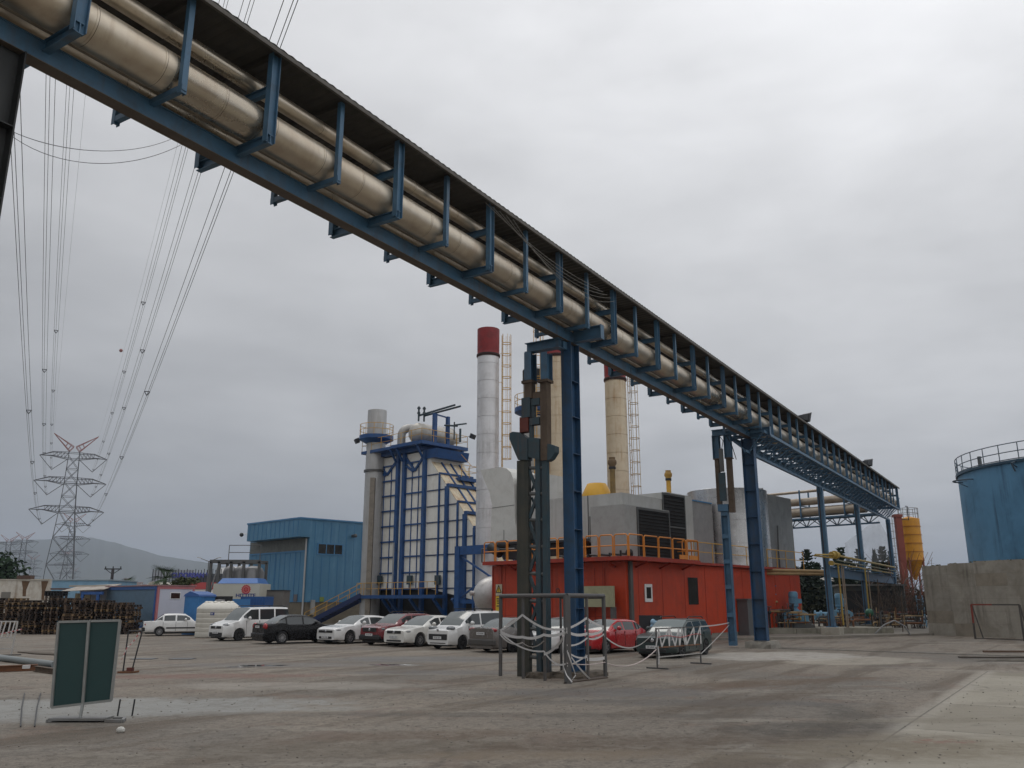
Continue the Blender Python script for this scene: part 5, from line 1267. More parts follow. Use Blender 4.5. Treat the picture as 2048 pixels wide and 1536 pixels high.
mini = dict(L=3.96, W=1.72, H=1.72, wb=2.51, fo=.78, r=.30, belt=1.04, hood=1.03, nose=.84, xa=1.22, xb=.45, xc=-1.72, xd=-1.92, deck=1.2, pil=[-.08], tum=.84, rim='dark', cat='van', rdrop=.03)
wagon = dict(L=4.45, W=1.70, H=1.47, wb=2.58, fo=.90, r=.30, belt=.93, hood=.93, nose=.76, xa=1.02, xb=.2, xc=-1.85, xd=-2.15, deck=.98, pil=[-.18, -1.10], tum=.79, rim='dark', rails=True, rdrop=.05)
small = dict(L=3.88, W=1.64, H=1.42, wb=2.44, fo=.78, r=.295, belt=.90, hood=.90, nose=.72, xa=.90, xb=.1, xc=-1.25, xd=-1.78, deck=.95, pil=[-.2, -1.05], tum=.78, rim='five', rdrop=.08)
old = dict(L=4.26, W=1.64, H=1.41, wb=2.49, fo=.80, r=.28, belt=.90, hood=.91, nose=.78, xa=.90, xb=.35, xc=-.95, xd=-1.45, deck=.93, pil=[-.22, -.98], tum=.80, rim='cap', sill=.24, tail=.90, strip=True)
suv = dict(L=4.08, W=1.76, H=1.56, wb=2.59, fo=.82, r=.325, belt=1.0, hood=1.02, nose=.86, xa=.98, xb=.2, xc=-1.55, xd=-1.95, deck=1.05, pil=[-.15, -1.1], tum=.80, rim='multi', rails=True, sill=.28, rdrop=.06)
cp_white = carpaint('car_white', (.68, .68, .67)); cp_white2 = carpaint('car_warm_white', (.66, .65, .61)); cp_black = mat('car_black', (.006, .006, .007), .28, var=.04, spec=.22, coat=.08); cp_red = carpaint('car_dark_red', (.16, .012, .018)); cp_red2 = carpaint('car_red', (.42, .018, .022)); cp_grey = carpaint('car_grey_brown', (.115, .10, .09)); cp_green = carpaint('car_dark_green', (.020, .036, .036), .35, .3)
def park(name, label, px, py, head, P, paint, rear=False, **kw):
    """px,py: ground point below the nearer bumper; head: compass of the nose (deg right of straight ahead)"""
    p = gnd(px, py); h = R(head); d = Vector((math.sin(h), math.cos(h), 0)); Q = dict(P); Q.update(kw)
    c = p + d * (Q['L'] / 2) * (1 if rear else -1)
    return make_car(name, label, c, R(90) - h, Q, paint)
park('parked_van', 'white panel sided van with black roof rails beside the white plastic tank', 430, 1282, 219, van, cp_white, plate='34 VN 138', intake=(.62, .22, .46), plz=.46, rails=True, grille=(.5, .66, .80), lampz=.86, lampr=(.26, .22, .09))
park('parked_car', 'black sedan parked with its rear and red tail lights towards the yard', 514, 1288, 52, sedan, cp_black, rear=True, plate_rear='35 JP 28', rim='cap', rbumper=cp_black, taill=(.12, .22, .17), tailz=.88, rw=car_glass_p, plzr=.86)
park('parked_car', 'white hatchback with swept dark headlights between the black sedan and the dark red car', 650, 1288, 219, hatch, cp_white, plate='35 BS 1065', rim='multi', lampr=(.26, .24, .07), grille=(.55, .56, .68), intake=(.5, .26, .38), plz=.34)
park('parked_car', 'dark red high hatchback with black bumper and roof rails', 738, 1291, 219, suv, cp_red, plate='35 BL 304', bumper=trim, lampr=(.20, .23, .11), lampz=.80, plz=.52, grille=(.5, .66, .86), intake=(.7, .28, .52))
park('parked_car', 'white sedan with oval black fog recesses between the dark red car and the small van', 787, 1294, 219, sedan, cp_white2, plate='35 NPR 1271', lampr=(.24, .24, .07), grille=(.48, .62, .76), plz=.46, intake=(.5, .25, .33), rim='multi')
park('parked_van', 'small white van with black roof bars and a broad black bumper grille', 875, 1299, 220, mini, cp_white, plate='35 JE 335', grille=(.58, .42, .68), plz=.52, intake=(.5, .26, .3), lampz=.93, lampr=(.18, .24, .11), bars=(.25, -1.0), emblem=True, embz=.86, rim='dark')
park('parked_car', 'grey brown sedan seen from behind, left of the lattice tower', 962, 1305, 47, sedan, cp_grey, rear=True, plate_rear='42 V 8244', rbumper=mat('bumper_grey', (.06, .055, .05), .4), taill=(.08, .24, .09), tailz=.93, rw=car_glass_p, plzr=.78, W=1.81, L=4.62, rim='dark')
park('parked_car', 'white sedan mostly hidden behind the lattice tower and first tall column', 1068, 1307, 217, sedan, cp_white, plate='35 A 4', rim='multi', bumper=trim, grille=(.4, .60, .7))
park('parked_car', 'bright red hatchback with five spoke wheels behind the pipe guard', 1160, 1308, 222, small, cp_red2, plate='35 E 2033', rim='five', grille=(.44, .58, .68), lampz=.66, lampr=(.16, .22, .10), plz=.40, intake=(.6, .22, .34))
park('parked_car', 'dark green estate car with roof rails behind the taped barrier', 1306, 1317, 213, wagon, cp_green, plate='35 LAA 30', lampz=.68, lampr=(.18, .22, .09), grille=(.32, .60, .72), plz=.42, rails=True, rim='dark', ws=mat('greenish_screen', (.09, .12, .12), .08, spec=.8))
park('parked_car', 'old boxy white sedan with orange tail lights at the left end by the tank', 284, 1272, 66, old, cp_white, rear=True, rim='cap', taill=(.05, .17, .09), tailz=.72, rbumper=trim, rw=car_glass_p, plzr=.6)
# open bonnet-like dark panel with blue bag standing behind the red car
sb = thing('stall_board', 'dark leaning board with pale blue plastic bags behind the red hatchback', 'board', flat(at(1301, 1240, 40.5)), R(-12))
MB().box((0, 0, .76), (1.05, .05, 1.5)).build('board_sheet', dark_steel, sb)
b = MB()
for i, (x, z, r_) in enumerate(((.12, 1.20, .13), (.24, 1.10, .15), (.30, .95, .14), (.1, 1.0, .13))): b.ball((x, -.18, z), (r_, .15, r_ * 1.2), 9, 6)
b.build('plastic_bag', mat('bag_blue', (.25, .40, .52), .5), sb)
# ================================================================ FAR LANDSCAPE
hillm = mat('hill_scrub', (.045, .055, .040), .95, var=.4, scale=.004, dirt=(.09, .085, .065), damt=.5)
def ridge(name, prof, D, depth, m, back=2500):
    b = MB(); P = []
    for i in range(len(prof) - 1):
        (x0, y0), (x1, y1) = prof[i], prof[i + 1]
        for k in range(8):
            f = k / 8; s_ = f * f * (3 - 2 * f) * .5 + f * .5; P.append((x0 + (x1 - x0) * f, y0 + (y1 - y0) * s_ + random.uniform(-.35, .35)))
    P.append(prof[-1]); top = [at(px, py, D) for px, py in P]; n = len(top)
    rows = []
    for fr, hz_ in ((-depth, -.02), (-depth * .6, .30), (-depth * .3, .62), (0, 1.0), (back * .4, .8), (back, .0)):
        rows.append([(p.x * (1 + fr / D), p.y + fr, max(0, p.z) * hz_ * (1 + .10 * math.sin(i * .9 + hz_ * 7) * (hz_ < .9)) - (2 if hz_ <= 0 else 0)) for i, p in enumerate(top)])
    vs = [v for r_ in rows for v in r_]
    b.add(vs, [(j * n + i, j * n + i + 1, (j + 1) * n + i + 1, (j + 1) * n + i) for j in range(len(rows) - 1) for i in range(n - 1)], 0, True)
    return tag(b.build(name, m), kind='structure')
ridge('hills', [(-300, 1100), (-120, 1090), (0, 1083), (60, 1080), (140, 1077), (180, 1075), (225, 1084), (270, 1097), (330, 1113), (400, 1123), (470, 1137), (560, 1158), (700, 1180), (900, 1196)], 4200, 1500, hillm)
ridge('hills', [(200, 1196), (300, 1150), (420, 1138), (520, 1142), (640, 1160), (800, 1176), (1000, 1190), (1200, 1198)], 5600, 1200, hillm)
# pale town blocks far away at the foot of the hill
townm = [mat('town_pale', (.34, .29, .28), .8, var=.1), mat('town_white', (.42, .40, .38), .8, var=.1), mat('town_red', (.30, .14, .11), .8, var=.1)]
winm = mat('town_window', (.05, .05, .055), .4)
rq = random.Random(11)
for i, (px, yt, w_, D) in enumerate([(186, 1168, 10, 900), (202, 1171, 9, 950), (262, 1163, 10, 820), (253, 1158, 9, 1000), (276, 1166, 12, 760), (290, 1170, 10, 800), (240, 1170, 14, 700), (214, 1173, 12, 860)]):
    p = at(px, yt, D); W_ = w_ * D / 1750 * 1.0
    th = thing('far_block', 'far pale apartment block at the foot of the hazy hill', 'building', (p.x, D, 0), R(rq.uniform(-20, 20)), 'far town blocks')
    b = MB(); b.bx(-W_ / 2, W_ / 2, 0, W_ * .7, 0, p.z); b.build('wall', townm[i % 2], th)
    b = MB(); z = 2.0
    while z < p.z - 2:
        k = 5
        for q in range(k): x = -W_ / 2 + W_ * (q + .25) / k; b.bx(x, x + W_ / k * .5, -.06, -.002, z, z + 1.4)
        z += 3.0
    b.build('window_rows', winm, th); MB().bx(-W_ / 2 - .3, W_ / 2 + .3, -.3, W_ * .7 + .3, p.z, p.z + .5).build('roof', townm[2], th)
# ---------------------------------------------------------------- transmission pylons
PD = 260.0
pb = at(112, 1190, PD); LDIR = Vector((.475, -.88, 0)).normalized(); ADIR = Vector((.88, .475, 0)).normalized()
def zat(py, D=PD, px=130): return at(px, py, D).z
def make_pylon():
    t = thing('pylon', 'nearest and tallest grey lattice pylon with red horned top beyond the pallet stacks', 'pylon', (pb.x, PD, 0), math.atan2(ADIR.y, ADIR.x), 'transmission pylons')
    lv = [(0.0, 4.3), (zat(1130), 3.7), (zat(1075), 2.9), (zat(1022), 2.2), (zat(965), 1.75), (zat(912), 1.5), (zat(903), 1.4)]
    b = MB(); th_ = .165
    for s1 in (-1, 1):
        for s2 in (-1, 1):
            for (z0, h0), (z1, h1) in zip(lv[:-1], lv[1:]): b.bar((s1 * h0, s2 * h0, z0), (s1 * h1, s2 * h1, z1), th_ * 1.2)
    fine = []
    for (z0, h0), (z1, h1) in zip(lv[:-2], lv[1:-1]):
        k = max(1, round((z1 - z0) / (h0 * 2.0)))
        for j in range(k): f0, f1 = j / k, (j + 1) / k; fine.append((z0 + (z1 - z0) * f0, h0 + (h1 - h0) * f0, z0 + (z1 - z0) * f1, h0 + (h1 - h0) * f1))
    for z0, h0, z1, h1 in fine:
        for s in (-1, 1):
            b.bar((-h0, s * h0, z0), (h1, s * h1, z1), th_ * .7); b.bar((h0, s * h0, z0), (-h1, s * h1, z1), th_ * .7)
            b.bar((s * h0, -h0, z0), (s * h1, h1, z1), th_ * .7); b.bar((s * h0, h0, z0), (s * h1, -h1, z1), th_ * .7)
            b.bar((-h0, s * h0, z0), (h0, s * h0, z0), th_ * .7)
    b.build('tower_body', galv, t)
    att = []
    for py, half in ((912, 9.3), (962, 9.9), (1019, 10.2)):
        z = zat(py); hb = 1.5 if py < 940 else (1.8 if py < 1000 else 2.2); q = MB()
        for s in (-1, 1):
            for sy in (-1, 1):
                q.bar((s * hb, sy * hb, z + .9), (s * half * .6, sy * .8, z + .9), th_); q.bar((s * half * .6, sy * .8, z + .9), (s * half, 0, z - .4), th_)
                q.bar((s * hb, sy * hb, z - 1.0), (s * half * .65, sy * .7, z - .3), th_ * 1.2); q.bar((s * half * .65, sy * .7, z - .3), (s * half, 0, z - .4), th_)
                for k in range(4): x0 = hb + (half * .6 - hb) * k / 4; x1 = hb + (half * .6 - hb) * (k + 1) / 4; q.bar((s * x0, sy * 1.0, z + .9), (s * x1, sy * .9, z - .7 + k * .1), th_ * .6); q.bar((s * x1, sy * .9, z - .7 + k * .1), (s * x1, sy * .9, z + .9), th_ * .5)
        for sy in (-1, 1): q.bar((-hb, sy * hb, z + .9), (hb, sy * hb, z + .9), th_ * .8); q.bar((-hb, sy * hb, z - 1.0), (hb, sy * hb, z - 1.0), th_ * .8)
        q.build('cross_arm', galv, t)
        q = MB()
        for s in (-1, 1):
            P_ = Vector((s * half * .60, 0, z - 4.6)); q.tube((s * half, 0, z - .4), P_, .09, 5); q.tube((s * hb, 0, z - 1.0), P_, .09, 5); att.append((s, py, P_))
        q.build('insulator', dark_steel, t)
    z = zat(903); q = MB()
    for s in (-1, 1):
        tip = Vector((s * 6.2, 0, z + 5.2))
        for sy in (-1, 1): q.bar((s * .3, sy * 1.2, z + 1.4), tip, .18); q.bar((s * 1.4, sy * 1.3, z), tip, .18); q.bar((s * 1.4, sy * 1.3, z), (s * .3, sy * 1.2, z + 1.4), .16); q.bar((s * 2.6, sy * .9, z + 1.5), (s * 2.0, sy * .9, z + 2.5), .12); q.bar((s * 1.8, sy * 1.1, z + .6), (s * 1.0, sy * 1.1, z + 1.9), .12)
    q.build('earth_peak', pyl_red, t)
    return t, att
pyl, ATT = make_pylon()
for px, D, sc, rzv, lb in ((128, 500, 1.0, 0, 'second lattice pylon, seen through the nearest one'), (122, 800, .95, 3, 'third lattice pylon, small behind the first two'), (33, 560, .88, -6, 'lattice pylon with a red top left of the nearest one'), (2, 540, .82, -4, 'lattice pylon cut by the left edge of the photo'), (56, 900, .95, 5, 'faint distant pylon between the nearest pylon and the dark tree'), (142, 1300, 1.0, 5, 'faintest and most distant pylon on the right')):
    c = copy_tree(pyl); p = at(px, 1195, D); c.location = (p.x, D, 0); c.rotation_euler = (0, 0, pyl.rotation_euler.z + R(rzv)); c.scale = (sc, sc, sc); c['label'] = lb
# conductors: bundles of three with spacers, from the pylon over the yard to behind the camera
NEARPX = {(-1, 1019): ((33, 300), 24), (1, 1019): ((560, 60), 24), (-1, 962): ((98, 300), 31), (1, 962): ((486, 40), 31), (-1, 912): ((133, 300), 38), (1, 912): ((440, 30), 38)}
names = {1019: 'lowest', 962: 'middle', 912: 'topmost'}
rot = Matrix.Rotation(pyl.rotation_euler.z, 4, 'Z')
for s, py, P_ in ATT:
    A = pyl.location + rot @ P_; (px, pyy), zt = NEARPX[(s, py)]
    r_ = ray(px, pyy); k = (zt - CAMH) / r_.z; B = Vector((r_.x * k, r_.y * k, zt))
    d = (B - A); Lh = math.hypot(d.x, d.y); dh = Vector((d.x, d.y, 0)) / Lh; sd = Vector((-dh.y, dh.x, 0))
    th = thing('power_line', '%s of the three conductor bundles on the %s side of the pylon' % (names[py], 'left' if s < 0 else 'right'), 'power line', A, 0, 'power line bundles')
    sag = 4.0
    def z_(f): return A.z + (B.z - A.z) * f - sag * 4 * f * (1 - f) * (1 if f <= 1 else 1)
    offs = [(-.24, 0), (.24, 0), (0, -.40)]
    for o1, o2 in offs:
        pts = []
        for i in range(0, 47):
            f = i / 40; pts.append(dh * (Lh * f) + sd * o1 + Vector((0, 0, z_(f) - A.z + o2 + (.0 if i else .0))))
        MB().path(pts, .019, 4).build('conductor', wirem, th)
    q = MB(); rq = random.Random(py + s)
    for i in range(1, 7):
        f = (i - .5 + rq.uniform(-.1, .1)) / 7 ; c_ = dh * (Lh * f) + Vector((0, 0, z_(f) - A.z))
        for a_, b_ in ((0, 1), (1, 2), (2, 0)): q.bar(c_ + sd * offs[a_][0] + Vector((0, 0, offs[a_][1])), c_ + sd * offs[b_][0] + Vector((0, 0, offs[b_][1])), .07)
    q.build('spacer', dark_steel, th)
for s, ppx, npx, zt in ((-1, 116, (160, 300), 46), (1, 180, (418, 40), 46)):
    A = pyl.location + rot @ Vector((s * 6.2, 0, zat(903) + 5.2)); r_ = ray(*npx); k = (zt - CAMH) / r_.z; B = Vector((r_.x * k, r_.y * k, zt))
    tag(MB().path([A.lerp(B, i / 30) - Vector((0, 0, 3.0 * 4 * (i / 30) * (1 - i / 30))) for i in range(36)], .012, 4).build('earth_wire', mat('earth_wire', (.16, .16, .17), .6)), ['thin pale earth wire from the left red horn of the nearest pylon', 'thin pale earth wire from the right red horn of the nearest pylon'][s > 0], 'wire')
bl = thing('marker_ball', 'small red aerial marker ball hung on a thin wire', 'marker ball', at(242, 701, 150)); MB().ball((0, 0, 0), .32).build('ball', pyl_red, bl)
# ---------------------------------------------------------------- vegetation
def leaves(mb, c, rad, n, size, rq, flat=.5, m=0):
    for _ in range(n):
        d = Vector((rq.gauss(0, 1), rq.gauss(0, 1), rq.gauss(0, 1))); d.normalize(); k = rq.random() ** .45
        p = Vector(c) + Vector((d.x * rad[0], d.y * rad[1], d.z * rad[2])) * k
        a = Vector((rq.uniform(-1, 1), rq.uniform(-1, 1), rq.uniform(-flat, flat))).normalized(); b_ = a.cross(Vector((rq.uniform(-1, 1), rq.uniform(-1, 1), rq.uniform(-1, 1)))).normalized()
        s_ = size * rq.uniform(.6, 1.4); mb.add([p - a * s_, p + b_ * s_ * .55, p + a * s_, p - b_ * s_ * .55], [(0, 1, 2, 3)], m)
def conifer(label, px, ytop, D, wid, seed, z0=0.0, cyp=False):
    rq = random.Random(seed); p = at(px, ytop, D); H_ = p.z; t = thing('conifer', label, 'tree', (p.x, D, 0))
    MB().tube((0, 0, z0), (0, 0, H_ * .95), .22, 7, .03).build('trunk', bark, t)
    b = MB()
    if cyp:
        for i in range(900):
            f = rq.random(); r_ = wid * (math.sin(math.pi * min(1, f * .8 + .18))) * (1 - f * .35) * (.75 + .3 * rq.random()); a = rq.uniform(0, 6.28); z = 1 + f * (H_ - 1)
            q = Vector((r_ * math.cos(a), r_ * math.sin(a), z)); u = Vector((math.cos(a) * .25, math.sin(a) * .25, 1)).normalized() * rq.uniform(.25, .55); w_ = Vector((-math.sin(a), math.cos(a), 0)) * rq.uniform(.08, .2)
            b.add([q - w_, q + w_, q + u], [(0, 1, 2)])
    else:
        z = H_ * .12
        while z < H_ * .99:
            f = (z / H_); L = wid * (1 - f) ** .8 * rq.uniform(.75, 1.15) + .12; k = rq.randint(5, 7); a0 = rq.uniform(0, 6)
            for j in range(k):
                if rq.random() < .10: continue
                a = a0 + j * 6.283 / k + rq.uniform(-.3, .3); LL = L * rq.uniform(.6, 1.15); rise = rq.uniform(-.05, .30) * LL; di = Vector((math.cos(a), math.sin(a), 0))
                n_ = max(4, int(LL * 9))
                for s_ in range(n_):
                    g = (s_ + rq.random()) / n_; q = di * (LL * g) + Vector((rq.uniform(-.1, .1), rq.uniform(-.1, .1), z + rise * g + rq.uniform(-.12, .1))); w_ = Vector((-di.y, di.x, rq.uniform(-.4, .4))) * rq.uniform(.12, .34) * (1.15 - g * .6)
                    b.add([q - w_, q + di * .12 - Vector((0, 0, .14)), q + w_, q + di * rq.uniform(.15, .4) + Vector((0, 0, rq.uniform(0, .15)))], [(0, 1, 2, 3)])
            z += rq.uniform(.22, .36)
    b.build('crown', leaf_con, t); return t
for i, (px, yt, D, w_, cy, lb) in enumerate([(1613, 1098, 92, 2.2, 0, 'broad dark conifer just right of the hall roof end'), (1631, 1124, 96, 1.5, 0, 'short conifer left of the first pale blue rack leg'), (1681, 1094, 104, 1.7, 0, 'slender spired conifer right of the first pale blue rack leg'), (1672, 1113, 108, 1.4, 0, 'low conifer beside the slender spired one'), (1699, 1110, 102, 2.0, 0, 'bushy dark conifer between the two nearer pale blue rack legs'), (1717, 1097, 100, 1.9, 0, 'dense dark conifer touching the second pale blue rack leg'), (1748, 1103, 98, .85, 1, 'narrow column shaped cypress right of the second pale blue rack leg'), (1763, 1093, 100, 2.1, 0, 'open branched conifer with upturned limbs, right of the cypress'), (1780, 1103, 102, 1.2, 0, 'dark conifer partly behind the last pale blue rack leg')]):
    conifer(lb, px, yt, D, w_, 40 + i, cyp=cy)
def bush(name, label, c, rad, n, size, seed, m, cat='bush', stem=True):
    rq = random.Random(seed); t = thing(name, label, cat, (c[0], c[1], 0)); b = MB()
    for k in range(7):
        o = (rq.uniform(-.5, .5) * rad[0], rq.uniform(-.5, .5) * rad[1], c[2] + rq.uniform(-.35, .4) * rad[2]); leaves(b, o, [r_ * rq.uniform(.4, .7) for r_ in rad], n // 7, size, rq)
    b.build('crown', m, t)
    if stem:
        q = MB()
        for k in range(4): q.tube((rq.uniform(-.2, .2), 0, 0), (rq.uniform(-.5, .5) * rad[0], rq.uniform(-.4, .4) * rad[1], c[2]), .12, 5, .03)
        q.build('trunk', bark, t)
    return t
dkb = leafmat('dark_hedge_leaves', (.016, .026, .017))
bush('dense_bush', 'big dark bush right of the orange hall end wall', (31, 92, 3.0), (4.2, 3, 3.4), 3600, .30, 5, dkb)
bush('dense_bush', 'dark undergrowth behind the pump machinery between the rack legs', (39, 96, 2.2), (4.5, 3, 2.6), 3000, .30, 6, dkb)
bush('dense_bush', 'dark undergrowth behind the last rack leg left of the silo', (47, 100, 2.0), (4.0, 3, 2.4), 2400, .30, 8, dkb)
p = at(10, 1160, 105); bush('round_tree', 'round dark green tree rising behind the white wall at the left edge', (p.x - 2, 105, 4.6), (5.2, 4, 3.6), 4200, .30, 9, leafmat('tree_leaves', (.022, .045, .02)), 'tree')
def palm(label, px, py, D, seed, L=2.2, n=26):
    rq = random.Random(seed); p = at(px, py, D); t = thing('palm_tree', label, 'palm tree', (p.x, D, 0)); MB().tube((0, 0, 0), (0, 0, p.z), .28, 8, .22).build('trunk', bark, t)
    b = MB()
    for i in range(n):
        a = 6.283 * i / n + rq.uniform(-.2, .2); el = rq.uniform(-.5, 1.2); d = Vector((math.cos(a), math.sin(a), 0)); c = Vector((0, 0, p.z)); LL = L * rq.uniform(.75, 1.1)
        hub = c + (d * math.cos(el) + Vector((0, 0, math.sin(el)))) * LL * .55
        for j in range(13):
            th = (j - 6) / 6 * 1.25; sdv = Vector((-d.y, d.x, 0)); fw = (d * math.cos(el - .5) + Vector((0, 0, math.sin(el - .5))))
            e = hub + (fw * math.cos(th) + sdv * math.sin(th)) * LL * .55 - Vector((0, 0, .12 * abs(th))); w_ = (sdv * math.cos(th) - fw * math.sin(th)) * .05
            b.add([hub - w_ * .6, hub + w_ * .6, e + w_ * .3, e - w_ * .3], [(0, 1, 2, 3)])
        b.tube(c, hub, .03, 4)
    b.build('crown', leaf_palm, t)
palm('taller fan palm rising above the pink trimmed cabin', 330, 1157, 100, 3, 2.0)
palm('lower fan palm left of the pink trimmed cabin roof', 250, 1171, 105, 4, 1.5)
bush('dense_bush', 'yellowish bush beside the taller palm above the cabin roof', (at(368, 1160, 100).x, 100, 4.1), (2.0, 1.5, 1.0), 1100, .17, 12, leafmat('palm_bush', (.075, .085, .035)))
def flat(p): return (p[0], p[1], 0)
# ================================================================ LEFT SIDE OF THE YARD
def pallet_mesh(m, seed):
    rq = random.Random(seed); b = MB(); Lx, Ly = 1.2, .8
    for i in range(5): y = -Ly / 2 + .06 + i * (Ly - .12) / 4; b.box((0, y, .133 + rq.uniform(-.003, .003)), (Lx, .105, .02))
    for y in (-Ly / 2 + .05, 0, Ly / 2 - .05):
        b.box((0, y, .011), (Lx, .095, .02))
        for x in (-Lx / 2 + .07, 0, Lx / 2 - .07): b.box((x, y, .066), (.14, .095, .088))
    for x in (-Lx / 2 + .07, 0, Lx / 2 - .07): b.box((x, 0, .1165), (.13, Ly, .011))
    o = b.build('pallet', m); COL.objects.unlink(o); return o
PALS = [pallet_mesh(wood, 1), pallet_mesh(wood_dk, 2), pallet_mesh(wood, 3), pallet_mesh(wood_lt, 4), pallet_mesh(wood_dk, 5)]
rq = random.Random(21)
stacks = [(-8, 'at the left photo edge'), (27, 'second from the left photo edge'), (63, 'behind the striped barrier'), (104, 'topped by black plastic pallets'), (146, 'behind the green board left half'), (172, 'behind the green board middle'), (205, 'behind the green board right half'), (243, 'next to the grey blue cabin')]
for si, (px, where) in enumerate(stacks):
    for dep in range(2):
        base = gnd(px, 1268 if si > 1 else 1266); n = (16, 16, 15, 17, 16, 15, 15, 14)[si] - (0 if dep == 0 else 1)
        f = Vector((-.05, 1, 0)) * (1.25 * dep)
        rz0 = R(rq.choice((8, 96, 10))); 
        if si == 5: rz0 = R(95)
        for k in range(n):
            z = k * .148; j = (rq.uniform(-.05, .05), rq.uniform(-.05, .05))
            o = rq.choice(PALS).copy(); COL.objects.link(o)
            o.location = (base.x + f.x + j[0], base.y + f.y + j[1], z); o.rotation_euler = (R(rq.uniform(-.4, .4)), 0, rz0 + R(rq.uniform(-4, 4)) + (R(90) if k % 6 == 5 and rq.random() < .5 else 0)); o.scale = (1.12, 1.12, 1)
            tag(o, 'worn wooden pallet in the %s stack %s' % ('front' if dep == 0 else 'rear', where), 'pallet', '%s pallet stack %s' % ('front' if dep == 0 else 'rear', where))
# dark plastic crates on one stack
b0 = gnd(104, 1266); pc = thing('plastic_pallet', 'black perforated plastic pallet topping the stack left of the green board', 'plastic pallet', (b0.x, b0.y, 17 * .148 + .0), R(8))
b = MB(); 
for k in range(7): b.bx(-.66 + k * .19, -.58 + k * .19, -.5, .5, .0, .30)
b.bx(-.68, .68, -.5, .5, .30, .34); b.bx(-.68, .68, -.5, .5, .13, .16); b.build('slab', black, pc)
# white wall with rust runs, pale blue hall, lean-to roofs
ww = thing('white_wall', 'long low white rendered wall with brown rust runs behind the pallets', 'wall', flat(at(0, 1200, 74)))
x1 = at(100, 1160, 74).x - ww.location.x; zt = at(50, 1161, 74).z
b = MB(); b.bx(-9, x1, 0, .3, 0, zt); b.build('wall_face', plaster, ww)
MB().bx(-9, x1 - .01, -.06, .36, zt + .002, zt + .12).build('coping', mat('coping_pale', (.45, .42, .36), .8, dirt=(.2, .15, .1), damt=.6), ww)
runm = mat('rust_run', (.13, .075, .04), .85, var=.4, dirt=(.06, .035, .02), damt=.7)
b = MB()
for px, w_, h_ in ((52, .35, 1.3), (90, .3, 1.6)):
    x = at(px, 1160, 74).x - ww.location.x; b.prism([(x - w_, -.004, zt - .05), (x + w_, -.004, zt - .05), (x + w_ * .4, -.004, zt - h_ * .6), (x + w_ * .5, -.004, zt - h_), (x - w_ * .3, -.004, zt - h_), (x - w_ * .5, -.004, zt - h_ * .5)], (0, -.004, 0))
b.build('rust_run', runm, ww)
MB().bx(at(34, 1160, 74).x - ww.location.x, at(62, 1160, 74).x - ww.location.x, -.1, .5, zt + .122, zt + .42).build('rusty_cap', mat('rusty_cap', (.10, .06, .045), .8, var=.4), ww)
MB().bx(at(7, 1160, 74).x - ww.location.x, at(25, 1160, 74).x - ww.location.x, -.05, -.004, at(7, 1196, 74).z, at(7, 1184, 74).z).build('wall_patch', mat('grey_patch', (.17, .16, .14), .85), ww)
pbh = thing('pale_shed', 'pale blue windowless shed behind the pallets, right of the white wall', 'building', flat(at(100, 1200, 78)))
x1 = at(216, 1165, 78).x - pbh.location.x; b = MB(); b.bx(0, x1, 0, 6, 0, at(150, 1161, 78).z); b.build('wall', pale_blue, pbh); MB().bx(-.1, x1 + .1, -.1, 6, at(150, 1161, 78).z + .002, at(150, 1161, 78).z + .1).build('roof', mat('pale_roof', (.3, .36, .4), .6), pbh)
lt = thing('lean_to', 'open lean-to shelter with rusty white sheet roof and blue posts behind the pallets', 'shelter', flat(at(126, 1200, 66)), R(2))
w_ = at(213, 1180, 66).x - lt.location.x; zt = at(170, 1181, 66).z
b = MB(); b.prism([(0, -.6, zt - .1), (w_, -.6, zt + .05), (w_, 2.6, zt + .5), (0, 2.6, zt + .35)], (0, 0, .05)); b.build('roof', mat('rusty_white_sheet', (.36, .33, .29), .7, var=.3, dirt=(.14, .07, .04), damt=.7), lt)
for x in (w_ * .50, w_ * .86): MB().bx(x - .1, x + .1, -.5, -.3, 0, zt - .08).build('post', trim_blue, lt)
MB().bx(w_ * .5, w_ - .1, -.52, -.28, zt - .30, zt - .085).build('beam', trim_blue, lt)
MB().bx(.2, w_ - .15, 2.2, 2.4, 0, zt + .2).build('back_wall', lilac, lt); MB().bx(.4, w_ * .48, 1.0, 1.2, .2, zt - .2).build('panel', mat('yellowed_panel', (.48, .41, .27), .7, var=.2, streak=(.2, .12, .06), samt=.5), lt)
for i, (px, py, l, rz) in enumerate(((160, 1178, 4.2, 6), (182, 1172, 3.4, -9))):
    p = at(px, py, 68); tag(MB().box((0, 0, 0), (l, .5, .12)).build('roof_plank', [mat('plank_brown', (.13, .08, .06), .85, var=.3), mat('plank_pale', (.36, .33, .28), .8, var=.2)][i], None, p, R(rz)), ['long brown board lying on the lean-to roof', 'pale sheet lying on the lean-to roof below the utility pole'][i], 'board')
# cabins
CF = Frame(at(313, 1204, 62)[:2], 40)
cb = fthing('site_cabin', 'site cabin with grey blue long side and white end framed in faded pink', 'cabin', CF)
yl = CF.hx(214, 1175, 0).y; xr = CF.hy(389, 1176, 0).x; zt = CF.hx(313, 1172, 0).z
b = MB(); b.bx(0.02, xr, .02, yl, .35, zt - .02); b.build('wall', [cabin_blue], cb)
MB().bx(.05, xr - .002, -.02, .018, .36, zt - .03).build('end_wall', lilac, cb)
b = MB(); b.bx(0, .15, -.05, .12, .3, zt); b.bx(xr - .15, xr + .01, -.05, .1, .3, zt); b.bx(.152, xr - .152, -.05, .1, zt - .2, zt); b.bx(.152, xr - .152, -.05, .1, .3, .45); b.build('pink_frame', pinkt, cb)
b = MB(); b.bx(-.05, .04, .122, yl, zt - .22, zt); b.bx(-.05, .04, .122, yl, .3, .45); b.bx(-.05, .04, .122, .3, .452, zt - .222); b.build('blue_frame', trim_blue, cb)
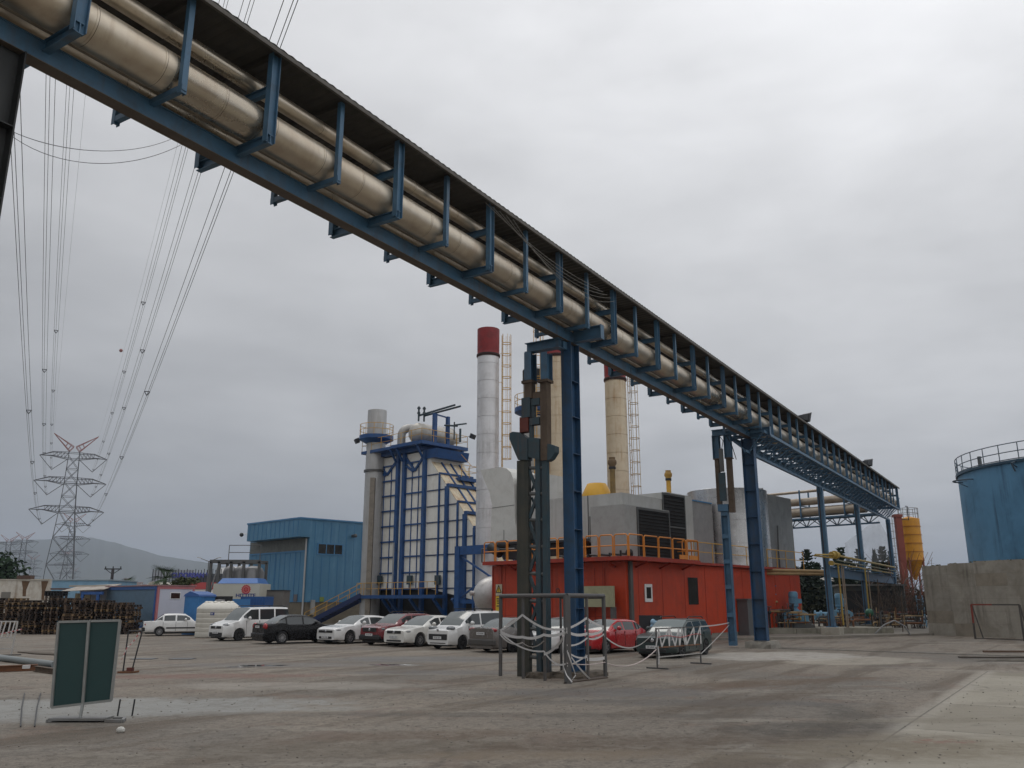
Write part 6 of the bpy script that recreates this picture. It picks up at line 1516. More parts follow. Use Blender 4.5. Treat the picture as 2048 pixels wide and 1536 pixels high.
MB().bx(-.1, xr + .1, -.1, yl + .1, zt + .002, zt + .08).build('roof', mat('cabin_roof', (.3, .17, .17), .7, var=.2), cb)
w0, w1 = CF.hy(342, 1186, -.02), CF.hy(359, 1197, -.02); wo = MB().bx(w0.x - .05, w1.x + .05, -.05, -.022, w1.z - .05, w0.z + .05).build('window', white, cb); MB().bx(w0.x, w1.x, -.06, -.052, w1.z, w0.z).build('pane', mat('brown_pane', (.03, .018, .014), .2), wo)
b = MB(); 
for x in (.3, xr - .3):
    for y in (.3, yl - .3): b.bx(x - .15, x + .15, y - .15, y + .15, 0, .349)
b.build('foot', conc, cb)
ki = Frame(at(369, 1204, 59)[:2], 25); kt = fthing('blue_kiosk', 'small bright blue kiosk with shallow pointed top next to the pink framed cabin', 'kiosk', ki)
x1 = ki.hy(400, 1200, 0).x; zt = ki.hy(380, 1193, 0).z; kbm = mat('kiosk_blue', (.035, .16, .38), .5, var=.12, dirt=(.02, .09, .22), damt=.5)
x1 = 1.25
b = MB(); b.bx(0, 1.5, -x1, 0, 0, zt); b.build('wall', kbm, kt); b = MB(); b.prism([(-.06, -x1 - .08, zt), (-.06, .08, zt), (-.06, -.05, zt + .15), (-.06, -x1 * .4, zt + .34), (-.06, -x1 - .02, zt + .12)], (1.6, 0, 0)); b.build('roof', trim_blue, kt)
fb = thing('blue_fence', 'low blue sheet fence running from the kiosk behind the white tank', 'fence', flat(at(395, 1200, 60))); MB().bx(0, 3.6, 0, .1, .1, at(400, 1198, 60).z).build('sheet', kbm, fb); MB().bx(1.2, 2.4, -.05, .0, at(400, 1204, 60).z, at(400, 1200, 60).z + .25).build('cap_box', black, fb)
# white plastic tank
p = gnd(425, 1275); r = 42.5 * (p.y / _F) * _c; ht = at(425, 1203, p.y).z
wt = thing('water_tank', 'big ribbed white plastic water tank standing in the yard by the white van', 'water tank', (p.x, p.y + r * .6, 0))
prof = []; z = 0.02; n = 6; hs = ht * .80
for k in range(n): prof += [(r * .985, z), (r, z + .03), (r, z + hs / n - .03), (r * .985, z + hs / n - .005)]; z += hs / n
prof += [(r, hs), (r * .97, hs + .08), (r * .72, ht - .08), (r * .5, ht - .02)]
b = MB(); b.lathe(prof, 40); b.lathe([(r * .5, ht - .02), (r * .25, ht), (.001, ht + .01)], 30, caps=False); b.build('shell', poly_white, wt)
b = MB()
for i in range(12): a = 6.283 * i / 12; b.ball((r * .58 * math.cos(a), r * .58 * math.sin(a), ht - .06), (.16, .16, .09), 8, 5)
b.build('shoulder_lug', poly_white, wt); MB().lathe([(.28, ht), (.3, ht + .1), (.05, ht + .12)], 20).build('lid', mat('grey_lid', (.25, .25, .26), .6), wt)
b = MB(); b.box((.05, -r * 1.0, ht * .66), (.24, .04, .16)); lb = b.build('tank_label', navy, wt); b = MB(); b.box((.02, -r * 1.0 - .022, ht * .66), (.14, .006, .05)); b.build('label_mark', plate_w, lb)
# white cooling box with red sun emblem
HF = Frame(at(517, 1204, 66)[:2], 85); hw_ = HF.hx(424, 1180, 0)
hb = thing('cooling_tower_box', 'cream white cooling unit with a red sun emblem and blue sloped top', 'cooling unit', flat(at(424, 1204, 66)), 0)
W_ = at(517, 1180, 66).x - at(424, 1180, 66).x; zt = at(470, 1167, 66).z; zb_ = 1.0
b = MB(); b.bx(0, W_, 0, 3.0, zb_, zt); b.build('casing', mat('cream_casing', (.50, .49, .42), .55, var=.06, streak=(.36, .34, .28), samt=.4), hb)
b = MB(); x0, x1 = at(437, 1155, 66).x - at(424, 1155, 66).x, at(507, 1155, 66).x - at(424, 1155, 66).x; z2 = at(470, 1156, 66).z
b.hexa([(.3, -.03, zt + .002), (W_ - .15, -.03, zt + .002), (W_ - .15, 3, zt + .002), (.3, 3, zt + .002), (x0, .5, z2), (x1, .5, z2), (x1, 2.6, z2), (x0, 2.6, z2)]); b.build('sloped_top', mat('top_blue', (.025, .12, .36), .5, var=.15), hb)
MB().bx(0.1, W_ - .1, .1, 2.9, 0, zb_ - .002).build('base', trim_blue, hb)
ex, ez = at(490, 1178, 66).x - at(424, 1178, 66).x, at(490, 1179, 66).z
b = MB(); N = 16; vs = []
for i in range(N * 2): a = math.pi * i / N; rr_ = (.30 if i % 2 else .38); vs.append((ex + rr_ * math.cos(a), -.012, ez + rr_ * math.sin(a)))
b.prism(vs, (0, .008, 0)); em = b.build('sun_emblem', redlogo, hb)
b = MB(); b.lathe([(.20, 0), (.22, .006), (.24, 0)], 20, (ex, -.02, ez), axis='y', caps=False)
for i in range(6): a = math.pi * i / 3; b.bar((ex, -.02, ez), (ex + .2 * math.cos(a), -.02, ez + .2 * math.sin(a)), .02, .01)
b.build('emblem_lines', mat('emblem_pale', (.55, .25, .22), .6), em)
tx = text_mesh('lettering', 'HITTITE', .34, navy, hb, .006, bold=.008); tx.location = (ex, -.012, at(490, 1191, 66).z); tx.rotation_euler = (R(90), 0, 0); tx.scale = (1.25, 1, 1)
# blue container and brown box in front of the shed
c1 = thing('blue_container', 'plain deep blue steel container between the cooling unit and the blue shed', 'container', flat(at(481, 1200, 63))); MB().bx(0, at(529, 1200, 63).x - at(481, 1200, 63).x, 0, 2.4, .1, at(500, 1193, 63).z).build('shell', mat('container_blue', (.02, .085, .26), .5, var=.15, dirt=(.015, .05, .14), damt=.5), c1)
b = MB(); 
for k in range(9): x = .1 + k * .2; b.bx(x, x + .08, -.03, -.002, .2, at(500, 1193, 63).z - .1)
b.build('rib', MATS['container_blue'], c1)
c2 = thing('machine_cabin', 'grey brown metal cabin right of the deep blue container', 'cabin', flat(at(527, 1200, 68))); wq = at(566, 1200, 68).x - at(527, 1200, 68).x; MB().bx(0, wq, 0, 2, 0, at(540, 1182, 68).z).build('shell', mat('cabin_brown', (.15, .14, .13), .7, var=.15, dirt=(.1, .09, .08), damt=.5), c2); b = MB(); b.bx(.1, .75, -.04, -.003, 1.0, at(540, 1190, 68).z); b.build('door', mat('cabin_door', (.11, .115, .12), .6), c2); MB().bx(-.05, wq + .05, -.05, 2.05, at(540, 1182, 68).z + .002, at(540, 1182, 68).z + .08).build('roof', dark_steel, c2)
# frame with steel filter vessels
vf = thing('filter_skid', 'grey steel frame holding upright steel vessels above the cooling unit', 'vessel frame', flat(at(416, 1200, 76)))
W_ = at(513, 1140, 76).x - at(416, 1140, 76).x; z1, z0 = at(450, 1123, 76).z, .1
b = MB()
for x in (0, W_ * .17, W_ * .42, W_ * .68, W_): b.bar((x, 0, z0), (x, 0, z1), .22); b.bar((x, 2.2, z0), (x, 2.2, z1), .22)
for y in (0, 2.2): b.bar((-.1, y, z1), (W_ + .1, y, z1), .22, .3)
b.bar((0, 0, z1 * .45), (0, 2.2, z1), .12); b.bar((-.2, 0, .2), (W_ * .17, 0, z1 * .5), .12); b.bar((W_ * .17, 0, .2), (-.2, 0, z1 * .5), .12); b.build('frame', grey_steel, vf)
for x, r_ in ((W_ * .33, .62), (W_ * .55, .62), (W_ * .82, .95)):
    b = MB(); b.lathe([(r_, .6), (r_, z1 - .9), (r_ * .8, z1 - .55), (r_ * .3, z1 - .35), (.001, z1 - .33)], 20, (x, 1.0, 0)); b.build('vessel', mat('vessel_grey', (.20, .20, .20), .45, .5, var=.25), vf)
b = MB(); railing(b, [(W_ * .35, 0, z1 + .1), (W_, 0, z1 + .1)], 1.3, 3.0, .035); b.build('railing', grey_steel, vf)
# far shop with steel screen and letters
sh = thing('far_shop', 'far showroom with tall grey screen, red fascia and blue letters', 'building', flat(at(304, 1204, 170)), R(-4))
W_ = at(445, 1160, 170).x - at(304, 1160, 170).x; z0, z1 = at(400, 1168, 170).z, at(400, 1140, 170).z
b = MB(); b.bx(0, W_, .4, 8, 0, z0); b.build('wall', white, sh); MB().bx(W_ * .5, W_, .2, .395, z0 - 1.0, z0 + .3).build('fascia', mat('fascia_red', (.42, .06, .06), .6), sh)
b = MB(); b.bx(-.6, W_ * .56, .3, .36, z0, z1); b.build('screen', mat('screen_grey', (.34, .36, .40), .7, var=.15), sh)
b = MB(); b.bx(W_ * .5, W_, .9, 1.0, z0 - .3, z1 - .7); b.build('screen', mat('screen_dark', (.09, .10, .12), .6, var=.2), sh)
b = MB(); k = 0
while k < 26: x = -.6 + k * W_ / 24; b.bx(x, x + .12, .22, .29, z0 - .3, z1 + .2 * (k % 3 == 0)); k += 1
b.bx(-.6, W_, .2, .28, (z0 + z1) / 2, (z0 + z1) / 2 + .08); b.build('screen_post', dark_steel, sh)
b = MB(); b.lathe([(W_ * .30, z1 - 1.2), (W_ * .2, z1 + .6), (.01, z1 + 1.0)], 24, (W_ * .88, 9, 0), a0=0, a1=2 * math.pi); b.build('vault_roof', mat('vault_white', (.55, .54, .52), .6), sh)
tx = text_mesh('lettering', 'CI.DORSAN V', 1.25, mat('far_letters', (.06, .07, .34), .6), sh, .03, bold=.05); tx.location = (W_ * .52, .1, (z0 + z1) / 2 + .3); tx.rotation_euler = (R(90), 0, 0)
vt = thing('barrel_shed', 'small far barrel roofed shed left of the taller palm', 'building', flat(at(283, 1204, 150))); z1 = at(300, 1163, 150).z; w_ = at(318, 1165, 150).x - at(283, 1165, 150).x
b = MB(); b.prism([(w_ * f, 0, z1 - 1.6 * (2 * f - 1) ** 2 * (1 if f < .5 else .3)) for f in [i / 10 for i in range(11)]] + [(w_, 0, 0), (0, 0, 0)], (0, 8, 0)); b.build('shell', plaster, vt)
ps = thing('orange_sign', 'small orange red signboard beside the lower palm', 'sign', flat(at(228, 1200, 110))); MB().bx(0, 1.5, 0, .2, at(235, 1178, 110).z, at(235, 1166, 110).z).build('panel', mat('sign_orange', (.50, .09, .03), .6), ps); MB().bx(.6, .8, .05, .15, 0, at(235, 1178, 110).z).build('pole', dark_steel, ps)
# street lamp and utility pole
sl_ = thing('street_lamp', 'tall double armed street lamp behind the steel vessels', 'street lamp', flat(at(411, 1200, 120))); zt = at(411, 1123, 120).z
MB().tube((0, 0, 0), (0, 0, zt), .12, 8, .07).build('pole', grey_steel, sl_); b = MB()
for s_ in (-1, 1): b.tube((0, 0, zt), (s_ * 1.15, 0, zt + .42), .05, 5)
b.build('arm', grey_steel, sl_)
for s_ in (-1, 1): MB().hexa([(s_ * 1.1, -.12, zt + .40), (s_ * 1.65, -.12, zt + .52), (s_ * 1.65, .12, zt + .52), (s_ * 1.1, .12, zt + .40), (s_ * 1.1, -.1, zt + .5), (s_ * 1.6, -.1, zt + .62), (s_ * 1.6, .1, zt + .62), (s_ * 1.1, .1, zt + .5)]).build('lamp_head', mat('lamp_head_grey', (.4, .4, .4), .5), sl_)
up = thing('utility_pole', 'dark wooden utility pole with a crossarm behind the pallets', 'utility pole', flat(at(219, 1200, 92))); zt = at(221, 1137, 92).z
MB().tube((0, 0, 0), (0, 0, zt), .2, 8, .15).build('pole', mat('pole_wood', (.06, .055, .06), .85, var=.2), up); b = MB(); b.bar((-.9, 0, zt - .05), (.9, 0, zt - .05), .12); b.bar((-.7, 0, zt - .12), (0, 0, zt - .6), .06); b.bar((.7, 0, zt - .12), (0, 0, zt - .6), .06)
for x in (-.8, 0, .8): b.tube((x, 0, zt), (x, 0, zt + .22), .06, 6)
b.build('crossarm', dark_steel, up)
piperust0 = mat('bar_rust', (.10, .06, .04), .7, var=.3)
# ================================================================ RIGHT SIDE
# big blue storage tank
D0, r0 = 75.0, 9.2; az = R(34.8); tp = Vector((D0 * math.sin(az), D0 * math.cos(az), 0))
ztk = at(1922, 952, D0 * math.cos(R(7)) * math.cos(R(28.6))).z
tk = thing('storage_tank', 'huge blue steel storage tank with railed roof behind the concrete wall', 'storage tank', tp)
b = MB(); prof = []; z = 0.1; n = 7; hh = ztk / n
for i in range(n): prof += [(r0, z)]; z += hh
b.lathe(prof + [(r0, ztk)], 96); b.lathe([(r0, ztk), (r0 * .5, ztk + .7), (.001, ztk + 1.0)], 64, caps=False); b.build('shell', tank_blue, tk, ang=60)
MB().lathe([(r0 + .002, ztk - .14), (r0 + .14, ztk - .14), (r0 + .14, ztk + .03), (r0 - .2, ztk + .04)], 96, caps=False).build('top_angle', mat('tank_rim_dark', (.02, .06, .10), .5, var=.2), tk)
b = MB(); rr_ = r0 + .06
for h in (.1, .62, 1.2): b.path([(rr_ * math.cos(6.2832 * i / 90), rr_ * math.sin(6.2832 * i / 90), ztk + h) for i in range(90)], .035, 5, closed=True)
for i in range(40): a = 6.2832 * i / 40; b.tube((rr_ * math.cos(a), rr_ * math.sin(a), ztk), (rr_ * math.cos(a), rr_ * math.sin(a), ztk + 1.2), .035, 5)
b.build('roof_railing', mat('railing_dark_blue', (.05, .08, .11), .5, var=.2), tk)
# spray hoop bracket on the left side
la = math.atan2(-tp.y, -tp.x) - R(62); b = MB()
arc = [(r0 * math.cos(la) + .95 * math.cos(la + t_) * 1.0, r0 * math.sin(la) + .95 * math.sin(la + t_), ztk - .75) for t_ in [R(-95 + 190 * i / 14) for i in range(15)]]
b.path(arc, .05, 6); c0 = Vector((r0 * math.cos(la), r0 * math.sin(la), ztk - .75)); b.path([c0, arc[7]], .03, 5); b.path([c0 + Vector((0, 0, -.45)), arc[7]], .03, 5); b.build('hoop_bracket', MATS['railing_dark_blue'], tk)
lb_ = math.atan2(-tp.y, -tp.x) - R(30); c0 = Vector((r0 * math.cos(lb_), r0 * math.sin(lb_), ztk)); o_ = c0.normalized(); o_ = Vector((math.cos(lb_), math.sin(lb_), 0)); b = MB(); b.path([c0 + Vector((0, 0, -.1)), c0 + o_ * .5 + Vector((0, 0, -.25)), c0 + o_ * .2 + Vector((0, 0, -.8))], .06, 6); b.path([c0 + o_ * .5 + Vector((0, 0, -.25)), c0 + Vector((0, 0, -.5))], .05, 5); b.build('overflow_pipe', MATS['railing_dark_blue'], tk)
b = MB(); la2 = la + R(6); b.tube((r0 * .93 * math.cos(la2), r0 * .93 * math.sin(la2), ztk), (r0 * .93 * math.cos(la2), r0 * .93 * math.sin(la2), ztk + .9), .14, 8); b.build('roof_vent', grey_steel, tk)
# rough concrete bund wall
p0, p1 = gnd(1859, 1270), gnd(2048, 1277); WFr = thing('concrete_wall', 'high stained concrete block wall in front of the blue tank', 'wall', p0, math.atan2((p1 - p0).y, (p1 - p0).x))
Lw = (p1 - p0).length * 3.2; zt = at(1840, 1127, p0.y).z
cw = mat('bund_concrete', (.33, .31, .265), .9, var=.30, scale=.45, dirt=(.19, .17, .13), damt=.75, streak=(.07, .062, .048), samt=.95, sscale=1.3, bump=.5, bscale=6)
cw2 = mat('bund_concrete_pale', (.28, .25, .20), .9, var=.25, scale=.6, dirt=(.15, .135, .105), damt=.6, streak=(.06, .055, .045), samt=.9, sscale=1.6, bump=.4, bscale=6)
b = MB(); rq = random.Random(4); cols_ = 9; rows = 6; cwid = Lw / cols_; rh = zt / rows
xs = [0.0]; 
while xs[-1] < Lw: xs.append(xs[-1] + rq.uniform(1.7, 2.6))
for j in range(rows):
    for i in range(len(xs) - 1):
        o2 = rq.uniform(0, .008); mi = 1 if rq.random() < .12 else 0; zz0, zz1 = j * rh, (j + 1) * rh
        if j == rows - 1: zz1 -= max(0, .18 - xs[i] * .05)
        b.bx(xs[i] + .002, xs[i + 1] - .002, -o2, .28, zz0 + (.002 if j else 0), zz1 - .002, mi)
b.build('wall_blocks', [cw, cw2], WFr)
MB().bx(.05, Lw - .05, .02, .26, .1, zt - .25).build('joint_fill', mat('joint_dark', (.05, .045, .035), .9), WFr)
b = MB(); b.bx(0, .28, .285, 7, 0, zt - .3); b.build('return_wall', cw, WFr)
gm_ = mat('moss', (.05, .055, .02), .95, var=.4); b = MB(); rq = random.Random(8)
for i in range(60): x = rq.uniform(.05, Lw * .5); b.ball((x, rq.uniform(.02, .24), zt - rq.uniform(.0, .05) - max(0, .18 - x * .05)), (rq.uniform(.04, .12), .06, .04), 6, 4)
tag(b.build('moss_tuft', gm_), 'dark moss tufts along the top of the concrete wall', 'moss', None, 'stuff'); bpy.data.objects['moss_tuft'].location = WFr.location; bpy.data.objects['moss_tuft'].rotation_euler = WFr.rotation_euler
# goal frame
g0, g1 = gnd(1951, 1278), gnd(2046, 1282); gl = thing('goal_frame', 'rusty red goal frame standing against the concrete wall', 'goal', g0, math.atan2((g1 - g0).y, (g1 - g0).x)); Lg = 3.0; hg = 1.95
grm = mat('goal_red', (.22, .045, .03), .65, var=.3, dirt=(.08, .04, .03), damt=.6); ggm = mat('goal_grey', (.07, .065, .06), .7, var=.3)
b = MB(); b.bar((0, 0, .9), (0, 0, hg), .08); b.bar((0, 0, hg), (Lg * .45, 0, hg), .08, .08); b.build('red_bar', grm, gl)
b = MB(); b.bar((0, 0, 0), (0, 0, .9), .08); b.bar((Lg * .45, 0, hg), (Lg, 0, hg), .075); b.bar((Lg, 0, 0), (Lg, 0, hg), .08); b.bar((0, .05, hg), (.25, .35, .04), .06); b.bar((Lg, .05, hg), (Lg + .1, .35, .04), .06); b.bar((.25, .35, .04), (Lg + .1, .35, .04), .05); b.bar((0, 0, .04), (.25, .35, .04), .05); b.build('grey_bar', ggm, gl)
# mud and scrap by the drain at the right edge
tag(MB().add(blob(gnd(2010, 1322), 1.2, .35, 24, .1, .4, .012, 9), [tuple(range(24))]).build('mud_patch', mat('mud', (.05, .04, .025), .9, var=.4)), kind='structure')
P_ = gnd(1990, 1318); tag(MB().box((0, 0, .06), (2.6, .22, .05)).build('scrap_plank', mat('plank_wet', (.05, .04, .03), .8, var=.3), None, P_, R(-6)), 'wet dark plank lying by the open drain near the right edge', 'plank')
P_ = gnd(2020, 1306); tag(MB().box((0, 0, .06), (2.2, .12, .08)).build('scrap_bar', piperust0, None, P_, R(-3)), 'rusty bar lying along the drain at the right edge', 'bar')
# yellow silo with red ladder tower
DS = 96; ps = at(1824, 1100, DS); r = 19.5 * DS * _c / _F * 1.03; zt, zc_, zb2 = at(1817, 1037, DS).z, at(1828, 1121, DS).z, at(1826, 1160, DS).z
so_ = thing('silo', 'yellow cylindrical silo with cone bottom and railed top beyond the rack end', 'silo', (at(1822, 1080, DS).x, DS, 0))
b = MB(); prof = []; k = 5; h_ = (zt - zc_) / k
for i in range(k): prof += [(r, zc_ + h_ * i), (r, zc_ + h_ * (i + 1) - .05)]
b.lathe([(r * .12, zb2), (r * .98, zc_ - .02)] + prof + [(.01, zt + .25)], 30); b.build('shell', silo_ye, so_)
b = MB()
for i in range(k): z = zc_ + h_ * i; b.lathe([(r + .01, z - .04), (r + .06, z - .04), (r + .06, z + .04), (r + .01, z + .04)], 30, caps=False)
b.build('band', mat('silo_band', (.38, .15, .015), .6), so_)
b = MB()
for h in (.55, 1.1): b.path([(r * .95 * math.cos(6.2832 * i / 24), r * .95 * math.sin(6.2832 * i / 24), zt + h) for i in range(24)], .03, 4, closed=True)
for i in range(10): a = 6.2832 * i / 10; b.tube((r * .95 * math.cos(a), r * .95 * math.sin(a), zt), (r * .95 * math.cos(a), r * .95 * math.sin(a), zt + 1.1), .03, 4)
b.build('top_railing', mat('railing_grey', (.16, .16, .16), .5), so_)
b = MB()
for a in (.7, 2.3, 3.9, 5.5): b.bar((r * .95 * math.cos(a), r * .95 * math.sin(a), 0), (r * .95 * math.cos(a), r * .95 * math.sin(a), zc_ + .3), .16)
b.build('leg', silo_red, so_)
rt_ = thing('red_shaft', 'square red conveyor shaft with a ladder left of the yellow silo', 'tower', (at(1802, 1100, DS - 2).x, DS - 2, 0)); zr = at(1797, 1029, DS - 2).z
b = MB(); b.bx(-.30, .34, -.3, .3, 0, zr); b.bx(-.42, .42, -.4, .4, zr - .3, zr + .002); b.build('casing', silo_red, rt_)
b = MB(); cage_ladder(b, -.5, 0, 2, zr, (-1, 0, 0), .4, .6, .8, .022); b.build('ladder', MATS['railing_grey'], rt_)
b = MB(); b.path([(.4, 0, zr - .5), (1.2, 0, zr - .6), (1.2, 0, zr + .9), (1.0, 0, zr + .9)], .06, 6); b.build('pipe', dark_steel, rt_)
# pipe bridge going left from the rack end, behind the hall
e = RF.w(59.6, 0.3); PB = Frame((e.x, e.y), 46)
pbt = fthing('pipe_bridge', 'blue truss pipe bridge branching left from the far end of the rack', 'pipe bridge', PB)
LB = 23.0; zb0 = 9.0; zb1 = 9.75
for nm, x, z in (('chord', 0, zb0), ('chord', -.7, zb1), ('chord', .7, zb1)): MB().bx(x - .07, x + .07, .3, LB, z - .07, z + .07).build(nm, steel_blue, pbt)
b = MB(); y = .5; 
while y < LB - 1.6:
    for s_ in (-1, 1): b.bar((s_ * .7, y, zb1), (0, y + .75, zb0), .07); b.bar((0, y + .75, zb0), (s_ * .7, y + 1.5, zb1), .07)
    b.bar((-.7, y, zb1), (.7, y, zb1), .06); b.bar((-.7, y, zb1), (.7, y + 1.5, zb1), .05); y += 1.5
b.build('web', mat('web_dark_blue', (.03, .06, .10), .55, var=.2), pbt)
b = MB(); y = 3.0
while y < LB: b.bx(-.95, -.83, y - .06, y + .06, zb1 + .08, zb1 + 2.7); b.bx(.83, .95, y - .06, y + .06, zb1 + .08, zb1 + 2.7); b.bx(-.95, .95, y - .06, y + .06, zb1 + .071, zb1 + .16); b.bx(-.82, .82, y - .06, y + .06, zb1 + 1.15, zb1 + 1.25); y += 4.3
b.build('post', steel_blue, pbt)
alud = mat('dull_cladding', (.36, .31, .25), .42, .7, var=.2, scale=.6, dirt=(.18, .12, .08), damt=.6)
for lb, x, z, r_ in (('lower thick pipe on the pipe bridge behind the pale blue rack legs', -.45, zb1 + .62, .45), ('upper thick pipe on the pipe bridge behind the pale blue rack legs', -.42, zb1 + 1.62, .36), ('thin pipe along the top of the pipe bridge', -.7, zb1 + 2.55, .13)):
    th = fthing('bridge_pipe', lb, 'pipe', PB); b = MB(); b.tube((x, 1.2, z), (x, LB + 4, z), r_, 16); y = 1.5
    while y < LB and r_ > .2: b.tube((x, y, z), (x, y + .05, z), r_ + .008, 16); y += 1.4
    b.build('pipe_jacket', alud, th)
# pale netting hanging below the rack end
b = MB(); px = [(1690, 1086), (1712, 1070), (1735, 1052), (1757, 1041), (1768, 1058), (1785, 1090), (1792, 1112)]; lo = [(1690, 1122), (1710, 1123), (1735, 1124), (1757, 1124), (1770, 1124), (1785, 1124), (1795, 1124)]
vs = []
for i, ((a, b1), (c, d1)) in enumerate(zip(px, lo)):
    for k in range(5): f = k / 4; vs.append(at(a + (c - a) * f, b1 + (d1 - b1) * f, 84 + .3 * math.sin(i * 2.1 + k)))
b.add(vs, [(i * 5 + k, i * 5 + k + 1, (i + 1) * 5 + k + 1, (i + 1) * 5 + k) for i in range(6) for k in range(4)], 0, True)
nm_ = bpy.data.materials.new('net_mesh'); nm_.use_nodes = True; nm_.node_tree.nodes.clear(); g = NT(nm_.node_tree)
pos = g.n('ShaderNodeNewGeometry').outputs['Position']
dif = g.n('ShaderNodeBsdfDiffuse', {'Color': (.42, .42, .43)}); trn = g.n('ShaderNodeBsdfTransparent')
mx = g.n('ShaderNodeMixShader', {0: g.m('ADD', .02, g.m('MULTIPLY', g.noise(g.vmul(pos, (1, 1, .4)), 1.1, 4), .22)), 1: trn.outputs[0], 2: dif.outputs[0]}); g.n('ShaderNodeOutputMaterial', {'Surface': mx})
o = b.build('hanging_net', nm_); sol = o.modifiers.new('thickness', 'SOLIDIFY'); sol.thickness = .01
tag(o, 'pale see-through netting hung in a peak below the far end of the rack', 'net')
# concrete plinths, pumps and the lower pipe rack
Y0 = 57.0
pl = thing('machine_plinth', 'long weathered concrete plinth carrying the blue pump motors', 'plinth', gnd(1530, 1272), R(5))
cpl = mat('plinth_concrete', (.26, .245, .20), .9, var=.25, scale=.7, dirt=(.13, .12, .085), damt=.7, streak=(.07, .065, .05), samt=.8, sscale=1.3, bump=.4, bscale=8)
xx = 0; b = MB(); rq = random.Random(6)
for w_ in (2.1, 1.35, 1.15, 1.2, 1.0, 1.8): b.bx(xx + .01, xx + w_ - .01, rq.uniform(-.04, .05), 4.5, 0, .46 + rq.uniform(-.03, .03)); xx += w_
b.bx(0, 9.0, 4.51, 16, 0, .4); b.build('block', cpl, pl)
pd_ = fthing('footing', 'pale concrete pedestal under the first pale blue rack leg', 'footing', RF); MB().bx(33.3, 34.6, -.55, .55, 0, .59).build('block', conc_lt, pd_, bevel=.03)
fb_ = fthing('footing', 'low concrete footing under the second pale blue rack leg', 'footing', RF); MB().bx(45.4, 46.6, -.5, .5, 0, .52).build('block', conc, fb_, bevel=.03)
fb_ = fthing('footing', 'low concrete footing under the last pale blue rack leg', 'footing', RF); MB().bx(59.8, 61, -.5, .5, 0, .47).build('block', conc, fb_, bevel=.03)
def pump(label, px, py, D, sc, tone=1.0):
    p = at(px, py, D); t = thing('pump_set', label, 'pump', (p.x, D, .44), R(-12)); s = sc; m = pump_blue
    b = MB(); b.bx(-1.2 * s, 1.2 * s, -.5 * s, .5 * s, 0, .25 * s); b.bx(-.9 * s, 1.0 * s, -.42 * s, .42 * s, .25 * s, .42 * s); b.build('base_frame', grey_steel, t)
    b = MB(); b.prism([(-.75 * s, -.45 * s, .42 * s), (.85 * s, -.45 * s, .42 * s), (.85 * s, -.45 * s, .95 * s), (.55 * s, -.45 * s, 1.15 * s), (-.45 * s, -.45 * s, 1.15 * s), (-.75 * s, -.45 * s, .95 * s)], (0, .9 * s, 0)); b.build('gearbox', m, t, bevel=.03)
    b = MB(); b.lathe([(.30 * s, 1.15 * s), (.30 * s, 1.22 * s), (.22 * s, 1.28 * s), (.24 * s, 1.36 * s), (.33 * s, 1.42 * s), (.33 * s, 1.50 * s), (.28 * s, 1.52 * s), (.28 * s, 2.0 * s), (.31 * s, 2.02 * s), (.31 * s, 2.28 * s), (.24 * s, 2.38 * s), (.001, 2.40 * s)], 18, (.0, 0, 0))
    for i in range(14): a = 6.283 * i / 14; b.bar((.29 * s * math.cos(a), .29 * s * math.sin(a), 1.54 * s), (.29 * s * math.cos(a), .29 * s * math.sin(a), 1.98 * s), .04 * s)
    b.bx(.28 * s, .52 * s, -.14 * s, .14 * s, 1.6 * s, 1.9 * s); b.build('motor', m, t)
    b = MB(); b.tube((-.8 * s, 0, .75 * s), (-1.9 * s, 0, .75 * s), .26 * s, 12); b.tube((-1.35 * s, 0, .75 * s), (-1.5 * s, 0, .75 * s), .36 * s, 14); b.tube((-1.8 * s, 0, .75 * s), (-1.9 * s, 0, .75 * s), .38 * s, 14); b.build('pump_barrel', m, t)
    b = MB(); b.path([(-.3 * s, -.5 * s, .58 * s), (.2 * s, -.55 * s, .58 * s)], .06 * s, 6); b.ball((.25 * s, -.56 * s, .6 * s), (.13 * s, .1 * s, .13 * s), 8, 6); b.tube((.6 * s, -.47 * s, .1 * s), (.6 * s, -.47 * s, .9 * s), .03 * s, 5); b.build('valve', pipe_ye, t)
    return t
pump('pale blue vertical pump motor on its gearbox nearest the orange hall', 1590, 1240, 58.5, .98)
pump('second pale blue pump motor, half hidden by the first pale blue rack leg', 1682, 1240, 64, .95)
pipebr = mat('pipe_tan', (.36, .25, .12), .6, var=.25, dirt=(.18, .10, .04), damt=.6); piperust = mat('pipe_rust', (.17, .07, .03), .7, var=.35, dirt=(.07, .035, .02), damt=.6)
rq = random.Random(13)
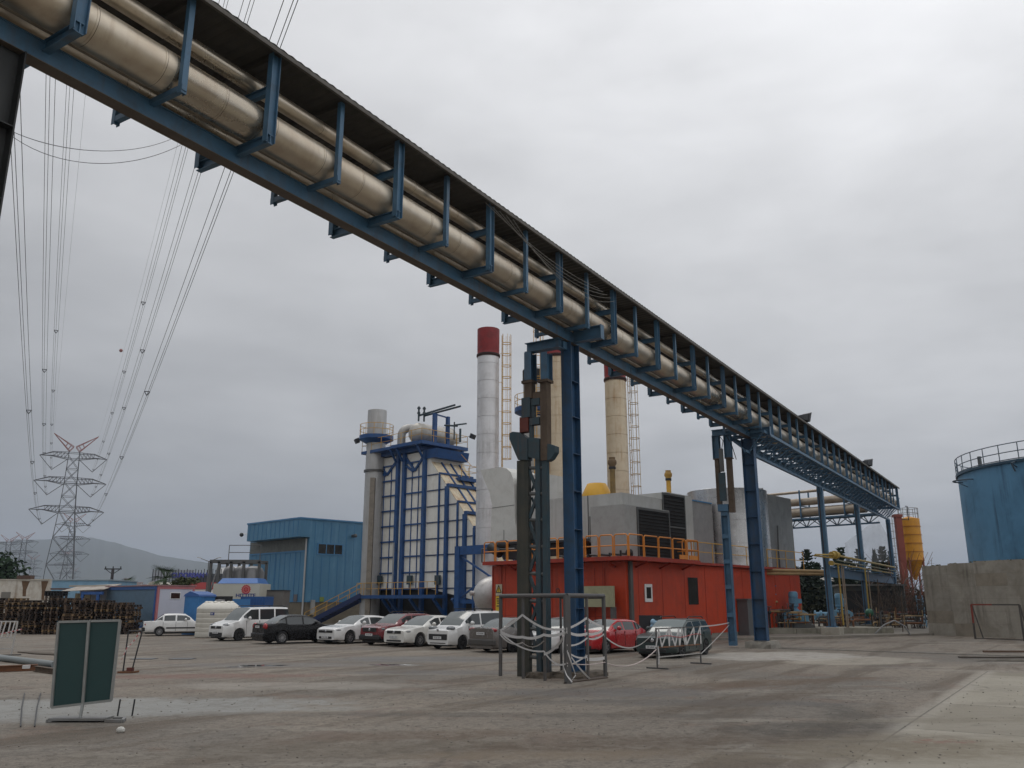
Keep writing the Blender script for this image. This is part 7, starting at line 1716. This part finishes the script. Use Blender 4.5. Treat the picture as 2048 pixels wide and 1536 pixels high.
def clutter(label, x0, x1, Y, seed, n, zmax):
    q = random.Random(seed); t = thing('pipe_cluster', label, 'pipework', ((x0 + x1) / 2, Y, .44)); W_ = (x1 - x0) / 2
    for nm, m, k in (('tan_pipe', pipebr, n), ('rusty_pipe', piperust, n), ('steel_pipe', grey_steel, n), ('dark_valve', dark_steel, n // 2)):
        b = MB()
        for i in range(k):
            x = q.uniform(-W_, W_); y = q.uniform(-.8, 1.6); z = q.uniform(.05, zmax * .5); L = q.uniform(.4, 1.4); r_ = q.choice((.03, .04, .05, .07))
            if nm == 'dark_valve': b.ball((x, y, z + .2), (.12, .12, .14), 8, 5); b.tube((x, y, 0), (x, y, z + .55), .035, 5); b.tube((x - .16, y, z + .55), (x + .16, y, z + .55), .03, 5)
            elif i % 3 == 0: b.tube((x, y, 0), (x, y, z + q.uniform(.2, zmax * .5)), r_, 6)
            elif i % 3 == 1: b.tube((x, y, z), (x + L, y, z), r_, 6); b.tube((x + L * .5, y, z), (x + L * .5, y, z - .001), r_ * 1.9, 8)
            else: b.path([(x, y, 0), (x, y, z), (x + .12, y, z + .1), (x + L, y, z + .1), (x + L, y, z + .5)], r_, 6)
        build_each(b, nm, m, t)
    return t
clutter('tangle of tan and rusty pipes with valves left of the first pump motor', 16.4, 18.6, 57.8, 3, 16, 2.2)
clutter('rusty pipework between the two pump motors', 20.9, 23.2, 60.5, 4, 14, 1.4)
clutter('small pipes and valves right of the second pump motor', 24.8, 28.2, 64.0, 5, 14, 1.5)
vt = thing('stop_valve', 'tall blue and tan stop valve with handwheel left of the first pump motor', 'valve', at(1548, 1230, 58.2)); vt.location.z = .44; q_ = at(1548, 1172, 58.2).z - .44
b = MB(); b.tube((0, 0, 0), (0, 0, q_), .06, 8); b.tube((-.28, 0, q_), (.28, 0, q_), .03, 6); b.tube((-.25, 0, q_ * .8), (.25, 0, q_ * .8), .035, 6); b.tube((0, 0, q_ * .72), (0, 0, q_ * .86), .12, 10); b.build('stem', pump_blue, vt)
b = MB(); b.path([(-1.0, 0, 0), (-1.0, 0, q_ * .5), (-.75, 0, q_ * .62), (.3, 0, q_ * .62)], .07, 7); b.ball((0, 0, q_ * .55), (.2, .15, .2), 8, 6); b.path([(-.8, 0, q_ * .62), (-.8, 0, q_ * .72), (-1.1, 0, q_ * .72)], .04, 6); b.tube((-.5, 0, q_ * .42), (1.1, 0, q_ * .42), .05, 6); b.build('pipe', pipebr, vt)
# lower rack between the pale blue legs
LR = fthing('lower_pipe_rack', 'low blue beam carrying yellow gas pipes between the pale blue rack legs', 'pipe rack', RF)
zl = RF.hy(1720, 1150, -.2).z
b = MB(); b.ibar((34.2, 0, 3.95), (60.2, 0, 3.95), .62, .3, .03); b.build('beam', mat('beam_blue', (.035, .10, .18), .55, var=.2, dirt=(.03, .05, .07), damt=.6), LR)
for yy, zz_, r_, m, lb in ((-.62, 4.95, .085, pipe_ye, 'upper_pipe'), (-.42, 4.45, .07, pipe_ye, 'lower_pipe'), (-.75, 4.62, .045, mat('pipe_greygreen', (.16, .16, .10), .6, var=.2), 'side_pipe')):
    MB().tube((33.4, yy, zz_), (57, yy, zz_), r_ * .8, 8).build('gas_pipe', m, LR)
b = MB(); b.tube((33.2, -.5, 4.95), (33.9, -.75, 4.95), .2, 10); b.tube((33.45, -.62, 4.95), (33.6, -.66, 4.95), .26, 12); b.tube((33.3, -.42, 4.45), (33.6, -.42, 4.45), .16, 10); b.path([(33.3, -.62, 4.95), (31.6, .1, 4.9)], .05, 6); b.path([(33.3, -.55, 4.75), (31.7, .2, 4.85)], .045, 6); b.build('flange', pipe_ye, LR)
b = MB()
for x, yy, z1 in ((34.9, -.5, .7), (44.3, -.45, 1.6)): b.tube((x, yy, z1), (x, yy, 4.4), .055, 8)
build_each(b, 'drop_pipe', pipe_ye, LR)
b = MB()
for x in (35.9, 36.4, 45.1): b.tube((x, -.5, .5), (x, -.5, 4.5), .04, 6)
build_each(b, 'conduit', mat('conduit_tan', (.25, .2, .15), .6, var=.2), LR)
b = MB(); 
for x in (36, 40, 44.6, 49, 54): b.bx(x - .05, x + .05, -.85, .2, 4.30, 4.37)
build_each(b, 'pipe_support', steel_blue, LR)
gv = fthing('gas_valve', 'green ball valve on the yellow drop pipe by the second pale blue rack leg', 'valve', RF); MB().ball((44.3, -.45, 1.35), .3).build('body', mat('valve_green', (.03, .12, .07), .5), gv)
# tan pipes from hall to the first leg
tp_ = thing('tan_pipe', 'pair of level tan pipes from the hall roof edge to the first rack leg', 'pipe', (0, 0, 0)); 
for (a, b1, c, d1) in ((1530, 1140, 1652, 1143), (1528, 1147, 1652, 1148)):
    P0, P1 = at(a, b1, 57.5), at(c, d1, 56.5); MB().tube(P0, P1, .10, 8).build('pipe', pipebr, tp_)
# green-grey transformer hut, far low roofs, sticks and scrub between the legs
hut = thing('dark_hut', 'dark grey green hut with a black doorway behind the pump machinery', 'hut', flat(at(1682, 1200, 76)), R(-10)); w_ = 5.2; zt = at(1700, 1172, 76).z
MB().bx(0, w_, 0, 3, 0, zt).build('wall', mat('hut_grey', (.055, .06, .055), .8, var=.25), hut); MB().bx(-.2, w_ + .2, -.3, 3.2, zt + .002, zt + .14).build('roof', mat('hut_roof', (.15, .15, .14), .8), hut); MB().bx(.5, w_ - .8, -.05, -.004, 0, zt - .4).build('door', louvre, hut); MB().bx(.1, .35, -.06, -.004, 1.9, 2.4).build('notice', plate_w, hut)
lr_ = thing('long_shed', 'long low pale roofed shed far behind the rack legs', 'building', flat(at(1575, 1200, 112))); w_ = at(1800, 1150, 112).x - at(1575, 1150, 112).x
b = MB(); zt = at(1700, 1141, 112).z; b.bx(0, w_, 0, 10, 0, at(1700, 1163, 112).z); b.build('wall', white, lr_); MB().prism([(-.4, -.5, at(1700, 1166, 112).z), (w_ + .4, -.5, at(1700, 1166, 112).z), (w_ + .4, 6, zt), (-.4, 6, zt)], (0, .1, .12)).build('roof', mat('shed_roof', (.30, .28, .25), .8, var=.15), lr_)
fen = thing('site_fence', 'mesh fence on curved top posts far behind the lower pipe rack', 'fence', flat(at(1745, 1200, 86))); b = MB()
for k in range(7): b.path([(k * 1.6, 0, 0), (k * 1.6, 0, 3.6), (k * 1.6 + .25, 0, 4.2), (k * 1.6 + .8, 0, 4.55)], .06, 5)
b.build('post', grey_steel, fen); b = MB()
for z in (.6, 1.5, 2.4, 3.3): b.tube((0, 0, z), (9.6, 0, z), .025, 4)
b.build('wire', grey_steel, fen)
hd = thing('green_bank', 'dull green bank of scrub behind the lower pipe rack', 'scrub', (38, 90, 0)); rq = random.Random(31); b = MB()
for k in range(16): leaves(b, (-14 + k * 1.9, rq.uniform(-1, 1), 1.6), (1.8, 1.2, 1.6 + rq.random()), 260, .2, rq)
b.build('foliage', leafmat('olive_scrub', (.04, .045, .026)), hd)
def twiggy(name, label, P, hgt, wid, n, seed, m, cat='bare shrub', thk=.014):
    q = random.Random(seed); t = thing(name, label, cat, P); b = MB()
    for i in range(n):
        a = q.uniform(0, 6.28); p = Vector((q.uniform(-.25, .25) * wid, q.uniform(-.25, .25) * wid, 0)); d = Vector((math.cos(a) * .25, math.sin(a) * .25, 1)); pts = [p]; L = hgt * q.uniform(.5, 1.05)
        for k in range(6): d = (d + Vector((q.uniform(-.35, .35), q.uniform(-.35, .35), q.uniform(-.15, .1)))).normalized(); pts.append(pts[-1] + d * L / 6)
        b.path(pts, thk, 4)
        for k in range(4):
            s_ = pts[q.randint(2, 5)]; e = Vector((q.uniform(-1, 1), q.uniform(-1, 1), q.uniform(-.2, .8))) * wid * .35; mid = s_ + e * .5 + Vector((0, 0, q.uniform(-.1, .2))); b.path([s_, mid, s_ + e], thk * .55, 3)
    b.build('twigs', m, t); return t
twm = mat('dead_twigs', (.075, .055, .042), .95, var=.4); twr = mat('reddish_twigs', (.14, .06, .035), .95, var=.35)
for i, (px, D, h, w_, n, lb) in enumerate(((1752, 68, 4.3, 1.6, 46, 'tall bare brown shrub right of the second pale blue rack leg'), (1790, 70, 4.6, 2.0, 50, 'dense bare shrub in front of the last pale blue rack leg'), (1828, 68, 4.2, 1.8, 50, 'bare twiggy shrub next to the concrete wall corner'), (1715, 66, 2.0, 1.2, 24, 'low dead twigs at the second pale blue rack leg'))):
    twiggy('bare_shrub', lb, (at(px, 1200, D).x, D, 0), h, w_, n, 70 + i, twm)
twiggy('bare_tree', 'reddish bare tree in front of the silo cone', (at(1812, 1200, 88).x, 88, 0), 7.6, 3.4, 70, 90, twr, 'bare tree', .02)
for i, px in enumerate((1760, 1775, 1806, 1818)):
    p = gnd(px, 1268); 
    tag(MB().tube((0, 0, 0), (.25 * (-1) ** i, .1, 3.6 - .4 * i), .03, 5).build('leaning_stick', rusty, None, p), ['leaning thin rusty rod in the scrub, first from the second pale blue leg', 'thin rusty rod in the scrub just left of the last pale blue leg', 'short rusty rod in the scrub right of the last pale blue leg', 'shortest rusty rod in the scrub by the concrete wall'][i], 'rod')
b = MB(); p = gnd(1790, 1272); tag(MB().path([(-1.3, 0, .1), (-.6, 0, .7), (.1, .1, .95), (.7, 0, .6), (1.0, 0, .05)], .05, 7).build('bent_hose', mat('hose_grey', (.22, .22, .22), .6), None, p), 'bent pale grey hose lying in the scrub before the last rack leg', 'hose')
ob = thing('pipe_bundle', 'row of low pale and red pipes on sleepers behind the bare shrubs', 'pipe', flat(at(1735, 1230, 72))); 
for z, m in ((.9, mat('pipe_white', (.45, .45, .44), .5)), (.55, MATS['pipe_white']), (1.25, silo_red)): MB().tube((0, 0, z), (11.5, 2, z), .09, 8).build('pipe', m, ob)
bl_ = thing('blue_ladder', 'small bright blue steel ladder leaning beside the concrete wall corner', 'ladder', gnd(1842, 1258)); z1 = 2.6
b = MB(); b.tube((0, 0, 0), (.45, 1.2, z1), .05, 6); b.tube((.5, 0, 0), (.95, 1.2, z1), .05, 6); 
for k in range(6): f = (k + .7) / 6.5; b.tube((.45 * f, 1.2 * f, z1 * f), (.5 + .45 * f, 1.2 * f, z1 * f), .03, 5)
b.build('frame', pump_blue, bl_)
# ================================================================ FOREGROUND
# ---- pipe guard round the first column, wound with tape
gA, gD, gF, gG = gnd(1001, 1352), gnd(1136, 1367), gnd(1211, 1355), gnd(1123, 1346)
gB = gA.lerp(gD, .36); gC = gA.lerp(gD, .68); gE = gD.lerp(gF, .52)
guard = thing('pipe_guard', 'grey steel pipe guard frame round the first tall column, wound with white tape', 'guard rail', gD)
gpm = mat('guard_grey', (.085, .085, .085), .55, .15, var=.25, dirt=(.12, .075, .05), damt=.4)
zt = 2.27; off = -gD
for p, r_ in ((gA, .055), (gB, .045), (gC, .045), (gE, .045), (gF, .06), (gG, .04)): MB().tube(p + off, p + off + Vector((0, 0, zt)), r_, 10).build('post', gpm, guard)
MB().box((0, 0, zt / 2), (.15, .15, zt), 0, R(20)).build('corner_post', gpm, guard)
MB().tube(gA + off + Vector((0, 0, zt)), off + gD + Vector((0, 0, zt)), .065, 10).build('rail', gpm, guard); MB().tube(off + gD + Vector((0, 0, zt)), off + gF + Vector((0, 0, zt)), .065, 10).build('rail', gpm, guard)
MB().tube(off + gG + Vector((0, 0, zt - .05)), off + gF + Vector((0, 0, zt - .05)), .03, 8).build('rail', gpm, guard)
tag(MB().prism([(p.x, p.y, .004) for p in [gD + Vector((-.12, -.1, 0)), gF + Vector((.05, -.28, 0)), gF + Vector((-.1, .1, 0)), gD + Vector((-.05, .22, 0))]], (0, 0, .03)).build('ground_plate', mat('plate_brown', (.075, .055, .042), .8, var=.3)), 'flat dark rusty plate on the ground at the guard corner', 'plate')
def tape(label, pts, wd=.075, m=None, sag=.12, tw=0.0, name='barrier_tape', seg=9):
    V = []
    for (a, za), (c, zc_), s_ in [(pts[i], pts[i + 1], sag) for i in range(len(pts) - 1)]:
        for k in range(seg): f = k / seg; V.append(Vector((a.x, a.y, za)).lerp(Vector((c.x, c.y, zc_)), f) - Vector((0, 0, s_ * 4 * f * (1 - f))))
    V.append(Vector((pts[-1][0].x, pts[-1][0].y, pts[-1][1])))
    return tag(MB().ribbon(V, wd * .72, 0, .004, tw).build(name, m or tape_w), label, 'barrier tape')
e = lambda p, d=.07: p + Vector((-.02, -d, 0))
A, B_, C_, D_, E_, F_, G_ = e(gA), e(gB), e(gC), e(gD, .1), e(gE), e(gF), gG
tape('highest white tape strand round the pipe guard, peaking at its second post', [(A, 1.28), (B_, 1.74), (C_, 1.40), (D_, 1.40), (E_, 1.66), (F_, 1.40)], .085, None, .03)
tape('broad white tape strand at waist height round the pipe guard', [(A, 1.26), (B_, 1.13), (C_, 1.22), (D_, 1.33), (E_, 1.24), (F_, 1.33)], .10, None, .06)
tape('white tape sagging from the left guard post to the corner below knee height', [(A, 1.24), (C_, .78), (D_, .52)], .06, None, .16)
tape('white tape hanging loose in a low loop left of the lattice tower', [(A, 1.18), (B_, .98), (C_, 1.06)], .06, None, .14, 1.2)
tape('white tape climbing from the third guard post to the corner post', [(C_, .70), (D_, 1.30)], .09, None, .10, 1.0)
tape('white tape rising from the guard corner to its right post', [(D_, .98), (E_, 1.12), (F_, 1.20)], .06, None, .07)
tape('white tape crossing low between the guard corner and the middle right post', [(D_, .45), (E_, .66)], .05, None, .02)
tape('white tape slung from the guard corner down to the middle right post', [(D_, .82), (E_, .62)], .06, None, .08)
tape('white tape end running diagonally from the guard corner to the ground', [(D_, .84), (E_ + Vector((.05, -.1, 0)), .05)], .055, None, .05, .8)
tape('twisted white tape tail dangling down the guard corner post', [(D_ + Vector((-.08, -.02, 0)), 1.25), (D_ + Vector((-.12, .02, 0)), .5), (D_ + Vector((-.02, -.05, 0)), .22), (D_ + Vector((.12, -.1, 0)), .05)], .05, None, .0, 3.0)
tape('second tape tail hanging beside the guard corner, reaching the ground', [(D_ + Vector((.02, -.02, 0)), .8), (D_ + Vector((.22, -.02, 0)), .22), (D_ + Vector((.08, -.06, 0)), .05)], .05, None, .0, 2.0)
tape('short broad white band between the two right guard posts', [(E_, .56), (F_, .54)], .12, None, .02)
tape('loose tape wound on the thin rear guard post', [(G_ + Vector((.04, -.06, 0)), .9), (G_ + Vector((.06, -.05, 0)), .1)], .06, None, .0, 4.0)
# ---- barrier hurdle with zigzag tape
b1, b2 = gnd(1315, 1338), gnd(1402, 1328)
hur = thing('tape_hurdle', 'low steel hurdle with white tape zigzag in front of the dark green estate car', 'barrier', b1); d = (b2 - b1); L = d.length; dn = d.normalized(); nn = Vector((-dn.y, dn.x, 0)); Z = lambda z: Vector((0, 0, z))
for p in (Vector((0, 0, 0)), d): MB().bar(p, p + Z(1.28), .05).build('post', gpm, hur); MB().bar(p - nn * .4 - dn * .0 + Z(.02), p + nn * .4 + Z(.02), .05).build('foot', gpm, hur)
MB().bar(Z(1.25), d + Z(1.25), .04).build('rail', gpm, hur); MB().bar(Z(.66), d + Z(.66), .04).build('rail', piperust, hur); MB().bar(Z(.36), d + Z(.36), .035).build('rail', mat('guard_pale', (.33, .32, .30), .6), hur)
MB().path([Z(.98) + d * f - nn * .06 + Vector((0, 0, .04 * math.sin(f * 9))) for f in [i / 12 for i in range(13)]], .012, 5).build('red_cord', tape_r, hur)
V = []; n = 17
b = MB(); rq = random.Random(3); fs_ = [-.06] + sorted(rq.uniform(.02, 1) for _ in range(n - 2)) + [1.0]
for i in range(n - 1):
    f0, f1 = fs_[i], fs_[i + 1]; p = d * max(0.0, f0) + Z(1.24 if i % 2 else .68) - nn * .045; q = d * f1 + Z(.68 if i % 2 else 1.24) - nn * .045
    b.ribbon([p - dn * (.12 if i == 0 else 0), q], .07, 0, .004)
b.build('zigzag_tape', tape_w, hur)
PP = gnd(1462, 1300)
pb_ = RF.w(18.2, 1.2)
tape('white tape stretched from the hurdle top up to the slim blue post', [(b2, 1.26), (Vector((pb_.x - .2, pb_.y - .3, 0)), 1.15)], .06, None, .03)
tape('white tape running from the slim blue post down to the hurdle foot', [(Vector((pb_.x - .2, pb_.y - .3, 0)), 1.05), (b2, .32)], .05, None, .02)
tape('white tape sagging from the right guard post to the hurdle top', [(F_, 1.15), (b1, 1.24)], .05, None, .45, .5, seg=16)
chain = tag(MB().path([F_.lerp(b1, i / 24) + Z(.42 + (.62 - .42) * i / 24 - .28 * 4 * (i / 24) * (1 - i / 24)) for i in range(25)], .016, 5).build('plastic_chain', mat('chain_pale', (.50, .42, .40), .6, var=.3, scale=14)), 'pale red and white plastic chain sagging from the guard to the hurdle', 'chain')
tag(MB().path([D_.lerp(F_, i / 14) + Z(.52 - .10 * i / 14 - .05 * math.sin(math.pi * i / 14)) for i in range(15)], .014, 5).build('plastic_chain', MATS['chain_pale']), 'pale red and white plastic chain across the front of the pipe guard', 'chain')
b = MB(); b.ribbon([b1 + Z(.7) - nn * .05, b1 + Z(.4) - nn * .07 + dn * .02, b1 + Z(.15) - nn * .05], .04); tag(b.build('tape_tail', tape_w), 'tape tail hanging on the left hurdle post', 'barrier tape')
# ---- green board on a pole
P0 = gnd(163, 1442); bd = thing('notice_board', 'blank dark green two panel board on a single pole with steel base', 'notice board', P0, 0)
Yb = P0.y; q = [at(x, y, Yb) - P0 for x, y in ((118, 1244), (236, 1241), (218, 1402), (104, 1415))]
h = 0
TL, TR_, BR_, BL_ = q; TL.y = TL.y + .0; TR_.y += .10; BR_.y += .10; nB = Vector((0, -1, 0))
def slab(P, th, name, m, par): b = MB(); b.hexa([P[3], P[2], P[2] + Vector((0, th, 0)), P[3] + Vector((0, th, 0)), P[0], P[1], P[1] + Vector((0, th, 0)), P[0] + Vector((0, th, 0))]); return b.build(name, m, par)
mt, mb_ = TL.lerp(TR_, .50), BL_.lerp(BR_, .53)
slab([TL, mt, mb_, BL_], .03, 'board_panel', board_gr, bd); slab([mt + Vector((.002, 0, 0)), TR_, BR_, mb_ + Vector((.002, 0, 0))], .03, 'board_panel', board_gr, bd)
fr = mat('board_frame', (.30, .31, .30), .45, .4, var=.15, dirt=(.2, .17, .13), damt=.4); b = MB(); o2 = Vector((0, -.012, 0))
for a, c in ((TL, TR_), (TR_, BR_), (BR_, BL_), (BL_, TL)): b.bar(a + o2, c + o2, .042, .045, 0, (0, 1, 0))
b.build('frame', fr, bd); tb = mt + Vector((0, -.03, .02)); gb = Vector((mb_.x - .02, -.03, .0)); b = MB(); b.bar(tb, mb_ + Vector((0, -.03, 0)), .045, .04, 0, (0, 1, 0)); b.bar(mb_ + Vector((0, -.03, 0)), Vector((-.02, -.03, .06)), .045, .04, 0, (0, 1, 0)); b.build('pole', fr, bd)
bs_ = mat('base_grey', (.20, .20, .195), .6, .2, var=.2, dirt=(.11, .09, .07), damt=.5)
b = MB(); x0, x1 = gnd(97, 1445).x - P0.x, gnd(238, 1442).x - P0.x; b.bx(-.50, .50, -.22, .20, .03, .07); b.bar((x0, -.25, .03), (-.52, -.05, .03), .05); b.bar((x0, -.25, .03), (x0 + .3, .2, .03), .05); b.bar((.52, -.2, .03), (.85, -.25, .03), .05); b.bar((.85, -.25, .03), (x1 + .05, .12, .03), .05); b.bar((.52, .12, .03), (x1 + .05, .12, .03), .05); b.build('base_frame', bs_, bd)
# short stakes behind it, slot frame, stone
for i, (px, h_) in enumerate(((235, .30), (264, .30))):
    p = gnd(px, 1432); tag(MB().tube((0, 0, 0), (.02, 0, h_), .016, 6).build('stake', dark_steel, None, p), ['short dark iron stake in the puddle nearer the green board', 'short dark iron stake in the puddle farther from the green board'][i], 'stake')
rb = gnd(241, 1465); tag(MB().ball((0, 0, .04), (.075, .06, .055), 7, 5).build('stone', mat('stone_white', (.55, .54, .50), .8), None, rb), 'single white stone on the ground in front of the green board', 'stone')
# hand trolley frame / hoop stand
h0 = gnd(247, 1346); hs = thing('hoop_stand', 'thin dark steel hoop stand on a rusty base with striped tape', 'stand', h0); zt = at(260, 1262, h0.y).z; lx, rx_ = at(257, 1262, h0.y).x - h0.x, at(284, 1262, h0.y).x - h0.x; wb_ = gnd(274, 1344).x - h0.x
b = MB(); b.tube((-.02, 0, .05), (lx, 0, zt - .06), .022, 7); b.tube((wb_, .0, .05), (rx_, 0, zt - .06), .022, 7); b.path([(lx, 0, zt - .06), (lx + .02, 0, zt), (rx_ - .02, 0, zt), (rx_, 0, zt - .06)], .022, 7); b.build('hoop', dark_steel, hs)
b = MB(); b.bar((-.12, -.12, .03), (wb_ + .05, -.12, .03), .05); b.bar((-.12, -.12, .03), (-.02, .25, .03), .05); b.bar((wb_ + .05, -.12, .03), (wb_ + .1, .25, .03), .05); b.build('base', piperust, hs); MB().bx(.10, .27, -.05, .1, .02, .16).build('weight', rust_red, hs)
sm_ = bpy.data.materials.new('striped_tape'); sm_.use_nodes = True; sm_.node_tree.nodes.clear(); g = NT(sm_.node_tree); pos = g.n('ShaderNodeNewGeometry').outputs['Position']; xyz = g.n('ShaderNodeSeparateXYZ', {0: pos}).outputs
st = g.m('GREATER_THAN', g.m('FRACT', g.m('MULTIPLY', g.m('ADD', g.m('ADD', xyz[0], xyz[2]), xyz[1]), 4.5)), .5); bsd = g.n('ShaderNodeBsdfPrincipled', {'Base Color': g.mix(st, (.50, .47, .45), (.38, .11, .11)), 'Roughness': .5}); g.n('ShaderNodeOutputMaterial', {'Surface': bsd})
hx = h0 + Vector((rx_ - .05, -.03, 0)); tape('red and white striped tape trailing from the hoop stand to the ground', [(hx, zt - .03), (h0 + Vector((.05, -.06, 0)), .75), (h0 + Vector((-.15, -.2, 0)), .12)], .06, sm_, .05, 2.0)
# white hurdle at the left edge
w0 = gnd(22, 1311); wh = thing('tape_hurdle', 'pale hurdle wound with white tape, cut by the left edge of the photo', 'barrier', w0, R(-8)); zt = at(30, 1243, w0.y).z
pale = mat('hurdle_pale', (.42, .41, .39), .6, var=.15)
MB().bar((0, 0, 0), (.08, 0, zt), .05).build('post', pale, wh); MB().bar((-1.8, 0, 0), (-1.7, 0, zt), .05).build('post', pale, wh); MB().bar((-.2, -.3, .02), (.3, .2, .02), .05).build('foot', gpm, wh)
MB().bar((-1.7, 0, zt), (.08, 0, zt), .05).build('rail', pale, wh); MB().bar((-1.75, 0, zt * .52), (.05, 0, zt * .52), .04).build('rail', pale, wh); MB().bar((-1.75, 0, zt * .2), (.03, 0, zt * .2), .04).build('rail', pale, wh)
b = MB()
for i in range(9): x = -1.6 + i * .2; b.ribbon([(x, -.04, zt), (x - .12 + .06 * (i % 2), -.04, zt * .52)], .06)
b.build('zigzag_tape', tape_w, wh)
tape('pink striped tape leading left from the pale hurdle', [(w0 + Vector((.35, -.1, 0)), zt * .78), (w0 + Vector((-1.6, -.6, 0)), zt * .5)], .06, sm_, .05)
tape('striped tape falling from the pale hurdle to the ground', [(w0 + Vector((-1.0, -.4, 0)), zt * .4), (w0 + Vector((-.25, -1.0, 0)), .04)], .07, sm_, .1, 1.5)
# trench edge: grey duct, rusty beams, planks
t0, t1 = gnd(-30, 1318), gnd(108, 1336)
tag(MB().tube(t0 + Z(.11), t1 + Z(.11), .11, 14).build('duct_pipe', mat('duct_grey', (.20, .22, .22), .55, .2, var=.15), None), 'grey duct pipe lying on the ground left of the green board', 'pipe')
tag(MB().bx(0, 3.2, 0, .9, .005, .02).build('trench', mat('trench_dark', (.010, .009, .008), .95), None, gnd(-20, 1338), R(-3)), 'dark trench opening below the grey duct pipe at the left edge', 'trench')
a, c = gnd(-20, 1345), gnd(74, 1341)
tag(MB().ibar(a + Z(.10), c + Z(.10), .18, .16, .02).build('rusty_beam', piperust), 'rusty steel beam along the trench at the left edge', 'beam')
a, c = gnd(70, 1343), gnd(112, 1349)
tag(MB().ibar(a + Z(.09), c + Z(.09), .16, .14, .02).build('rusty_beam', rusty), 'shorter rusty beam end next to the green board', 'beam')
tag(MB().box((0, 0, .08), (.20, .12, .10)).build('white_rag', tape_w, None, gnd(51, 1346) + Z(.10), R(20)), 'white rag lying on the rusty beam', 'rag')
a, c = gnd(35, 1305), gnd(112, 1308); tag(MB().prism([tuple(a), tuple(c), tuple(gnd(108, 1311)), tuple(gnd(70, 1309))], (0, 0, .04)).build('plank', mat('plank_dark', (.06, .045, .03), .9)), 'dark thin plank lying on the yard behind the grey duct pipe', 'plank')
# steel plate with two long dark bars by the left board
pl_ = thing('bar_grate', 'pair of long thin dark bars lying on the pale concrete left of the green board', 'bars', gnd(40, 1455)); 
for px0, px1 in ((41, 49), (69, 81)):
    a, c = gnd(px0, 1455) - pl_.location, gnd(px1, 1388) - pl_.location; MB().path([a + Z(.02), a.lerp(c, .5) + Z(.03) + Vector((-.02, 0, 0)), c + Z(.02)], .012, 5).build('bar', dark_steel, pl_)
for i, (px, py) in enumerate(((288, 1318), (365, 1318))):
    p = gnd(px, py); tag(MB().bx(-.42, .42, -.3, .3, .004, .02).build('drain_cover', mat('cover_dark', (.075, .08, .09), .5, .2), None, p), ['dark rectangular drain cover beside the hoop stand', 'dark rectangular drain cover farther right, in front of the white tank'][i], 'drain cover')
# scattered grit, leaves and litter
rq = random.Random(17); b = MB()
for i in range(2600):
    Y = 7.5 + 18 * rq.random() ** 1.6; X = rq.uniform(-.62, .62) * Y; s_ = rq.choice((.004, .005, .006, .008, .011)) * (1 + Y / 40); b.ball((X, Y, s_ * .4), (s_ * rq.uniform(.8, 1.5), s_, s_ * .7), 5, 3)
tag(b.build('grit', mat('grit_stone', (.20, .18, .155), .9, var=.9, scale=5)), kind='stuff', label='loose grit and small stones scattered over the yard', cat='gravel')
# ================================================================ HAZE
hz = bpy.data.materials.new('haze_air'); hz.use_nodes = True; hz.node_tree.nodes.clear(); g = NT(hz.node_tree)
pv = g.n('ShaderNodeVolumePrincipled', {'Color': (.74, .84, 1.0), 'Density': 0.00018, 'Anisotropy': 0.2})
ho = g.n('ShaderNodeOutputMaterial'); hz.node_tree.links.new(pv.outputs[0], ho.inputs['Volume'])
tag(MB().bx(-9100, 9100, -310, 12100, -3.0, 520).build('haze', hz), kind='stuff')
for ob in list(S.objects):
    if ob.type == 'MESH' and ob.parent is None and 'label' not in ob and 'kind' not in ob: print('UNTAGGED', ob.name)
